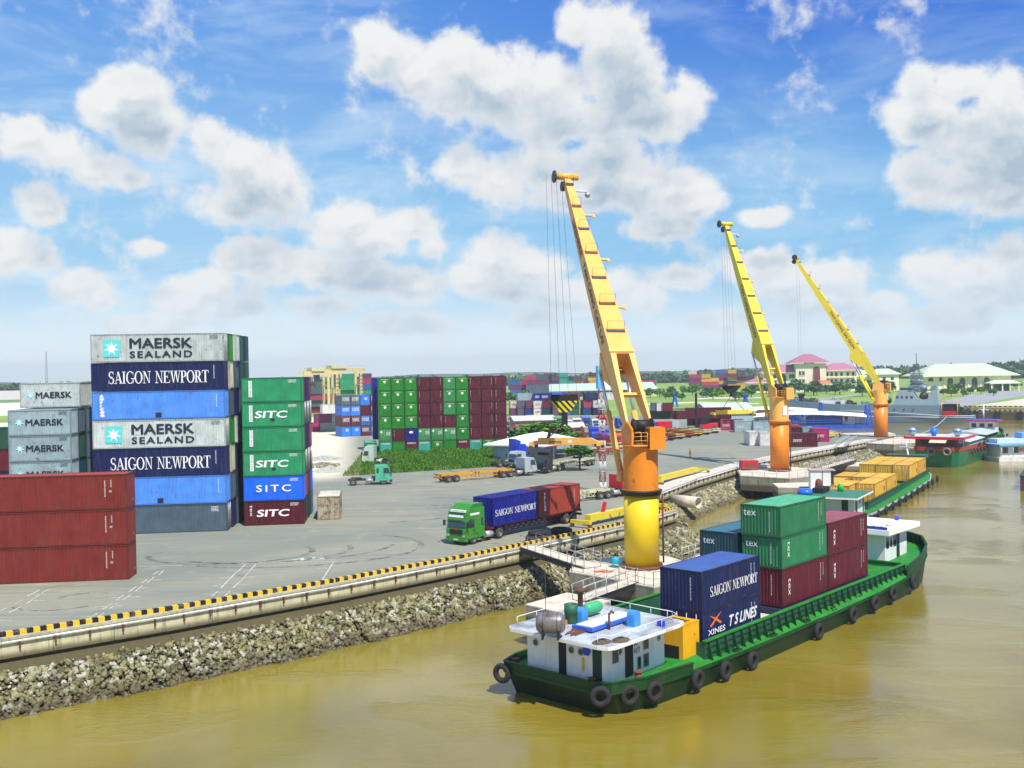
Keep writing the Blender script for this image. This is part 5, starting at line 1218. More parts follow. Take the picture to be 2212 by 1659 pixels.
farblock(1550, 1600, 838, lambda j: [5, 5, 3][j % 3], 0, 'block behind the middle crane hook', cols=['cargoyellow','purple','cargoyellow','midblue','purple'])
# long sheds
P = A(1166, 862); gable('long_warehouse', (P.x, P.y), R(13), 66, 16, 4.2, 7.6, paint('warehouse_cream', (.62,.56,.28), .7, .08, .2), paint('warehouse_roof', (.40,.48,.40), .5, .06, .1), 'long warehouse with pale green roof and cream yellow gable end', 'warehouse', .8, wins=[(12+i*3.4, .6, 2.8, 2.9, 'S') for i in range(15)] + [(2+i*1.9, 1.2, 1.0, 1.4, 'S') for i in range(5)] + [(3, .8, 1.5, 2, 'W'), (9, .8, 1.5, 2, 'W')])
P = A(1535, 915); gable('boat_shed', (P.x, P.y), R(12), 13, 12, 3.4, 5.4, m_blwall, paint('grey_green_roof', (.50,.56,.50), .6, .08, .2), 'low shed with grey green roof behind the red lift truck', 'shed', .8)
P = A(0, 900); gable('pale_warehouse', (P.x - 30, P.y + 10), R(3), 60, 30, 7, 10.5, m_white, paint('beige_roof', (.55,.52,.44), .6, .06, .2), 'large pale warehouse at the left edge behind the containers', 'warehouse', .8)
P = A(20, 880); gable('blue_striped_warehouse', (P.x - 10, P.y + 40), R(8), 60, 40, 9, 13, m_white, paint('pale_roof', (.62,.62,.58), .6, .06, .2), 'far pale warehouse with blue band at the left', 'warehouse', .8)
for (px, py, L_, Wd_, hw_, hr_, lb_) in [(1128, 925, 11, 8, 2.1, 3.1, 'low shed with worn pale roof and red edging beside the tree'), (1238, 946, 4, 4, 2.6, 3.4, 'small hut with grey metal roof between the trees')]:
    P = A(px - 15, py); gable('yard_shed', (P.x, P.y), R(10), L_, Wd_, hw_, hr_, paint('shed_wall', (.35,.22,.18), .8, .2, .4), paint('worn_roof', (.60,.58,.50), .6, .12, .4), lb_, 'shed', .6)
# yellow gantry cranes
def rtg(P, rz, H, Wd, Ld, label):
    o = empty('gantry_crane', (P[0], P[1], 0), rz, label, 'gantry crane', 'yellow rubber tyred gantry cranes'); m = paint('gantry_yellow', (.58, .48, .20), .55, .1, .3)
    for x in (0, Wd):
        for y in (0, Ld): MB().hexa([(x-.45,y-.4,1.2),(x+.45,y-.4,1.2),(x+.45,y+.4,1.2),(x-.45,y+.4,1.2),(x-.35,y-.35,H),(x+.35,y-.35,H),(x+.35,y+.35,H),(x-.35,y+.35,H)]).build('leg', m, o)
        MB().bx(x-.5,x+.5,-1.2,Ld+1.2,.9,1.6).build('sill_beam', m, o)
        MB().bx(x-.18,x+.18,0,Ld,H*.72,H*.72+.3).build('cross_brace', m, o)
        for y in (-.6, .6, Ld-.6, Ld+.6):
            w_ = inst('wheel', WT, o, (x, y, .7), R(90)); w_.scale = (1.4, 2, 1.4)
    for y in (0, Ld): MB().bx(-1.5,Wd+1.5,y-.35,y+.35,H,H+1.1).build('main_girder', m, o)
    MB().bx(Wd*.1,Wd*.55,-.8,Ld+.8,H+1.1,H+2.2).build('trolley', paint('trolley_green', (.48,.50,.30), .6, .1, .3), o)
    b = MB()
    for i in range(6): b.cyl((-1.4+i*.6,-.5,H+1.1),(-1.4+i*.6,-.5,H+2.0),.05,n=4)
    b.cyl((-1.4,-.5,H+2.0),(Wd+1.4,-.5,H+2.0),.05,n=4); b.build('handrail', m, o)
    MB().bx(Wd*.2,Wd*.2+1.8,.8,2.6,H-2.2,H).build('operator_cab', m_glass, o)
    b = MB()
    for i in range(12): b.bx(Wd-.2,Wd+.6,-.75,-.45,2+i*(H-2)/12,2.08+i*(H-2)/12)
    b.build('ladder', m, o)
P = A(669, 921); rtg((P.x, P.y), R(20), 15.6, 8.6, 8, 'yellow gantry crane nearest the green stack, its trolley to the left')
P = A(711, 910); rtg((P.x, P.y), R(20), 16.4, 11.0, 9, 'yellow gantry crane behind the blue stack with green trolley')
P = A(30, 900); rtg((P.x - 1, P.y - 40), R(6), 15.0, 5.0, 7, 'thin yellow gantry frame at the left behind the pale grey stack')
# radio mast at left
P = A(103, 880); b = MB(); 
for k in range(16):
    z0, z1 = k*1.9, k*1.9+1.9; w0, w1 = .9-.045*k, .9-.045*(k+1)
    for (sx_, sy_) in ((-1,-1),(1,-1),(0,1)): b.cyl((sx_*w0,sy_*w0,z0),(sx_*w1,sy_*w1,z1),.06,n=4)
    b.cyl((-w0,-w0,z0),(w1,-w1,z1),.05,n=4); b.cyl((w0,-w0,z0),(0,w1,z1),.05,n=4); b.cyl((-w0,-w0,z0),(w0,-w0,z0),.05,n=4)
tag(b.build('radio_mast', m_dark, None, (P.x, P.y, 0)), 'thin dark lattice radio mast rising behind the pale grey left stack', 'mast')
# ------------------------------------------------------------------ piers and gangways
def pier(poly, ztop, th, label, piles=True, name='mooring_dolphin', cat='concrete pier', zb=None):
    cx = sum(p[0] for p in poly)/len(poly); cy = sum(p[1] for p in poly)/len(poly)
    o = empty(name, (cx, cy, 0), 0, label, cat, 'concrete piers in the water'); lp = [(p[0]-cx, p[1]-cy) for p in poly]
    a = sum(lp[i][0]*lp[(i+1)%len(lp)][1]-lp[(i+1)%len(lp)][0]*lp[i][1] for i in range(len(lp)))
    if a < 0: lp = lp[::-1]
    MB().prism(lp, ztop-th, ztop-.02).build('pile_cap', m_pier, o)
    MB().prism([(x*1.004, y*1.004) for x, y in lp], ztop-.10, ztop).build('deck_slab', m_conc2, o)
    if piles:
        for f in (.72, .30):
            for i in range(len(lp)):
                x, y = lp[i]; MB().cyl((x*f, y*f, -4.6), (x*f, y*f, ztop-th), .32, n=12).build('pile', m_pier, o)
    return o
def railing(path, h, label, posts=1.35, z=None, group='steel railings on the piers'):
    p0 = Vector(path[0]); o = empty('railing', p0, 0, label, 'railing', group); b = MB(); rel = [Vector(p) - p0 for p in path]
    for i in range(len(rel) - 1):
        a, c = rel[i], rel[i+1]; L = (c - a).length; n = max(1, int(round(L / posts)))
        for k in range(n + 1):
            q = a.lerp(c, k / n); b.cyl(q, q + Vector((0,0,h)), .03, n=5)
        for f in (1, .52): b.cyl(a + Vector((0,0,h*f)), c + Vector((0,0,h*f)), .028 if f == 1 else .022, n=5)
    b.build('rails', m_galv, o); 
    MB().bx(-.06,.06,-.06,.06,-.02,.02).build('foot_plate', m_galv, o)
    return o
def gangway(a, b, wd, label, l2):
    a, b = Vector(a), Vector(b); L = (b - a).length; rz = head(a, b); o = empty('gangway', a, rz, label, 'gangway', 'steel gangways between quay and piers'); dz = b.z - a.z
    o.rotation_euler = (0, -math.asin(dz / L), rz)
    MB().bx(0, L, -wd/2, wd/2, .0, .08).build('deck', m_conc2, o)
    for s in (-1, 1):
        q = MB(); q.bx(0, L, s*wd/2-.06, s*wd/2+.06, -.42, -.34); q.bx(0, L, s*wd/2-.06, s*wd/2+.06, -.02, .07); q.bx(0, L, s*wd/2-.02, s*wd/2+.02, -.34, -.02); q.build('girder', m_dark if s < 0 else m_galv, o)
    for s in (-1, 1):
        q = MB(); n = max(2, int(L / 1.2))
        for k in range(n + 1): q.cyl((L*k/n, s*wd/2, .05), (L*k/n, s*wd/2, 1.15), .028, n=5)
        for z_ in (1.15, .62): q.cyl((0, s*wd/2, z_), (L, s*wd/2, z_), .026, n=5)
        q.build('handrail', m_galv, o)
    return o
pl1 = [(4.4,84.8),(8.0,81.0),(9.1,79.5),(10.4,78.1),(12.3,79.4),(15.4,86),(13.2,91),(7.6,90.5),(4.9,87.6)]
pier(pl1, -.3, 1.75, 'large pale concrete pier carrying the nearest crane')
pier([(.7,75.2),(3.9,78.9),(6.9,75.9),(5.4,73.6),(3.6,71.9)], -.75, 1.5, 'small pale concrete dolphin behind the near barge wheelhouse')
gangway((1.2,94.2,.15), (6.4,86.0,-.25), 1.7, 'long steel gangway from the quay down to the nearest crane pier', '')
gangway((4.6,75.8,-.7), (9.0,80.2,-.28), 1.2, 'short steel gangway between the small dolphin and the nearest crane pier', '')
gangway((14.6,87.6,-.28), (25,101.5,-.28), 1.2, 'pale gangway leading right from the nearest crane pier behind the teal container', '')
railing([(4.6,84.8,-.3),(8.1,81.2,-.3),(9.2,79.7,-.3)], 1.1, 'railing on the front left edge of the nearest crane pier')
railing([(9.2,79.7,-.3),(10.4,78.3,-.3),(12.2,79.5,-.3),(15.2,86,-.3)], 1.1, 'railing around the front right corner of the nearest crane pier', 1.0)
railing([(4.6,84.8,-.3),(5.0,87.5,-.3),(7.6,90.3,-.3),(13,90.8,-.3)], 1.1, 'railing along the back edge of the nearest crane pier')
tag(MB().lathe([(0,0),(.33,.02),(.36,.45),(.33,.85),(0,.9)], n=16).build('drum', paint('cyan_drum', (.02,.30,.42), .5, .1, .2), None, (8.3,86.2,-.3)), 'turquoise drum standing left of the yellow crane pillar', 'drum')
b = MB(); b.tube([(0,0,.06),(.5,.2,.09),(1.0,-.1,.07),(1.5,.15,.1)], .08); b.tube([(0,.3,.06),(.6,.05,.12),(1.3,.3,.06)], .07); tag(b.build('orange_hose', flat('hose_orange', (.75,.10,.02), .5), None, (6.4,84.0,-.3)), 'orange hose heap lying on the pier left of the yellow pillar', 'hose')
pl2 = [(34,156),(40,151),(46,155),(48.5,164),(42,170.5),(35.5,164)]
pier(pl2, -.3, 2.2, 'dark sided concrete pier carrying the middle crane'); railing([(x, y, -.3) for x, y in pl2[:4]], 1.1, 'railing on the front of the middle crane pier', 1.8)
pl3 = [(70.5,217),(77,210.5),(85,215),(88,227),(80,234),(72,228)]
pier(pl3, -.3, 2.4, 'dark sided concrete pier carrying the farthest crane'); railing([(x, y, -.3) for x, y in pl3[:4]], 1.1, 'railing on the front of the farthest crane pier', 2.2)
P = A(1727, 1048, -.7); pier([(P.x-3.5,P.y-2),(P.x+1,P.y-3.5),(P.x+4,P.y-1),(P.x+3,P.y+3.5),(P.x-3,P.y+3)], -.7, 2.2, 'low concrete dolphin with worn red and white marks right of the middle crane')
P4 = A(1850, 1003, -.9); pier([(P4.x-4,P4.y-2),(P4.x+1,P4.y-4),(P4.x+4,P4.y-1),(P4.x+3,P4.y+4),(P4.x-3,P4.y+3.5)], -.9, 2.2, 'low concrete dolphin with striped edge behind the yellow cargo boxes')
gangway(A(1655, 1003, .15), (37.5,165.5,-.2), 1.5, 'gangway with red rails from the pale quay edge to the middle crane pier', '')
gangway(A(1815, 966, .15), (72.6,222,-.2), 1.5, 'gangway from the quay corner to the farthest crane pier', '')
gangway(Vector((46,160,-.28)), Vector((58,178,-.28)), 1.3, 'gangway running right from the middle crane pier towards the farthest crane', '')
P = A(1622, 1017, -.3); o = empty('generator', (P.x, P.y + 1.5, -.3), R(10), 'red generator box behind railings on the middle crane pier', 'generator')
MB().bx(-1.3,1.3,-.7,.7,.25,1.5).build('housing', m_redp, o); MB().bx(-1.35,1.35,-.75,.75,0,.25).build('skid', m_dark, o); MB().bx(-.9,.9,-.73,-.7,.5,1.1).build('louvre', m_rustb, o)
P = A(1784, 1059, -.7); o = empty('deck_cabin', (P.x, P.y + 2, -.7), R(-8), 'white kiosk with flat pinkish roof between the middle crane and the yellow boxes', 'kiosk')
MB().bx(-1.55,1.1,-1,1,0,2.5).build('wall', m_white, o); MB().bx(-1.7,1.7,-1.15,1.15,2.5,2.62).build('roof', paint('kiosk_roof', (.50,.36,.34), .6), o); MB().bx(-.05,.05,-1.03,-1.0,0,2.4).build('door', m_rustb, o); MB().bx(1.1,1.5,-.9,.9,0,2.5).build('open_bay', m_dark, o)
pier([(P.x-2.6,P.y-.6),(P.x+2.8,P.y-.6),(P.x+2.8,P.y+4),(P.x-2.6,P.y+4)], -.7, 1.6, 'small concrete pad under the white kiosk')
# concrete outfall pipe
a, b_ = A(1456, 1080, -1.4), A(1504, 1089, -1.6); o = empty('outfall_pipe', a, head(a, b_), 'large open concrete pipe jutting from the quay right of the nearest crane', 'pipe')
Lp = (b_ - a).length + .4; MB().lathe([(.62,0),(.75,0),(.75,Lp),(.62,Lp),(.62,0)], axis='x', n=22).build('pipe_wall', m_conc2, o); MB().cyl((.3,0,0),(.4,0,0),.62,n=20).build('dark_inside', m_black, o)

# ------------------------------------------------------------------ hull lofting
def hull(o, out, zwl, shrink, zdeck, mhull, mdeck, band=None, bulw=.0, flare=.94):
    """out: list of (x, y, zdeck) around the deck edge; closed"""
    n = len(out); cx = sum(p[0] for p in out)/n; cy = sum(p[1] for p in out)/n
    lo = [(cx+(x-cx)*shrink, cy+(y-cy)*flare, zwl-.9) for x, y, z in out]; mid_ = [(cx+(x-cx)*(shrink*.4+.6), cy+(y-cy)*(flare*.3+.7), (z+zwl)/2) for x, y, z in out]
    b = MB(); top = [(x, y, z) for x, y, z in out]
    for A_, B_ in ((lo, mid_), (mid_, top)):
        b.add(A_ + B_, [(i, (i+1)%n, (i+1)%n+n, i+n) for i in range(n)], False)
    h = b.build('hull', mhull, o)
    d = MB(); d.add([(x, y, z-.012) for x, y, z in out], [list(range(n))]); d.build('deck', mdeck, o)
    if band:
        q = MB()
        for i in range(n):
            a, c = Vector(out[i]), Vector(out[(i+1)%n]); q.bar(a + Vector((0,0,-.1)), c + Vector((0,0,-.1)), .16, .2)
        q.build('rubbing_strake', band, o)
    return h
# ------------------------------------------------------------------ near barge
PHI = R(48); BO = Vector((12.2, 65.1, 0)); bd = Vector((math.cos(PHI), math.sin(PHI), 0)); bn = Vector((-math.sin(PHI), math.cos(PHI), 0))
def bw(t, y): p = BO + bd * t + bn * y; return (p.x, p.y)
def bl(px, py, z): v = A(px, py, z) - BO; return (v.dot(bd), v.dot(bn), z)
m_hullg = paint('hull_green', (.003, .028, .005), .45, .2, .35, rust=.05, sc=.5, dcol=(.02,.03,.01)); m_deckg = paint('deck_green', (.018, .22, .020), .6, .25, .4, dcol=(.03,.10,.02)); m_rimg = paint('rim_green', (.004, .055, .008), .5, .15, .3)
m_dkg = paint('inner_green', (.01, .085, .05), .6, .2, .3)
barge = empty('cargo_barge', (BO.x, BO.y, 0), PHI, 'long dark green barge with white wheelhouse carrying stacked containers in the foreground', 'barge')
bo = [(-9.5,2.3,-2.2),(-8.9,1.25,-2.25),(-6.4,.45,-2.35),(-2,.1,-2.4),(6,0,-2.45),(16,0,-2.45),(26,.0,-2.35),(32,.1,-2.1),(36.5,.5,-1.75),(40,1.4,-1.4),(42.6,2.8,-1.1),(43.6,4.4,-1.0),(43.4,6.0,-1.0),(42,7.8,-1.1),(39,9.2,-1.45),(34,10,-1.9),(26,10.2,-2.35),(6,10.2,-2.45),(-3,10.1,-2.4),(-7.4,9.8,-2.3),(-9.4,9.0,-2.2)]
hull(barge, bo, WZ, .955, 0, m_hullg, m_deckg, m_rimg)
def rim(idx, h, th, name, mat, ribs=0):
    b = MB()
    for i in range(len(idx) - 1):
        a, c = Vector(bo[idx[i]]), Vector(bo[idx[i+1]]); b.bar(a + Vector((0,0,h/2-.05)), c + Vector((0,0,h/2-.05)), th, h+.1); b.bar(a + Vector((0,0,h+.02)), c + Vector((0,0,h+.02)), th+.12, .07)
    b.build(name, mat, barge)
rim([3,2,1,0,20,19,18], .46, .08, 'stern_bulwark', m_rimg)
rim([7,8,9,10,11,12,13,14,15], .85, .08, 'bow_bulwark', m_rimg)
b = MB()
for i in range(8, 15):
    a, c = Vector(bo[i]), Vector(bo[i+1]); cen = Vector((38, 5, 0))
    for k in range(3):
        p = a.lerp(c, (k+.5)/3); q = p + (Vector((cen.x, cen.y, p.z)) - p).normalized() * .45; b.add([p + Vector((0,0,.8)), p, q], [(0,1,2),(2,1,0)])
b.build('bulwark_rib', m_rimg, barge)
# coaming with stanchions
cz0, cz1 = -2.44, -1.22
b = MB()
b.bx(.3,33,.62,.70,cz0,cz1); b.bx(.3,33,9.5,9.58,cz0,cz1+.5); b.bx(.3,.38,.7,9.5,cz0,cz1-.1); b.bx(32.9,33,.7,9.5,-2.4,cz1)
b.build('coaming', m_dkg, barge)
b = MB(); b.bx(.2,33.1,.50,.78,cz1,cz1+.09); b.bx(.2,33.1,9.42,9.66,cz1+.5,cz1+.59); b.bx(32.85,33.1,.78,9.42,cz1,cz1+.09); b.build('coaming_rail', m_deckg, barge)
me = MB().add([(0,.62,cz0),(0,.22,cz0),(0,.52,cz1),(0,.62,cz1),(.05,.62,cz0),(.05,.22,cz0),(.05,.52,cz1),(.05,.62,cz1)], [(0,1,2,3),(7,6,5,4),(1,5,6,2)]).mesh('stanchion', m_rimg)
for i in range(32): inst('stanchion', me, barge, (.6 + i*1.03, 0, 0))
b = MB(); b.bx(.4,33,.55,.62,-2.05,-2.0); b.bx(.4,33,.55,.62,-1.65,-1.6); b.build('coaming_stiffener', m_rimg, barge)
MB().bx(.4,32.8,.72,9.48,-2.75,-2.7).build('hold_floor', m_dkg, barge)
MB().bx(9.6,11.4,.9,9.3,-2.7,-1.75).build('hatch_board', paint('hatch_boards', (.62,.50,.40), .7, .15, .3), barge)
MB().bx(9.4,9.6,.9,9.3,-2.7,-1.7).build('hatch_beam', flat('hatch_beam', (.62,.12,.05), .6), barge)
MB().bx(11.5,27.2,.8,9.3,-2.7,-1.35).build('hatch_cover', flat('hatch_navy', (.015,.025,.07), .6), barge)

for k, (x, y) in enumerate([(3.6,.3),(8.5,.3),(13.5,.3),(18,.3),(23,.3),(28.5,.3),(35.2,1.2)]):
    c = MB(); c.bx(x-.45,x+.45,y-.2,y+.2,-2.44,-2.34); c.cyl((x-.22,y,-2.36),(x-.22,y,-2.1),.09,n=10); c.cyl((x+.22,y,-2.36),(x+.22,y,-2.1),.09,n=10); c.build('bollard', m_rimg, barge)
for (x, y) in ((-9.1,2.4),(-8.8,8.6),(-6.4,1.1)):
    c = MB(); c.cyl((x,y,-2.3),(x,y,-1.7),.20,n=12); c.cyl((x,y,-1.7),(x,y,-1.62),.26,n=12); c.build('bollard', m_rustb, barge)
# wheelhouse
hx0, hx1, hy0, hy1, hz0, hz1 = -8.7, -2.4, 1.9, 7.7, -2.3, .55
wh = MB().bx(hx0,hx1,hy0,hy1,hz0,hz1).build('wheelhouse_wall', m_white, barge)
b = MB(); rr = [(-10.2,.45),(-9.8,.2),(-3.3,.15),(-2.7,.3),(-2.5,.8),(-1.9,8.0),(-9.9,8.0),(-10.3,7.6),(-10.4,1.0)]
m_roofw = ground_mat('dirty_roof', (.52,.57,.60), (.36,.39,.41), (.09,.09,.09), .45, .55, .1, .6)
b.prism(rr, .55, .74); rf_ = b.build('wheelhouse_roof', m_roofw, barge)
b = MB(); rr2 = [(x + (.0 if x > -9 else 0), y) for x, y in rr]
for i in range(len(rr)): a, c = rr[i], rr[(i+1)%len(rr)]; b.bar((a[0],a[1],.61),(c[0],c[1],.61),.10,.20)
b.build('roof_edge', m_white, rf_)
def aft(u0, u1, z0, z1, d=.02): return (hx0-d, hx0+.02, hy1-(hy1-hy0)*u1, hy1-(hy1-hy0)*u0, z0, z1)
def stb(u0, u1, z0, z1, d=.02): return (hx0+(hx1-hx0)*u0, hx0+(hx1-hx0)*u1, hy0-d, hy0+.02, z0, z1)
m_dkgreen = flat('door_green', (.005,.045,.04), .5)
for (u0,u1,mm) in ((.43,.53,m_black),(.87,.985,m_dkgreen)): MB().bx(*aft(u0,u1,-2.2,.55)).build('door', mm, barge)
MB().bx(*stb(.06,.14,-2.2,.55)).build('door', m_white, barge); MB().bx(*stb(.34,.47,-2.15,.5)).build('door', m_black, barge); MB().bx(*stb(.80,.97,-2.05,.45,.03)).build('door', m_white, barge)
for u in (.12,.60,.72): 
    yy = hy1-(hy1-hy0)*u; c = MB(); c.cyl((hx0-.03,yy,-.4),(hx0+.02,yy,-.4),.19,n=18); w_ = c.build('porthole', m_glass, barge); c = MB(); c.torus((hx0-.02,yy,-.4),.2,.035,'x',18,6); c.build('porthole_frame', m_galv, w_)
for u in (.26,.90):
    xx = hx0+(hx1-hx0)*u; c = MB(); c.cyl((xx,hy0-.03,-.45),(xx,hy0+.02,-.45),.18,n=18); w_ = c.build('porthole', m_glass, barge); c = MB(); c.torus((xx,hy0-.02,-.45),.19,.035,'y',18,6); c.build('porthole_frame', m_galv, w_)
for (u0,u1,z0,z1) in ((.14,.23,-1.0,-.1),(.64,.72,-.85,-.1),(.64,.72,-1.9,-1.15),(.54,.59,-1.9,-1.2)):
    w_ = MB().bx(*stb(u0,u1,z0,z1)).build('window', m_glass, barge); c = MB(); x0 = hx0+(hx1-hx0)*u0; x1 = hx0+(hx1-hx0)*u1
    for q_ in ((x0-.04,x0,z0,z1),(x1,x1+.04,z0,z1),(x0-.04,x1+.04,z1,z1+.04),(x0-.04,x1+.04,z0-.04,z0)): c.bx(q_[0],q_[1],hy0-.045,hy0,q_[2],q_[3])
    c.build('window_frame', m_galv, w_)
m_bl = flat('sign_blue', (.02,.04,.18), .5)
for tx_, z_ in (('SG', -.45), ('4117', -.93)): letter_mesh(text_polys(tx_, .03), (hx0+(hx1-hx0)*.485, hy0, z_), (1,0,0), (0,0,1), (0,-1,0), .36, .36 if tx_=='SG' else .62, .014).build('lettering', m_bl, barge)
letter_mesh(text_polys('SG 4117', .02), (-5.0,.1,.55), (1,0,0), (0,0,1), (0,-1,0), .14, .7, .10).build('lettering', m_bl, barge)
yy = hy1-(hy1-hy0)*.80; c = MB(); c.prism([(math.cos(t*math.pi/3)*.30, math.sin(t*math.pi/3)*.30) for t in range(6)], 0, .2); c.v = [(hx0-.12+v[2]*.4, yy+v[0], -.25+v[1]) for v in c.v]; c.build('blue_vent_cap', flat('cap_blue', (.02,.08,.7), .4), barge)
MB().bx(hx0-.06,hx0,yy+.2,yy+.34,-1.5,-.7).build('yellow_float', m_yellow, barge)
b = MB(); pts = [(-3.35,2.42,.5),(-3.15,2.38,.3),(-3.2,2.40,-.5),(-3.45,2.38,-1.2),(-3.6,2.40,-2.1)]; b.tube(pts,.045,6); b.build('hose', m_black, barge)
# roof gear (lifts off: separate things)
def rz_(px, py): return bl(px, py, .74)
def on_roof(b, name, mats, px, py, label, cat, dz=0):
    t, y, _ = rz_(px, py); p = bw(t, y); o = b.build(name, mats, None, (p[0], p[1], .74 + dz), PHI); return tag(o, label, cat, 'gear on the barge wheelhouse roof')
t, y, _ = rz_(1190, 1378); p = bw(t, y); o = empty('water_tank', (p[0], p[1], .74), PHI + R(35), 'stained steel water tank lying on the near wheelhouse roof', 'tank', 'gear on the barge wheelhouse roof')
b = MB(); b.lathe([(0,-.95),(.45,-.92),(.66,-.75),(.70,-.6),(.70,.6),(.66,.75),(.45,.92),(0,.95)], (0,0,1.02), axis='y', n=24)
o.scale = (.86, .9, .86); b.build('shell', paint('stained_steel', (.30,.27,.25), .35, .3, .85, rust=.3, metal=.4, dcol=(.03,.025,.02)), o)
b = MB(); 
for s in (-.5,.5): b.bx(-.62,.62,s-.06,s+.06,0,.55)
b.build('cradle', m_black, o); b = MB(); b.torus((0,-.45,1.02),.71,.02,'y',24,5); b.torus((0,.45,1.02),.71,.02,'y',24,5); b.build('band', m_dark, o)
on_roof(MB().lathe([(0,0),(.42,0),(.44,.1),(.42,.6),(.44,.62),(.42,1.15),(.36,1.15),(.36,1.05),(0,1.05)], n=18), 'drum', paint('drum_green', (.02,.12,.06), .5, .1, .4), 1234, 1345, 'dark green open drum on the wheelhouse roof', 'drum')
on_roof(MB().lathe([(.17,0),(.17,1.25),(.34,1.3),(.34,1.5),(0,1.5)], n=14), 'exhaust_stack', m_rustb, 1254, 1322, 'brown exhaust stack with flat cap on the wheelhouse roof', 'exhaust')
on_roof(MB().lathe([(0,-.75),(.30,-.7),(.38,-.5),(.38,.5),(.30,.7),(0,.75)], (0,0,.5), axis='x', n=18), 'tank', paint('bright_green_tank', (.06,.45,.18), .4, .1, .2), 1280, 1330, 'bright green horizontal tank on the wheelhouse roof', 'tank')
def cowl(px, py, lab):
    b = MB(); b.slab([(-.32,-.28,0),(.32,-.28,0),(.32,-.28,.62)] + [(.32*math.cos(t*math.pi/8), -.28, .62+.34*math.sin(t*math.pi/8)) for t in range(1,8)] + [(-.32,-.28,.62)], (0,.56,0))
    on_roof(b, 'ventilator_cowl', paint('cowl_blue', (.06,.30,.72), .4, .06, .15), px, py, lab, 'ventilator')
cowl(1256, 1345, 'bright blue rounded ventilator beside the green drum'); cowl(1369, 1352, 'bright blue rounded ventilator near the front right of the roof')
b = MB(); b.bx(-2.4,2.2,-.75,.75,.10,.30); on_roof(b, 'skylight', paint('skylight_blue', (.03,.12,.55), .5, .1, .2), 1310, 1348, 'blue framed skylight box between the two blue ventilators', 'skylight')
b = MB(); b.bx(-2.2,2.0,-.6,.6,.30,.34); on_roof(b, 'white_board', m_white, 1310, 1348, 'pale panel lying on the blue skylight box', 'panel')
b = MB(); b.tube([(0,0,0),(0,0,.9),(.25,0,1.05),(.45,0,.9)], .07, 8); on_roof(b, 'vent_pipe', m_rustb, 1316, 1360, 'bent rusty vent pipe on the roof', 'pipe')
rr_ = random.Random(3)
for i, (px, py) in enumerate([(1300,1388),(1340,1384)]):
    b = MB(); 
    for k in range(5):
        n_ = 14; r0 = .45 - k*.06; b.tube([(math.cos(j*2*math.pi/n_)*r0*1.4+rr_.uniform(-.03,.03), math.sin(j*2*math.pi/n_)*r0, .04+k*.03) for j in range(n_+1)], .028, 4)
    on_roof(b, 'rope_coil', flat('old_rope', (.16,.12,.08), .9), px, py, ['coil of old brown rope at the roof corner', 'second coil of old rope nearer the wheelhouse front'][i], 'rope')
b = MB()
for i in range(6): b.cyl((-1.5+rr_.uniform(-.3,.3), -.4+i*.14, .06), (1.5+rr_.uniform(-.4,.4), -.2+i*.13, .06+.05*i), .035, n=5)
on_roof(b, 'scaffold_poles', m_rustb, 1262, 1362, 'bundle of rusty poles lying across the roof', 'poles')
b = MB(); path = [(-10.1,1.2),(-9.7,.5),(-3.2,.4),(-2.8,1.0),(-2.3,7.7),(-9.6,7.7)]
for i in range(len(path)-1):
    a, c = Vector((*path[i],.74)), Vector((*path[i+1],.74)); n_ = max(1, int((c-a).length/1.5))
    for k in range(n_+1):
        q_ = a.lerp(c, k/n_); b.cyl(q_, q_+Vector((0,0,.5)), .02, n=4)
    b.cyl(a+Vector((0,0,.5)), c+Vector((0,0,.5)), .022, n=5)
b.build('roof_handrail', m_white, rf_)
b = MB(); b.cyl((-8.9,6.0,.74),(-8.9,6.0,4.4),.02,n=5); b.build('antenna', m_dark, rf_)
on_roof(MB().bx(-.25,.25,-.18,.18,0,.28), 'orange_box', flat('orange_box', (.7,.16,.04), .5), 1215, 1350, 'small orange box between the tank and the green drum', 'box')
on_roof(MB().bx(-.08,.08,-.25,.25,0,.35), 'blue_lamp_box', flat('lamp_blue', (.02,.08,.6), .5), 1428, 1353, 'small blue lamp box at the right end of the roof', 'lamp')
# yellow generator box on deck
p = bw(-1.2, 1.3); o = empty('deck_locker', (p[0], p[1], -2.4), PHI, 'tall bright yellow steel locker behind the near wheelhouse', 'locker')
m_ly = paint('locker_yellow', (.80,.40,.005), .45, .08, .2, rust=.1)
MB().bx(0,1.9,0,1.9,0,2.35).build('body', m_ly, o); MB().bx(-.03,0,.3,1.6,.05,1.05).build('open_front', m_black, o); MB().bx(-.02,1.92,-.02,1.92,2.35,2.42).build('lid', m_ly, o)
b = MB(); 
for i in range(4): b.cyl((.3+.3*i,.3,2.45),(.2+.35*i,1.6,2.47),.03,n=4)
b.build('lid_bars', m_rustb, o)
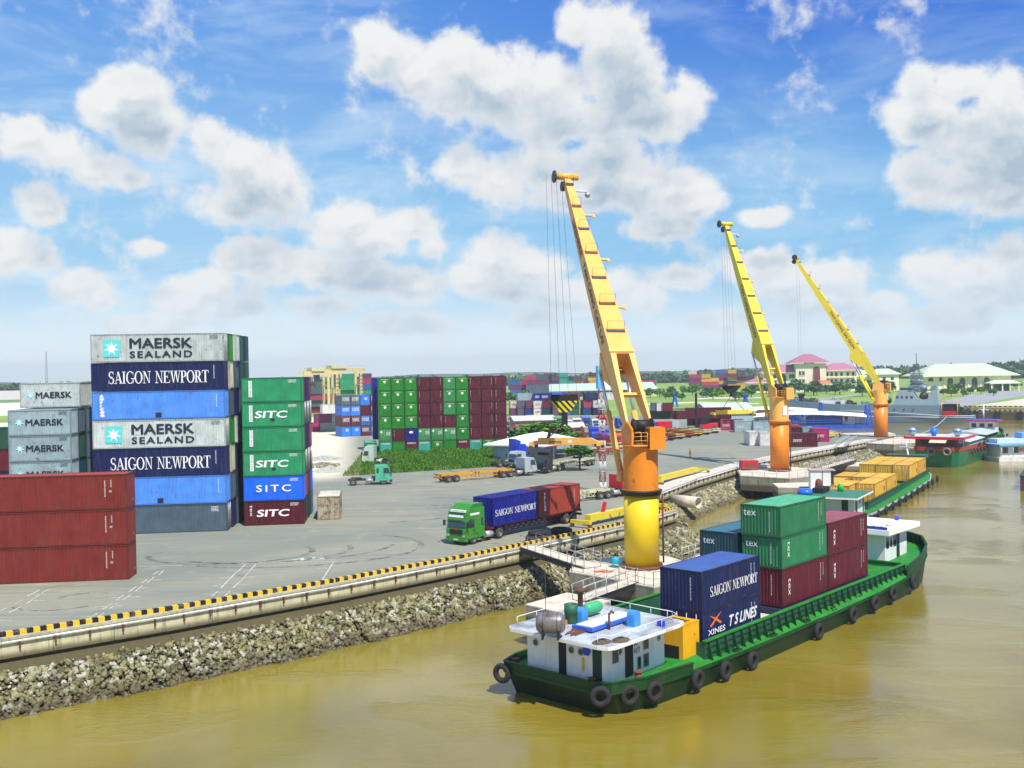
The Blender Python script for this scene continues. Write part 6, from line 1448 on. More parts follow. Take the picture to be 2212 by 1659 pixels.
# far wheelhouse
h2 = (34.4, 39.4, 3.0, 8.6, -1.9, 1.0)
MB().bx(*h2).build('forward_wheelhouse_wall', m_white, barge)
MB().bx(33.4,40.6,2.2,9.2,1.0,1.45).build('forward_wheelhouse_roof', m_white, barge)
b = MB(); b.bx(33.6,40.0,8.5,8.7,1.45,1.75); b.bx(33.6,33.8,2.5,8.5,1.45,1.7); b.build('blue_roof_screen', flat('screen_blue', (.02,.04,.30), .5), barge)
b = MB(); b.ball((35.5,4.0,1.6),(.7,.5,.18),8,5); b.ball((36.6,3.4,1.58),(.6,.35,.15),8,5); b.ball((35.0,5.3,1.58),(.5,.6,.14),8,5); b.build('tarpaulin', m_white, barge)
for (x0,x1,mm,z0,z1,nm_) in ((34.7,35.3,m_glass,-.4,.6,'window'),(35.6,36.0,m_glass,-.35,.5,'window'),(36.3,36.9,m_glass,-.4,.6,'window'),(37.0,37.7,m_dkgreen,-1.85,.95,'door')): MB().bx(x0,x1,2.98,3.02,z0,z1).build(nm_, mm, barge)
MB().bx(39.38,39.43,4.0,5.0,-1.6,.7).build('door', m_rustb, barge)
MB().bx(40.6,41.6,3.3,3.6,1.2,1.3).build('lamp_bracket', m_galv, barge)
MB().bx(39.9,40.2,4,4.3,1.45,1.8).build('blue_lamp', flat('lamp_blue', (.02,.08,.6), .5), barge)
for (x,y) in ((41.0,4.4),(41.0,6.0),(42.3,5.2)): MB().cyl((x,y,-1.2),(x,y,-.75),.17,n=12).build('bollard', m_hullg, barge)
# barge containers
def bcont(t, y, z, L, W_, H, col, label, dd=(), door=None):
    p = bw(t, y); return container(p, PHI, L, W_, H, col, label, 'containers on the near barge', door, z, list(dd), {'navy': 'litnavy', 'bgreen': 'litgreen', 'maroon2': 'litmaroon', 'dteal': 'litteal'}[col])  # sunlight on the roofs is painted in: lighter copy of each wall colour
LB_, WB_ = 7.6, 3.2
codesS = lambda L, H: [D_poly(CODEV[1], 'S', L-1.3, H-.35, .10, 1.3, rot=1), D_poly(CODEV[0], 'S', L-.85, H-.4, .09, .9, rot=1), D_poly(CODEV[1], 'E0', WB_*.72, H-.45, .10, 1.4, rot=1)]
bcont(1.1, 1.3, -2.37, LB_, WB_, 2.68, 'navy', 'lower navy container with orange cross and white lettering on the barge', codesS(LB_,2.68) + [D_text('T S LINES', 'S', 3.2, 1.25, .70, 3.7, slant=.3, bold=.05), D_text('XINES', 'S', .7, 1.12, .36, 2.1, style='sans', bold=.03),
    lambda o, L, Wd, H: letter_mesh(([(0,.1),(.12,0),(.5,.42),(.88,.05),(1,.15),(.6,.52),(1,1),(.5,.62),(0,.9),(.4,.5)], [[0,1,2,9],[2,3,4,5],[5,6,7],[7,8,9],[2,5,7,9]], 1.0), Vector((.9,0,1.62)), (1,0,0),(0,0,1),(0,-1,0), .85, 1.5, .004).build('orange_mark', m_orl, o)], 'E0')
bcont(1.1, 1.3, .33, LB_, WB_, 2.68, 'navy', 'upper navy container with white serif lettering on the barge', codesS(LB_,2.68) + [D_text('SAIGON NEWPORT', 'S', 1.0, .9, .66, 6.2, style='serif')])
tx = lambda L: [D_text('tex', 'S', .95, 1.95, .36, 1.25, rot=1, bold=.025)]
te = [D_text('tex', 'E0', .3, 1.55, .42, 1.0, bold=.025)]
G0 = 11.9
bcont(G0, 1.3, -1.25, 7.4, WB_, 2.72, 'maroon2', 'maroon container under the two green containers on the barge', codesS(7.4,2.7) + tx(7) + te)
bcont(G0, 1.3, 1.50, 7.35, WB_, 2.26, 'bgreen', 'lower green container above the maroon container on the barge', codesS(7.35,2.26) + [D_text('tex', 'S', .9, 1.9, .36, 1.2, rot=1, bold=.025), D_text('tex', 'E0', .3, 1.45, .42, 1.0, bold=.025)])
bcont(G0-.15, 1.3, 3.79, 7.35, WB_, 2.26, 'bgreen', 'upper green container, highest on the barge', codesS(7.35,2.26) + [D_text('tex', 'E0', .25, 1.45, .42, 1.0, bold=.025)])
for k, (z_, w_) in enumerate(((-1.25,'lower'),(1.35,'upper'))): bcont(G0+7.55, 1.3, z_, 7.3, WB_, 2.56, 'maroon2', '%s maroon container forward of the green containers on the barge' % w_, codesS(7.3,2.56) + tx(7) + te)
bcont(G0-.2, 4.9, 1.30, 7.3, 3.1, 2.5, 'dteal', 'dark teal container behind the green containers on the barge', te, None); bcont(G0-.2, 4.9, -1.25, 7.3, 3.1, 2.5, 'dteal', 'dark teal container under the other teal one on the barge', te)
# tyre fenders along the hull
tl = ['first', 'second', 'third', 'fourth', 'fifth', 'sixth', 'seventh', 'eighth', 'ninth', 'tenth', 'eleventh', 'twelfth']
def fender(t, y, z, ax, label, r=.45, par=None, grp='tyre fenders on the near barge', rz=PHI):
    b = MB(); b.torus((0,0,0), r, r*.40, 'y', 22, 9); p = bw(t, y) if par is None else par
    o = b.build('tyre_fender', m_rubber, None, (p[0], p[1], z), rz + ax); return tag(o, label, 'tyre fender', grp)
i = 0
for t_, y_, z_, ax_ in [(-7.6,.85,-2.7,R(-22)),(-6.0,.2,-2.75,R(-14)),(-2.0,-.25,-2.9,0),(1.2,-.3,-3.1,0),(4.6,-.32,-3.2,0),(14.3,-.32,-3.2,0),(20.2,-.3,-3.1,0),(24.3,-.3,-2.95,0),(28.2,-.2,-2.85,0),(33.0,.0,-2.7,R(12))]:
    fender(t_, y_, z_, ax_, '%s tyre fender from the stern along the near barge side' % tl[i]); i += 1
fender(-9.4, 1.6, -2.5, R(-48), 'tyre fender at the starboard stern corner of the near barge'); fender(-9.75, 8.9, -2.4, R(-80), 'tyre fender at the port stern corner of the near barge')
for k_, (t_, y_, z_) in enumerate([(44.0,4.4,-1.1),(44.0,5.4,-1.3)]): fender(t_, y_, z_, R(85), '%s bow tyre fender hanging over the barge stem' % tl[k_], .55)

# ------------------------------------------------------------------ barge with yellow boxes
H2 = R(59); O2 = Vector((46.4, 134.6, 0)); d2 = Vector((math.cos(H2), math.sin(H2), 0)); n2 = Vector((-math.sin(H2), math.cos(H2), 0))
def w2(t, y): p = O2 + d2*t + n2*y; return (p.x, p.y)
b2 = empty('cargo_barge', (O2.x, O2.y, 0), H2, 'green barge loaded with low yellow containers beyond the near barge', 'barge')
bo2 = [(-10,1.5,-2.9),(-8,0,-2.9),(0,-.6,-2.9),(20,-.8,-2.9),(40,-.6,-2.8),(47,.4,-2.6),(52,2.6,-2.3),(53.2,4.6,-2.2),(52,7,-2.3),(46,9,-2.7),(0,9.4,-2.9),(-9,8.8,-2.9)]
hull(b2, bo2, WZ, .97, 0, m_hullg, m_deckg, paint('pale_strake', (.45,.45,.52), .5, .1, .3))
b = MB(); b.bx(1,47,.75,.87,-2.9,-2.0); b.bx(1,47,8.3,8.4,-2.9,-2.0); b.bx(1,1.1,.87,8.3,-2.9,-2.0); b.bx(46.9,47,.87,8.3,-2.9,-2.0); b.build('coaming', m_dkg, b2)
b = MB(); b.bx(.9,47.1,.65,.95,-2.0,-1.9); b.build('coaming_rail', m_rimg, b2)
cy_ = 0
def ycon(t, y, z, L=7.3, col='cargoyellow'):
    global cy_
    p = w2(t, y); container(p, H2, L, 2.5, 2.5, col, '%s yellow container on the middle barge, %s across, %s along' % ('flat topped', ordn[int(y/2.6)], ordn[cy_ % 10]) if False else 'yellow container on the middle barge, row %s from the river side, %s from the stern' % (['one', 'two', 'three', 'four'][int((y-.9)/2.55+.1)], ['first','second','third','fourth','fifth'][0 if t < 8 else 1 if t < 20 else 2 if t < 35 else 3]), 'yellow containers on the middle barge', 'E0' if (cy_ % 3 == 0) else None, z,
        [D_poly(([(0,0),(1,0),(1,1),(0,1)], [[0,1,2,3]], 1.0), 'S', 5.9, 1.0, .6, .4, m_dark)], waves=20, kind='container'); cy_ += 1
for t_ in (6.2, 13.9): 
    for y_ in (1.0,): ycon(t_, y_, -2.6)
ycon(2.6, 3.55, -2.6, 6.9); ycon(14.6, 3.55, -2.6, 6.4); ycon(6.3, 6.1, -2.7); ycon(14.6, 6.1, -2.6, 6.4)
for t_ in (31, 38.5):
    for y_ in (1.0, 3.55, 6.1): ycon(t_, y_, -2.3)
o = b2
MB().bx(-6.4,-.6,.9,6.9,-2.9,-.5).build('wheelhouse_wall', m_white, o); MB().bx(-8.6,.2,.0,7.6,-.5,-.32).build('wheelhouse_roof', paint('roof_green', (.04,.22,.12), .5, .2, .5), o)
b = MB()
for a_, c_ in (((-8.6,0),(.2,0)),((.2,0),(.2,7.6)),((-8.6,0),(-8.6,7.6))): b.bar((*a_,-.42),(*c_,-.42),.12,.2)
b.build('roof_edge', m_white, o)
for (x0,x1) in ((-5.6,-4.6),(-1.6,-1.0)): MB().bx(x0,x1,.87,.92,-2.85,-.6).build('door', m_dkgreen, o)
for (y0,y1) in ((5.4,6.2),(1.6,2.4)): MB().bx(-6.43,-6.38,y0,y1,-2.85,-.6).build('door', m_dkgreen, o)
for x in (-3.6,): MB().bx(x,x+1.2,.87,.92,-1.6,-.9).build('window', m_glass, o)
def on2(b, name, mat, t, y, z, label, cat): p = w2(t, y); return tag(b.build(name, mat, None, (p[0], p[1], z), H2), label, cat, 'gear on the middle barge wheelhouse roof')
on2(MB().lathe([(0,0),(.9,.02),(.95,.35),(.7,.7),(0,.75)], n=20), 'water_tank', flat('tank_blue', (.01,.14,.75), .3), -6.9, 6.8, -.3, 'round bright blue tank on the middle barge roof', 'tank')
on2(MB().lathe([(0,0),(.5,0),(.45,1.1),(.3,1.5),(0,1.6)], n=14), 'ventilator', m_rustb, -2.6, 6.2, -.3, 'dark brown ventilator on the middle barge roof', 'ventilator')
b = MB(); b.bx(-1.6,1.6,-.7,.7,0,.65); on2(b, 'black_crate', m_black, -3.8, 5.6, -.3, 'long black crate on the middle barge roof', 'crate')
on2(MB().lathe([(0,0),(.35,0),(.4,.5),(.3,.95),(0,1.0)], n=12), 'drum', flat('bright_green', (.03,.4,.05), .5), -1.9, 3.6, -.3, 'small bright green drum on the middle barge roof', 'drum')
# forward cabin of the middle barge
MB().bx(48.2,50.6,2.0,7.4,-2.6,-.2).build('forward_cabin_wall', m_white, o); MB().bx(47.6,51.2,1.5,7.9,-.2,.35).build('forward_cabin_roof', paint('cabin_green', (.02,.10,.05), .5, .1, .2), o)
for y_ in (2.8,4.4,6.0): MB().bx(48.17,48.22,y_,y_+.7,-1.5,-.6).build('window', m_glass, o)
b = MB(); b.bar((49,4.4,.3),(49.6,4.9,2.6),.22); b.bar((49,3.6,1.6),(49.4,5.8,1.7),.12); b.bar((49,3.9,2.1),(49.4,5.4,2.0),.1); b.build('mast', m_white, o)
for k in range(12):
    p = w2(-6 + k*4.6, -.95 - (.1 if 0 < k < 10 else 0)); b = MB(); b.torus((0,0,0), .42, .17, 'y', 16, 7); tag(b.build('tyre_fender', m_rubber, None, (p[0], p[1], -3.15), H2), '%s tyre fender from the stern of the yellow box barge' % tl[k], 'tyre fender', 'tyre fenders on the yellow box barge')

# ------------------------------------------------------------------ green hatch ship with red roofed house
H3 = R(54.5); O3 = Vector((84.2, 195.2, 0)); g3 = empty('cargo_ship', O3, H3, 'green river ship with red edged wheelhouse roof and grey hatch covers', 'ship')
m_g3 = paint('ship_green', (.008,.17,.06), .35, .15, .2); m_o3 = paint('stern_orange', (.38,.05,.015), .5, .15, .25); m_hatch = paint('hatch_grey', (.55,.60,.57), .5, .06, .15)
bo3 = [(-1,1.6,-.6),(0,.5,-.6),(4,-.2,-.6),(20,-.4,-.75),(36,-.2,-.4),(44,.8,.1),(49,3,.5),(50,4.6,.6),(49,6.4,.5),(44,8.4,.1),(30,9.4,-.6),(4,9.4,-.6),(0,8.6,-.6),(-1,7.6,-.6)]
hull(g3, bo3, WZ, .95, 0, m_g3, m_deckg, None, flare=.82)
b = MB()
for i in (12,13,0,1,2): a, c = Vector(bo3[i]), Vector(bo3[(i+1)%14]); b.bar(a+Vector((0,0,.3)), c+Vector((0,0,.3)), .14, .75)
b.build('stern_bulwark', m_o3, g3)
b = MB()
for i in (3,4,5,6,7,8,9,10): a, c = Vector(bo3[i]), Vector(bo3[(i+1)%14]); b.bar(a+Vector((0,0,.35)), c+Vector((0,0,.35)), .12, .85)
b.build('side_bulwark', m_rimg, g3)
for k in range(8): MB().bx(12+k*4,14.2+k*4,-.52,-.44,-.45,.15).build('freeing_port', m_black, g3)
MB().bx(.6,7.4,1.0,8.6,-.6,1.75).build('wheelhouse_wall', paint('house_brown', (.22,.09,.05), .6, .2, .3), g3)
for y0 in (1.4,3.4,6.0): MB().bx(.56,.62,y0,y0+1.5,.4,1.5).build('window', m_glass, g3)
MB().bx(2,5,.97,1.02,.4,1.4).build('window', m_glass, g3); MB().bx(5.6,6.6,.96,1.02,-.5,1.4).build('door', m_white, g3)
rf3 = MB().bx(-1.2,8.6,-.6,10.2,1.75,1.95).build('wheelhouse_roof', m_hatch, g3)
b = MB()
for a_, c_ in (((-1.2,-.6),(8.6,-.6)),((-1.2,-.6),(-1.2,10.2)),((-1.2,10.2),(8.6,10.2))): b.bar((*a_,1.78),(*c_,1.78),.12,.5)
b.build('red_roof_edge', m_redp, rf3)
MB().slab([(-2.4,2.4,.95),(-2.4,5.4,.95),(-.6,5.4,1.6),(-.6,2.4,1.6)], (0,0,.06)).build('awning', paint('awning_cream', (.72,.62,.40), .6), g3)
for (x, y, w_) in ((1.5,9.3,'white and blue striped ball tank at the left of the red edged roof'),(2.5,5.6,'blue ball tank in the middle of the red edged roof'),(2.0,1.2,'silver and blue ball tank at the right of the red edged roof')):
    p = O3 + Vector((math.cos(H3)*x - math.sin(H3)*y, math.sin(H3)*x + math.cos(H3)*y, 1.95)); oo = empty('ball_tank', p, H3, w_, 'tank', 'ball tanks on the red edged roof')
    MB().ball((0,0,.85),.75,16,10).build('shell', m_galv if 'silver' in w_ or 'white' in w_ else flat('tank_blue', (.01,.14,.75), .3), oo); b = MB(); b.lathe([(.72,.72),(.765,.85),(.76,1.05),(.70,1.2)], n=18); b.build('blue_band', flat('band_blue', (.02,.2,.75), .4), oo); MB().cyl((0,0,0),(0,0,.3),.4,n=12).build('stand', m_dark, oo)
for (x0, x1, z_) in ((11,25,.35),(26.5,40,.75)):
    b = MB(); b.bx(x0,x1,1.2,8.2,-.6,z_); b.build('hatch_coaming', m_dkg if x0 > 20 else m_hatch, g3)
    b = MB(); b.add([(x0-.3,.8,z_),(x1+.3,.8,z_),(x1+.3,4.7,z_+.65),(x0-.3,4.7,z_+.65),(x1+.3,8.6,z_),(x0-.3,8.6,z_)], [(0,1,2,3),(3,2,4,5),(0,3,5),(1,4,2),(0,5,4,1)]); b.build('hatch_cover', m_hatch, g3)
MB().bx(41.5,45,2,7.4,0,2.7).build('forward_house_wall', m_white, g3); MB().bx(40.6,46,1.2,8.2,2.7,3.0).build('forward_house_roof', m_redp, g3); MB().bx(40.7,45.9,1.3,8.1,3.0,3.1).build('blue_roof_top', flat('roof_blue', (.02,.10,.45), .5), g3)
for y0 in (2.5,4.2,5.9): MB().bx(41.46,41.52,y0,y0+1.0,1.4,2.3).build('window', m_glass, g3)
b = MB(); b.cyl((43,4.6,3.1),(43,4.6,6.6),.12,n=6); b.bar((43,3.4,5.4),(43,5.8,5.4),.12); b.cyl((43,4.6,3.1),(42.2,4.6,5.4),.1,n=5); b.build('mast', m_white, g3)
ordn14 = tl + ['thirteenth', 'fourteenth']
for k in range(14):
    x, y = 6 + k*2.9, -.55; p = O3 + Vector((math.cos(H3)*x - math.sin(H3)*y, math.sin(H3)*x + math.cos(H3)*y, 0)); b = MB(); b.torus((0,0,0), .40, .16, 'y', 14, 6)
    tag(b.build('tyre_fender', paint('red_tyre', (.10,.03,.03), .8), None, (p.x, p.y, -1.2), H3), 'small %s tyre fender from the stern along the green river ship side' % ordn14[k], 'tyre fender', 'tyre fenders along the green river ship')
for k, (x, y) in enumerate(((-1.35,2.4),(-1.35,5.2))):
    p = O3 + Vector((math.cos(H3)*x - math.sin(H3)*y, math.sin(H3)*x + math.cos(H3)*y, 0)); b = MB(); b.torus((0,0,0), .62, .22, 'y', 18, 8); tag(b.build('tyre_fender', flat('pale_tyre', (.20,.17,.15), .8), None, (p.x, p.y, -.75), H3 + R(90)), ['right hand large tyre on the orange stern', 'left hand large tyre on the orange stern'][k], 'tyre fender', 'large tyres on the orange stern')

# ------------------------------------------------------------------ right edge boat and pontoon
P = A(2132, 998, WZ); o = empty('house_boat', (P.x + 2.6, P.y, 0), R(8), 'white house boat with bright blue roof at the right edge', 'boat'); m_rb = paint('boat_roof_blue', (.16,.40,.80), .5, .12, .25)
hull(o, [(-.3,0,-2.9),(12,-.4,-2.9),(14,3,-2.8),(12,6,-2.9),(-.3,5.6,-2.9)], WZ, .96, 0, m_white, m_white, None)
MB().bx(.4,11,.5,5,-2.9,-.6).build('cabin_wall', m_white, o); MB().bx(-.6,13,-.8,5.8,-.6,-.35).build('roof', m_rb, o); MB().bx(1,12,2.4,5.6,-.35,.5).build('upper_roof', paint('roof_pale', (.62,.68,.70), .5, .1, .2), o)
MB().bx(6.5,9,2.6,5,.5,1.6).build('wheel_cabin', m_rb, o)
for x in (.9,3.2,5.4,7.4): MB().bx(x,x+1.1,.46,.52,-2.2,-1.0).build('window', m_glass, o)
MB().bx(4.5,5.1,.2,.44,-1.9,-1.3).build('life_ring', flat('ring_orange', (.75,.2,.02), .5), o)
for x in (0,2.5,5,7.6,10): MB().cyl((x,-.5,-2.9),(x,-.5,-.6),.06,n=6).build('post', m_white, o)
P = A(2204, 1060, WZ); o = empty('pontoon', (P.x, P.y, 0), R(60), 'rusty brown pontoon edge cut off by the right border', 'pontoon'); MB().bx(0,30,-9,0,-4.2,-1.6).build('hull', paint('pontoon_brown', (.10,.03,.035), .7, .2, .4, rust=.3), o); MB().bx(-.1,30.1,-9.1,.1,-1.6,-1.45).build('deck', m_dkg, o)

# ------------------------------------------------------------------ grey warship
HW = R(150); OW = Vector((150, 338, 0)); ws = empty('patrol_ship', OW, HW, 'long grey naval ship moored along the far bank', 'ship'); m_nv = paint('navy_grey', (.17,.25,.30), .5, .08, .15); m_nvl = paint('navy_light', (.30,.39,.42), .5, .08, .15)
prof = [(0,3.6,-1.4),(5,4.0,-1.5),(9.8,4.3,-1.4),(9.9,4.3,2.0),(28,4.4,1.9),(42,4.0,2.1),(52,2.6,2.8),(60,.8,3.6),(63,.05,4.0)]
st = prof; b = MB(); vs = []
for x, hb, z in st:
    k = (hb / 4.4); vs += [(x - (1.5 if x > 55 else 0), s*hb*(.55 if x > 45 else .8), -4.6) for s in (1, -1)] + [(x, s*hb*.96, (z-3.6)/2) for s in (1, -1)] + [(x, s*hb, z) for s in (1, -1)]
fs = []
for i in range(len(st)-1):
    a, c = i*6, (i+1)*6
    fs += [(a, a+2, c+2, c), (a+2, a+4, c+4, c+2), (a+1, c+1, c+3, a+3), (a+3, c+3, c+5, a+5), (a+4, a+5, c+5, c+4)]
fs += [(0,1,3,2),(2,3,5,4)]
b.add(vs, fs); b.build('hull', m_nv, ws)
b = MB(); b.tube([(x, hb+.03, z*.45-1.5) for x, hb, z in [(0,3.6,-1.0),(10,4.3,-1.0),(28,4.4,-.8),(42,4.0,-.6),(52,2.5,.0),(60,.9,.6)]], .09, 5); b.tube([(x, hb+.03, z) for x, hb, z in [(0,3.6,-1.42),(10,4.32,-1.4),(30,4.42,-.2),(42,4.02,.1)]], .09, 5); b.build('white_hull_line', m_white, ws)
MB().slab([(10.5,2.6,2.0),(24.5,2.6,2.0),(24,2.6,5.2),(22.6,2.6,6.4),(18.6,2.6,6.4),(17.6,2.6,4.6),(15.6,2.6,3.7),(14,2.6,3.9),(13,2.6,6.4),(11,2.6,7.2)], (0,-5.2,0)).build('superstructure', m_nvl, ws)
MB().bx(18.8,22.6,-1.8,1.8,6.4,8.1).build('bridge', m_nvl, ws); MB().bx(18.7,22.7,1.8,1.84,7.0,7.6).build('bridge_window', m_glass, ws)
b = MB(); 
for k in range(8):
    z0, z1 = 6.4+k*1.1, 7.5+k*1.1; w0, w1 = 2.3-.24*k, 2.3-.24*(k+1)
    for sx_, sy_ in ((-1,-1),(1,-1),(1,1),(-1,1)): b.cyl((17.6+sx_*w0,sy_*w0,z0),(17.6+sx_*w1,sy_*w1,z1),.09,n=4)
    b.cyl((17.6-w0,w0,z0),(17.6+w1,w1,z1),.06,n=4); b.cyl((17.6+w0,w0,z0),(17.6-w1,w1,z1),.06,n=4); b.bar((17.6-w0*1.6,0,z1),(17.6+w0*1.6,0,z1),.1)
b.cyl((17.6,0,15),(17.6,0,19.2),.12,n=5); b.build('lattice_mast', flat('mast_grey', (.09,.12,.15), .6), ws)
b = MB(); b.ball((17.6,0,9.6),(2.2,.8,1.1),10,6); b.ball((15.8,0,7.6),(1.6,1.2,1.0),10,6); b.bx(15.6,19.6,-.4,.4,11.2,12.0); b.bx(16.2,19,-1,1,6.2,8.2); b.bar((15.2,0,12.4),(20,0,12.4),.22,.3); b.build('radar', m_nv, ws)
b = MB(); b.ball((15.4,0,4.8),(1.5,1.6,1.4),12,7); b.cyl((15.4,1,5),(13.5,2.4,5.8),.12,n=6); b.ball((27,0,3.4),(1.5,1.3,1.3),12,7); b.cyl((27,0,3.8),(30.5,.6,4.6),.12,n=6); b.build('gun_mount', m_dark, ws)
MB().bx(4.8,9.4,-3,3,-1.4,2.2).build('stern_shelter', m_black, ws); MB().bx(5,9.2,3.0,3.3,-1.2,0.0).build('red_boat', m_redp, ws)
b = MB()
for x in (4.7,9.5): b.cyl((x,3.4,-1.4),(x,3.4,3.0),.16,n=6); b.cyl((x,3.4,3),(x,-3,3),.14,n=6)
b.cyl((4.7,3.4,3),(9.5,3.4,3),.12,n=6); b.build('yellow_davit', m_ytr, ws)
b = MB()
for i in range(16): b.cyl((rr_.uniform(.5,4.5),rr_.uniform(-3,3),-1.4),(rr_.uniform(.5,4.5),rr_.uniform(-3,3.4),rr_.uniform(-.5,1.8)),.08,n=4)
for i in range(10): b.bx(*(lambda x, y: (x, x+.8, y, y+.8))(rr_.uniform(.5,4), rr_.uniform(-3,2.6)), -1.4, rr_.uniform(-.8,.8))
b.build('deck_machinery', m_dark, ws)
b = MB()
for i in range(26): x = 40+i*.75; hb = 3.4*(1-max(0,(x-44))/19)+.3; b.cyl((x,hb,2.1+(x-40)*.07),(x,hb,3.1+(x-40)*.07),.05,n=4)
b.build('rail_posts', m_nvl, ws)
for x in (18,21,24,27,30,33): MB().cyl((x,4.30,.6),(x,4.52,.6),.22,n=10).build('porthole', m_black, ws)
b = MB(); b.bx(41,49,.2,1.2,2.3,3.4); b.build('deck_tarpaulin', m_white, ws)
b = MB()
for i in range(34): x = rr_.uniform(29,60); s_ = rr_.uniform(.3,.8); z_ = 2.1+(x-40)*.07; y_ = rr_.uniform(-1,1.4)*max(.2,(62-x)/22); MB().bx(x,x+s_*2,y_,y_+s_,z_-.3,z_+rr_.uniform(.5,1.5)).build('deck_locker', [m_dark, m_nv, m_rustb][i % 3], ws)
b = MB()
for i in range(14): x = rr_.uniform(38,58); b.cyl((x,rr_.uniform(-1,1.5),2.2),(x+rr_.uniform(-2,2),rr_.uniform(-1,1.5),rr_.uniform(3,5)),.09,n=4)
b.build('rigging', m_dark, ws)
for x in (18.5,20,21.6,23): MB().bx(x,x+.7,2.6,2.66,4.2,4.9).build('window', m_glass, ws)
MB().slab([(11.1,2.0,7.1),(12.9,2.0,6.4),(12.7,2.0,8.0),(11.5,2.0,8.5)], (0,-4,0)).build('funnel', m_nv, ws)
b = MB(); b.bx(51,53,-.8,.8,2.8,4.2); b.cyl((53,0,3.8),(56,0,4.3),.12,n=6); b.build('bow_gun', m_dark, ws)
# mooring ropes
def rope(p, q, sag, r, label):
    p, q = Vector(p), Vector(q); pts = [p.lerp(q, i/14) + Vector((0,0,-sag*4*(i/14)*(1-i/14))) for i in range(15)]; o = MB(); o.tube([v - p for v in pts], r, 5); return tag(o.build('mooring_rope', flat('rope_pale', (.50,.48,.40), .8), None, p), label, 'rope', 'mooring ropes')
rope(A(1928, 941, -.3), AY(2045, 900, 335), 2.2, .12, 'pale mooring rope curving up to the grey ship'); rope(A(1910, 945, -.3), AY(1850, 985, 190), 1.0, .05, 'thin mooring rope running down from the farthest crane pier')

# ------------------------------------------------------------------ ferries with long white canopies
m_fb = paint('ferry_blue', (.02,.10,.50), .5, .2, .3); m_fw = paint('ferry_white', (.75,.76,.78), .45, .05, .1)
def ferry(pa, pb, label, zc):
    a, b_ = AY(pa[0], pa[1], pa[2]), AY(pb[0], pb[1], pb[2]); a.z = b_.z = 0; L = (b_ - a).length; o = empty('ferry', a, head(a, b_), label, 'ferry', 'blue ferries with long white canopies')
    hull(o, [(-3,.5,-2.6),(L+3,.5,-2.6),(L+5,2.5,-2.4),(L+5,5.5,-2.4),(L+3,7.5,-2.6),(-3,7.5,-2.6),(-5,5.5,-2.4),(-5,2.5,-2.4)], WZ, .98, 0, m_fb, m_dark, None)
    n = 14; v = []; 
    for i in range(n+1):
        x = L*i/n; z = zc + 1.0*math.sin(math.pi*i/n); v += [(x,-.4,z-.5),(x,-.2,z),(x,4,z+.45),(x,8.2,z),(x,8.4,z-.5)]
    fs = [(i*5+k, (i+1)*5+k, (i+1)*5+k+1, i*5+k+1) for i in range(n) for k in range(4)]
    MB().add(v, fs).build('canopy', m_fw, o)
    b = MB()
    for i in range(13): x = L*i/12; b.cyl((x,.3,-2.6),(x,.3,zc+.1),.1,n=5); b.cyl((x,7.7,-2.6),(x,7.7,zc+.1),.1,n=5)
    for z_ in (-1.8,-1.2): b.cyl((0,.3,z_),(L,.3,z_),.07,n=4)
    b.build('canopy_post', m_fb, o)
    MB().bx(L*.55,L*.8,1.5,6,-2.6,.0).build('engine_casing', m_fb, o); MB().bx(L*.82,L*.92,1.5,6,-2.6,.2).build('cabin', m_fw, o); MB().bx(L*.84,L*.86,1.45,1.52,-1.6,-.2).build('door', m_dark, o)
    b = MB()
    for s in (0, 1):
        for y in (1.5, 6.5): b.bar((L+2-s*1.5,y,-2.6),(L+1.2,y,3.2),.35)
        b.bar((L+1.2,1.5,3.0-s*1.6),(L+1.2,6.5,3.0-s*1.6),.3); b.bar((L+2.2,1.5,-2+s*1.5),(L+9,2.5,-1.4),.25)
    b.build('ramp_tower', m_fb, o); return o
ferry((1545,895,352), (1768,890,346), 'blue ferry with white canopy, the one farther from the quay', .6); ferry((1600,905,322), (1872,905,318), 'blue ferry with long white canopy nearer the quay', .2)
def afr(px, py, label):
    P = A(px, py); b = MB()
    for y in (-1.2,1.2): b.bar((-1,y,0),(0,y,5.2),.4); b.bar((1,y,0),(0,y,5.2),.4)
    b.bar((0,-1.2,5),(0,1.2,5),.6); b.bar((-.6,-1.2,2.2),(-.6,1.2,2.2),.3); b.bx(-.5,.5,-.5,.5,4.6,5.6); tag(b.build('ramp_winch_frame', m_fb, None, (P.x, P.y, 0)), label, 'winch frame', 'blue winch frames at the ferry landing')
afr(1458, 879, 'blue winch frame on the grass left of the hanging yellow spreader'); afr(1504, 882, 'blue winch frame on the grass right of the shed') if False else afr(1611, 884, 'blue winch frame left of the middle crane cylinder')

P = A(1840, 925); o = empty('ferry_pontoon', (P.x - 22, P.y - 6, 0), R(-4), 'low grey landing stage on posts left of the farthest crane', 'landing stage'); MB().bx(0,30,0,5,-1.6,-1.0).build('deck', m_conc2, o)
for i in range(7): MB().cyl((1+i*4.6,.4,-4.4),(1+i*4.6,.4,-1.6),.22,n=8).build('post', m_galv, o)

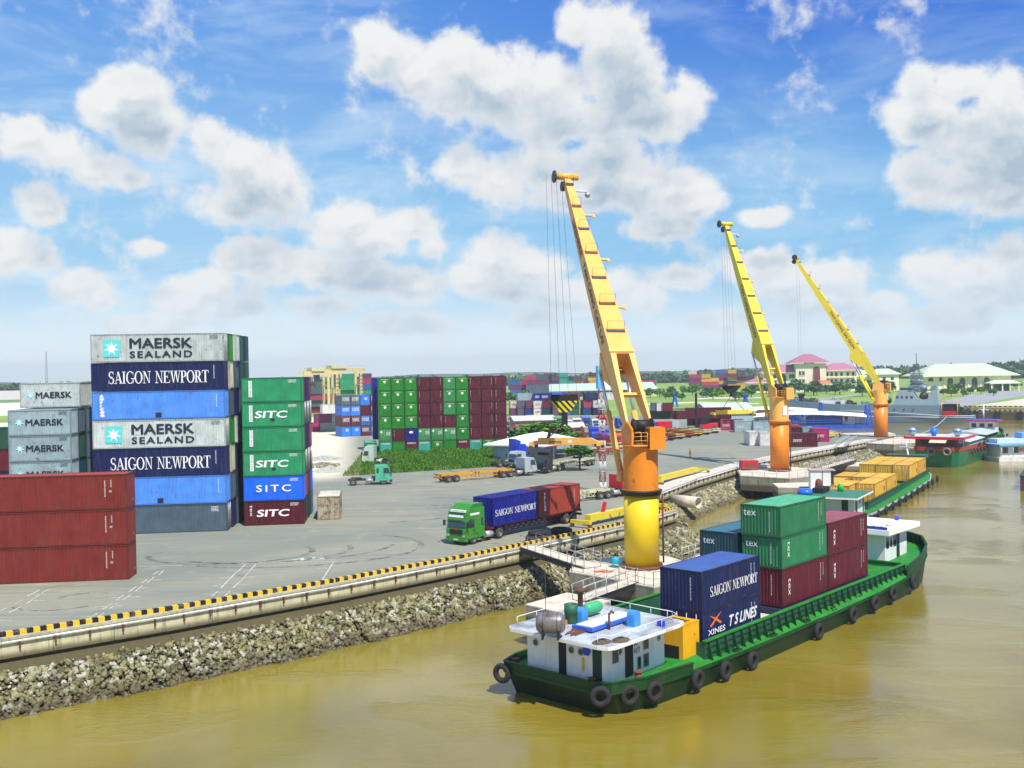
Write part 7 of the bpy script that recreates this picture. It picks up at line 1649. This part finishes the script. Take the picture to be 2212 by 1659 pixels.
# ------------------------------------------------------------------ far buildings
m_crm = paint('cream_wall', (.82,.77,.56), .7, .04, .1); m_pinkr = paint('pink_tiles', (.40,.15,.22), .7, .08, .1, sc=2); m_mint = paint('mint_roof', (.50,.62,.42), .6, .05, .1); m_wdark = flat('dark_window', (.06,.075,.09), .25)
def hiproof(o, x0, x1, y0, y1, z0, z1, mat, ins=None, name='roof'):
    ins = ins or (y1-y0)/2; ym = (y0+y1)/2; b = MB(); b.hexa([(x0,y0,z0),(x1,y0,z0),(x1,y1,z0),(x0,y1,z0),(x0+ins,ym-.1,z1),(x1-ins,ym-.1,z1),(x1-ins,ym+.1,z1),(x0+ins,ym+.1,z1)]); r_ = b.build(name, mat, o)
    MB().bx(x0-.1,x1+.1,y0-.1,y1+.1,z0-.45,z0).build('eaves', m_crm, r_)
def arch(o, x, y, z0, w_, h, mat, nrm='S'):
    b = MB(); pts = [(x-w_/2, z0), (x+w_/2, z0)] + [(x + w_/2*math.cos(t), z0 + h - w_/2 + w_/2*math.sin(t)) for t in [math.pi*k/8 for k in range(9)]]
    b.slab([(p_[0], y, p_[1]) for p_ in pts], (0,.1,0)); f = b.build('arched_window', mat, o)
    b = MB(); pr = [(x+(w_/2+.12)*math.cos(t), y-.05, z0+h-w_/2+(w_/2+.12)*math.sin(t)) for t in [math.pi*k/8 for k in range(9)]]; b.tube([(x+w_/2+.12,y-.05,z0)] + pr + [(x-w_/2-.12,y-.05,z0)], .14, 5); b.build('arch_frame', m_crm, f)
mn = empty('mansion', (137, 606, 0), R(-6), 'large cream mansion with pink hipped roofs behind the middle crane', 'mansion')
MB().bx(0,9,-2,12,0,6.0).build('wall', m_crm, mn); hiproof(mn, -1.2,12,-3.2,13,6.0,9.2,m_pinkr)
MB().bx(9,34,0,14,0,11.6).build('wall', m_crm, mn); hiproof(mn, 8,36.5,-1.6,15.6,11.6,16,m_pinkr, 9)
MB().bx(27,44,-4,12,0,16.8).build('wall', m_crm, mn); hiproof(mn, 23.5,46.5,-5.6,13.6,16.8,22,m_pinkr, 9.5)
MB().bx(44,62,1,14,0,12.4).build('wall', m_crm, mn); hiproof(mn, 42,64.5,-.8,15.6,12.4,16.4,m_pinkr, 8)
MB().bx(8,64,-2.2,.0,0,.9).build('plinth', m_crm, mn)
arch(mn, 20, -.08, 1.2, 4.2, 9.6, m_wdark); arch(mn, 38.5, -4.08, 4.2, 4.0, 10.4, flat('red_glass', (.20,.05,.07), .3)); MB().bx(36.2,41,-4.12,-4.0,.5,3.6).build('entrance', m_wdark, mn)
for xs, zs in (([10.4,13.2,15.6,24.5,27.5-1.5],[8.1,4.6]), ([29.3,31.2],[9.8,5.2]), ([45.5,48,50.5,53.5,57,60],[8.8,4.8,1.2])):
    for x in xs:
        for z in zs:
            yb = -.05 if x < 27 else (-4.05 if x < 44 else .95); f = MB().bx(x-.7,x+.7,yb-.03,yb+.06,z,z+2.2).build('window', m_wdark, mn); MB().bx(x-.9,x+.9,yb-.25,yb-.03,z-.3,z-.05).build('sill', m_crm, f)
for z in (7.6,): MB().bx(9.5,17.5,-1.3,0,z-.5,z).build('balcony', m_crm, mn)
for z in (4.2,8.2): MB().bx(44.5,61,-.4,1,z-.3,z).build('balcony', m_crm, mn)
hiproof(mn, 33,47,-9,-4.2,4.4,6.8,paint('terracotta', (.48,.16,.09), .7), 3, 'porch_roof')
for x in (33.8,39,46): MB().bx(x-.3,x+.3,-8.6,-8.0,0,4.0).build('column', m_crm, mn)
for x in (10.5,13,15.5,24,26): MB().bx(x-.25,x+.25,-.35,0,0,7.3).build('pilaster', m_crm, mn)
MB().bx(11,15.5,-.06,.02,.3,3.4).build('red_panel', m_redp, mn); MB().bx(1,6,-2.06,-1.9,1,4.6).build('red_panel', paint('brick_panel', (.35,.06,.05), .7), mn)
MB().bx(31.2,37,-5.72,-5.6,16.4,16.8).build('name_board', m_wdark, mn)
an = empty('annex_building', (199, 640, 0), R(-4), 'cream annex with pale green roof right of the pink roofed mansion', 'annex'); MB().bx(0,26,0,14,0,8).build('wall', m_crm, an); hiproof(an, -1.5,28,-1.5,15.5,8,11.6,m_mint, 7)
for i in range(7): MB().bx(2+i*3.4,3.8+i*3.4,-.06,.02,2,6).build('window', m_wdark, an)
gm = empty('green_roofed_hall', (219.5, 556, 0), R(-2), 'wide cream hall with pale mint green hipped roof on the right', 'hall')
MB().bx(0,46,0,20,0,8.6).build('wall', m_crm, gm); hiproof(gm, -3.5,49.5,-3,23,8.6,14.8,m_mint, 13)
for x in (14.2,20.6,27.0,33.4): arch(gm, x, -.12, 1.0, 3.0, 6.4, m_wdark)
for x, w_ in ((4.0,2.8),(9.2,1.6)): arch(gm, x, -.1, 5.6, w_, 2.2, m_wdark)
b = MB()
for i in range(5): b.bx(11-.5+i*6.4,11+.5+i*6.4,-.45,0,0,8.0)
b.build('pilaster', m_crm, gm)
hiproof(gm, 32,48,-8,0,4.4,5.8,m_mint,3.5,'porch_roof')
for x in (33,38.6,42.5,47): MB().bx(x-.3,x+.3,-7.4,-6.8,0,4.0).build('column', m_crm, gm)
MB().bx(34,46,-.2,.0,.2,3.6).build('entrance', m_wdark, gm); MB().bx(2,6.4,-.05,.02,.7,1.4).build('vent_grille', m_wdark, gm)
for x in (19,23.8,28.6): MB().add([(x-1.1,-.5+3.2,10.4),(x+1.1,2.7,10.4),(x,2.7,11.7),(x,6.4,11.7)], [(0,1,2),(0,2,3),(1,3,2)]).build('dormer', m_mint, gm)
wb = empty('white_house', (207.5, 600, 0), R(-5), 'small cream house with mint roof left of the green roofed hall', 'house'); MB().bx(0,15,0,12,0,9.6).build('wall', m_crm, wb); hiproof(wb, -1,16,-1,13,9.6,12.6,m_mint,5)
for x in (2,6,10.5):
    for z in (2,6): MB().bx(x,x+1.6,-.06,.02,z,z+1.8).build('window', m_wdark, wb)
lw = empty('low_building', (184, 640, 0), R(-4), 'low cream building with mint roof behind the patrol ship mast', 'building'); MB().bx(20,50,0,12,0,5).build('wall', m_crm, lw); hiproof(lw, 18.5,51.5,-1.5,13.5,5,7.6,m_mint,3)
# far quay on the right with striped fence, fender blocks, slope and roads
fa, fb_ = A(2083, 882), A(2300, 884); o = empty('far_quay_wall', fa, head(fa, fb_), 'far quay wall with two yellow and black striped rails at the right', 'quay wall'); Lq = (fb_ - fa).length
MB().bx(0,Lq,-.5,.2,-4.4,.1).build('wall_face', m_pier, o); MB().bx(0,Lq,-.4,-.1,.5,.95).build('striped_rail', stripes('far_stripes','#d8a83c','#4a3818',1.6), o); MB().bx(0,Lq,-.75,-.5,-.9,-.4).build('striped_rail', MC['far_stripes'], o)
for i in range(6): MB().bx(3+i*7,4.6+i*7,-.95,-.5,-3.2,-.9).build('fender_block', m_rubber, o)
def flatpoly(pts, name, mat, z): return tag(ngon(name, [A(*p) for p in pts], z, mat), kind='structure')
m_road = ground_mat('far_road', (.30,.31,.31), (.34,.34,.33), (.26,.27,.27), .02, .2); m_sand = ground_mat('pale_bank', (.58,.50,.38), (.62,.55,.43), (.48,.42,.33), .03, .3)
flatpoly([(2010,872),(2100,852),(2240,838),(2240,850),(2150,866),(2085,877)], 'far_road', m_road, .02)
flatpoly([(2088,878),(2150,870),(2240,857),(2240,880)], 'pale_bank', m_sand, .02)
flatpoly([(1660,866),(1760,862),(1850,851),(1858,853),(1765,866),(1665,870)], 'garden_path', m_road, .02)
flatpoly([(1500,860),(1600,857),(1650,858),(1650,860),(1500,863)], 'garden_path', m_sand, .03)
flatpoly([(1395,872),(1500,868),(1640,871),(1640,873),(1500,871),(1395,875)], 'garden_path', m_sand, .04)
flatpoly([(1930,866),(2000,862),(2100,848),(2090,846),(2000,850),(1930,852)], 'dry_lawn', ground_mat('dry_lawn', (.42,.38,.12), (.36,.36,.10), (.30,.36,.08), .03, .2), .02)

# ------------------------------------------------------------------ vegetation
m_leaf = leafm('leaves', (.025,.10,.010), (.11,.27,.02)); m_leafd = leafm('leaves_dark', (.025,.10,.015), (.08,.22,.03)); m_weed = leafm('weeds', (.022,.10,.004), (.11,.28,.014)); m_wood = leafm('far_foliage', (.03,.09,.03), (.08,.17,.05)); m_trunk = flat('bark', (.13,.09,.06), .9)
def cards(c, s, r, up=.3):
    """c: Nx3 centres, s: N sizes -> quads"""
    N = len(c); n = r.normal(size=(N, 3)); n[:, 2] = np.abs(n[:, 2]) + up; n /= np.linalg.norm(n, axis=1)[:, None]
    t = r.normal(size=(N, 3)); t -= n * (t * n).sum(1)[:, None]; t /= np.linalg.norm(t, axis=1)[:, None]; b = np.cross(n, t)
    k = (.5 + .5 * r.random((N, 1))); e = s[:, None]
    v = np.stack([c - t*e - b*e*k*.4, c - t*e*.1 - b*e*k, c + t*e, c + t*e*.1 + b*e*k], 1).reshape(-1, 3)
    return v, np.arange(N*4).reshape(-1, 4)
def crown_mesh(rx, rz, nleaf, seed, size, clumps=16, flat_=1.0):
    r = np.random.default_rng(seed); cc = r.normal(size=(clumps, 3)); cc /= np.linalg.norm(cc, axis=1)[:, None]; cc *= (r.random((clumps, 1)) ** .4) * .78; cc[:, 2] = np.abs(cc[:, 2]) * .9 - .15
    cr = .28 + .22 * r.random(clumps); idx = r.integers(0, clumps, nleaf); d = r.normal(size=(nleaf, 3)); d /= np.linalg.norm(d, axis=1)[:, None]
    p = cc[idx] + d * cr[idx][:, None] * (r.random((nleaf, 1)) ** .35); p *= np.array([rx, rx, rz])
    v, q = cards(p, size * (.6 + .8 * r.random(nleaf)), r); return npmesh('crown', v, q, m_leaf)
def trunk_mesh(h, r0, spread, seed):
    rr = random.Random(seed); b = MB(); b.cyl((0,0,-.2),(.05,0,h*.55),r0,r0*.7,8); 
    for i in range(5):
        a = rr.uniform(0, 6.28); b.cyl((.05,0,h*(.4+.03*i)),(math.cos(a)*spread*.6,math.sin(a)*spread*.6,h*rr.uniform(.8,1.1)),r0*.5,r0*.15,6)
    return b.mesh('trunk', m_trunk)
CRW = [crown_mesh(1, 1, 1500, i, .12) for i in range(4)]; CRL = [crown_mesh(1, 1, 420, 20 + i, .2) for i in range(4)]; TRK = [trunk_mesh(1, .05, .5, i) for i in range(3)]
def tree(x, y, h, rx, label, seed=0, mat=None, low=True, group=None, rz_=None, name='tree', tz=.0):
    o = empty(name, (x, y, tz), random.Random(seed).uniform(0, 6.28), label, 'tree', group); rz_ = rz_ or h * .48
    t = inst('trunk', TRK[seed % 3], o); t.scale = (h*.8, h*.8, h*.8)
    c = inst('crown', (CRL if low else CRW)[seed % 4], o, (0, 0, h - rz_ * 1.12), mat=mat or m_leaf); c.scale = (rx, rx, rz_); return o
for i, (px, py, D, h, rx, rz_, lb_) in enumerate([(1180, 985, 204, 6.6, 5.6, 2.0, 'broad flat crowned green tree above the white roofed shed'), (1135, 985, 202, 5.4, 3.4, 1.7, 'green tree behind the left end of the white roofed shed'), (1232, 985, 200, 4.6, 3.2, 1.6, 'low green tree behind the orange spreader beam'), (1252, 995, 165, 4.6, 2.6, 1.4, 'slim stemmed tree right of the white roofed shed')]):
    P = AY(px, py, D); tree(P.x, D, h, rx, lb_, i, m_leaf, False, 'trees around the white roofed shed', rz_)
rt = random.Random(12); tcnt = {}
def band(px0, px1, py0, py1, n, h0, h1, grp, lb_, mat=None, seed=0, name='tree'):
    for i in range(n):
        px = px0 + (px1-px0)*(i+rt.uniform(.1,.9))/n; py = rt.uniform(py0, py1); P = A(px, py); h = rt.uniform(h0, h1)
        near = min(((1250,'left of the nearest crane'),(1420,'just right of the nearest boom'),(1500,'near the lift truck mast'),(1580,'below the middle crane hook'),(1660,'left of the pink roofed mansion'),(1730,'before the mansion front'),(1800,'right of the mansion porch'),(1860,'beside the farthest crane boom'),(1950,'behind the patrol ship'),(2030,'before the green roofed hall'),(2150,'right of the green roofed hall')), key=lambda q: abs(q[0]-px))
        ky = (lb_, near[1]); tcnt[ky] = tcnt.get(ky, 0) + 1
        tree(P.x, P.y, h, h*rt.uniform(.42,.6), '%s %s, %s from its left' % (lb_, near[1], (ordn + ['eleventh','twelfth','thirteenth'])[tcnt[ky] - 1]), seed + i, mat, True, grp, name=name)
band(1400, 1640, 846, 866, 26, 4.0, 7.0, 'young garden trees in the far field', 'young green garden tree'); band(1640, 1880, 838, 858, 24, 5.5, 9.5, 'garden trees before the mansion', 'garden tree', m_leafd, 5)
band(1740, 1870, 832, 840, 10, 9, 13, 'tall trees right of the mansion', 'tall dark tree', m_leafd, 9); band(1985, 2150, 850, 858, 9, 4, 7, 'small trees before the green roofed hall', 'small tree', m_leaf, 3); band(2100, 2212, 838, 844, 8, 5, 8, 'shrubs on the rise at the right', 'dense shrub', m_leaf, 7)
band(1100, 1160, 868, 876, 3, 5, 8, 'trees left of the long warehouse', 'dark tree', m_leafd, 2); band(1885, 1930, 843, 850, 4, 5, 8, 'trees behind the patrol ship', 'dark tree', m_leafd, 4)
# far woods: one continuous belt nobody could count
def woods(x0, x1, y0, y1, hfun, n, size, seed, label):
    r = np.random.default_rng(seed); x = x0 + (x1-x0)*r.random(n); y = y0 + (y1-y0)*r.random(n); hh = hfun(x) * (.72 + .28*np.sin(x*.11+3*np.sin(x*.031))**2) * (.75 + .35*r.random(n)); z = hh * r.random(n) ** .6
    v, q = cards(np.stack([x, y, z], 1), size*(.6+.8*r.random(n)), r, .1); o = bpy.data.objects.new('far_woods', npmesh('far_woods', v, q, m_wood)); COL.objects.link(o); tag(o, label, 'woods', kind='stuff')
woods(-900, 900, 1000, 1060, lambda x: 9.5 + 3*np.clip(x/600, 0, 1), 30000, 3.0, 1, 'distant belt of woods along the horizon')
woods(430, 1000, 900, 1000, lambda x: 11 + 5*np.clip((x-400)/120, 0, 1), 12000, 3.0, 2, 'wooded rise beyond the green roofed hall')
hl = MB(); n_ = 60; hv = []
for i in range(n_ + 1):
    x = -2500 + 5000*i/n_; hv += [(x, 2600, 0), (x, 2700, 5 + 2*math.sin(i*.7) + 2*math.sin(i*1.9))]
hl.add(hv, [(2*i, 2*i+2, 2*i+3, 2*i+1) for i in range(n_)] ); tag(hl.build('hills', flat('hill_green', (.05,.10,.05), .9)), kind='structure')
# overgrown mound
gr = np.random.default_rng(4)
def mound():
    quad = [A(738, 1030), A(1075, 1008), A(1090, 972), A(795, 966)]
    def at_(u, v): a = quad[0].lerp(quad[1], u); b = quad[3].lerp(quad[2], u); return a.lerp(b, v)
    nu, nv = 40, 22; vs = []; hgt = lambda u, v: max(0, math.sin(math.pi*min(1,max(0,u))))**.35 * max(0, math.sin(math.pi*v))**.6 * (.75 + .35*math.sin(u*17+v*5) + .25*math.sin(v*13+u*31))
    for i in range(nu+1):
        for j in range(nv+1):
            u, v = i/nu, j/nv; p = at_(u, v); vs.append((p.x, p.y, -.05 + hgt(u, v)))
    b = MB(); b.add(vs, [(i*(nv+1)+j, (i+1)*(nv+1)+j, (i+1)*(nv+1)+j+1, i*(nv+1)+j+1) for i in range(nu) for j in range(nv)], True)
    tag(b.build('earth_mound', ground_mat('mound_soil', (.20,.13,.06), (.12,.14,.03), (.08,.15,.02), .2, .8)), kind='structure')
    N = 42000; U = gr.random(N); V_ = gr.random(N); tuft = .5 + .5*np.sin(U*47 + 3*np.sin(V_*19))*np.cos(V_*27 + 2*np.sin(U*31)); keep = (gr.random(N) < .35 + .65*tuft) & ~((U < .10) & (gr.random(N) < .8)); U, V_, tuft = U[keep], V_[keep], tuft[keep]; N = len(U)
    P_ = np.array([(*at_(u, v)[:2], hgt(u, v) - .08) for u, v in zip(U, V_)]); hb = (.18 + .5*gr.random(N)*tuft + .1*gr.random(N))[:, None]
    lean = gr.normal(size=(N, 3))*.35; lean[:, 2] = 1; an = gr.random(N)*6.28; wd = np.stack([np.cos(an), np.sin(an), np.zeros(N)], 1)*(.05 + .07*gr.random((N, 1)))
    v = np.stack([P_ - wd, P_ + wd, P_ + lean*hb + wd*.35, P_ + lean*hb - wd*.35], 1).reshape(-1, 3); q = np.arange(N*4).reshape(-1, 4)
    o = bpy.data.objects.new('weeds', npmesh('weeds', v, q, m_weed)); COL.objects.link(o); tag(o, 'bright green weeds covering the mound below the red and green wall', 'weeds', kind='stuff')
mound()
def heap(px, py, w_, d, h, n, mat, label, s=.16, name='rubble_heap'):
    P = A(px, py); r = np.random.default_rng(n); V = []; Q = []; cube = np.array([(-1,-1,-1),(1,-1,-1),(1,1,-1),(-1,1,-1),(-1,-1,1),(1,-1,1),(1,1,1),(-1,1,1)], float); fq = np.array([(3,2,1,0),(4,5,6,7),(0,1,5,4),(1,2,6,5),(2,3,7,6),(3,0,4,7)])
    for i in range(n):
        a, rr = r.random()*6.28, r.random()**.6; c = np.array([P.x + math.cos(a)*rr*w_, P.y + math.sin(a)*rr*d, max(.03, h*(1-rr)*r.random()**.4)]); V.append(cube*(.5+.5*r.random((8,3)))*s*(.5+r.random(3)) + c); Q.append(fq + i*8)
    o = bpy.data.objects.new(name, npmesh(name, np.concatenate(V), np.concatenate(Q), mat)); COL.objects.link(o); tag(o, label, 'rubble', kind='stuff')
heap(712, 1018, 2.6, 2.6, .9, 900, flat('grey_rubble', (.42,.44,.40), .9), 'grey broken stone heap beside the mound'); heap(694, 1008, 3, 3, .5, 300, m_rock, 'heap of brown boards and stone left of the mound', .3); heap(700, 992, 3.5, 3.5, .7, 600, flat('grey_rubble', (.42,.44,.40), .9), 'grey stone scattered behind the brown heap')

# ------------------------------------------------------------------ people
def person(P, z, rz, label, shirt, trousers, pose=0):
    o = empty('person', (P[0], P[1], z), rz, label, 'person')
    def skin(name, verts, edges, rad, mat):
        me = bpy.data.meshes.new(name); me.from_pydata(verts, edges, []); ob = bpy.data.objects.new(name, me); COL.objects.link(ob); ob.parent = o; me.materials.append(mat)
        md = ob.modifiers.new('skin', 'SKIN'); md.use_smooth_shade = True
        for i, r in enumerate(rad): me.skin_vertices[0].data[i].radius = r if isinstance(r, tuple) else (r, r)
        me.skin_vertices[0].data[0].use_root = True; sb = ob.modifiers.new('sub', 'SUBSURF'); sb.levels = sb.render_levels = 1
    V = [(0,0,.92),(0,0,1.15),(0,0,1.38),(.02,0,1.48),(.03,0,1.60),(.02,0,1.70),(0,.19,1.38),(.05,.26,1.10),(.14,.24,.86),(0,-.19,1.38),(-.08,-.26,1.10),(-.02,-.25,.86),(0,.10,.86),(.14,.10,.48),(.10,.10,.08),(.20,.10,.04),(0,-.10,.86),(-.08,-.10,.47),(-.26,-.10,.10),(-.17,-.10,.04)]
    E_ = [(0,1),(1,2),(2,3),(3,4),(4,5),(2,6),(6,7),(7,8),(2,9),(9,10),(10,11),(0,12),(12,13),(13,14),(14,15),(0,16),(16,17),(17,18),(18,19)]
    Rr = [(.15,.11),(.14,.10),(.16,.10),.055,.085,.075,.06,.045,.035,.06,.045,.035,.085,.06,.045,.04,.085,.06,.045,.04]
    skin('body', V, E_, Rr, flat('skin', (.30,.15,.09), .6))
    skin('shirt', [(0,0,.98),(0,0,1.15),(0,0,1.38),(0,.2,1.37),(.04,.25,1.16),(0,-.2,1.37),(-.06,-.25,1.16)], [(0,1),(1,2),(2,3),(3,4),(2,5),(5,6)], [(.165,.125),(.155,.115),(.175,.115),.075,.06,.075,.06], shirt)
    skin('trousers', [(0,0,.94),(0,.10,.86),(.14,.10,.48),(.10,.10,.12),(0,-.10,.86),(-.08,-.10,.47),(-.25,-.10,.14)], [(0,1),(1,2),(2,3),(0,4),(4,5),(5,6)], [(.16,.12),.10,.075,.06,.10,.075,.06], trousers)
    MB().ball((.02,0,1.72),(.10,.095,.07),10,6).build('hat' if pose else 'hair', shirt if pose else m_black, o)
m_sr = flat('shirt_rust', (.32,.09,.04), .8); m_kh = flat('trousers_khaki', (.20,.17,.10), .8); m_sw = flat('shirt_white', (.6,.6,.62), .8); m_tb = flat('trousers_blue', (.03,.05,.15), .8)
P = A(1491, 991); person((P.x, P.y), 0, R(200), 'person in rust coloured clothes walking across the empty yard', m_sr, flat('trousers_rust', (.24,.10,.05), .8), 1)
P = A(1771, 955); person((P.x, P.y), 0, R(30), 'person in white shirt standing by the yellow spreader near the red container', m_sw, m_tb); P = A(1814, 948); person((P.x, P.y), .1, R(10), 'person in white shirt and blue trousers near the quay corner', m_sw, m_tb)
P = A(1781, 952); person((P.x, P.y), 0, R(250), 'person in dark clothes beside the crimson container', m_black, m_black)

# ------------------------------------------------------------------ haze
hm = bpy.data.materials.new('haze_air'); hm.use_nodes = True; hn = hm.node_tree; hn.nodes.clear(); ho = hn.nodes.new('ShaderNodeOutputMaterial'); hv_ = hn.nodes.new('ShaderNodeVolumePrincipled')
hv_.inputs['Color'].default_value = (.93,.975,1.0,1); hv_.inputs['Density'].default_value = HAZE; hv_.inputs['Anisotropy'].default_value = .2; hn.links.new(hv_.outputs[0], ho.inputs['Volume'])
hz_ = MB().bx(-2600,2600,-1080,3050,-5.6,52).build('haze', hm); tag(hz_, kind='stuff')
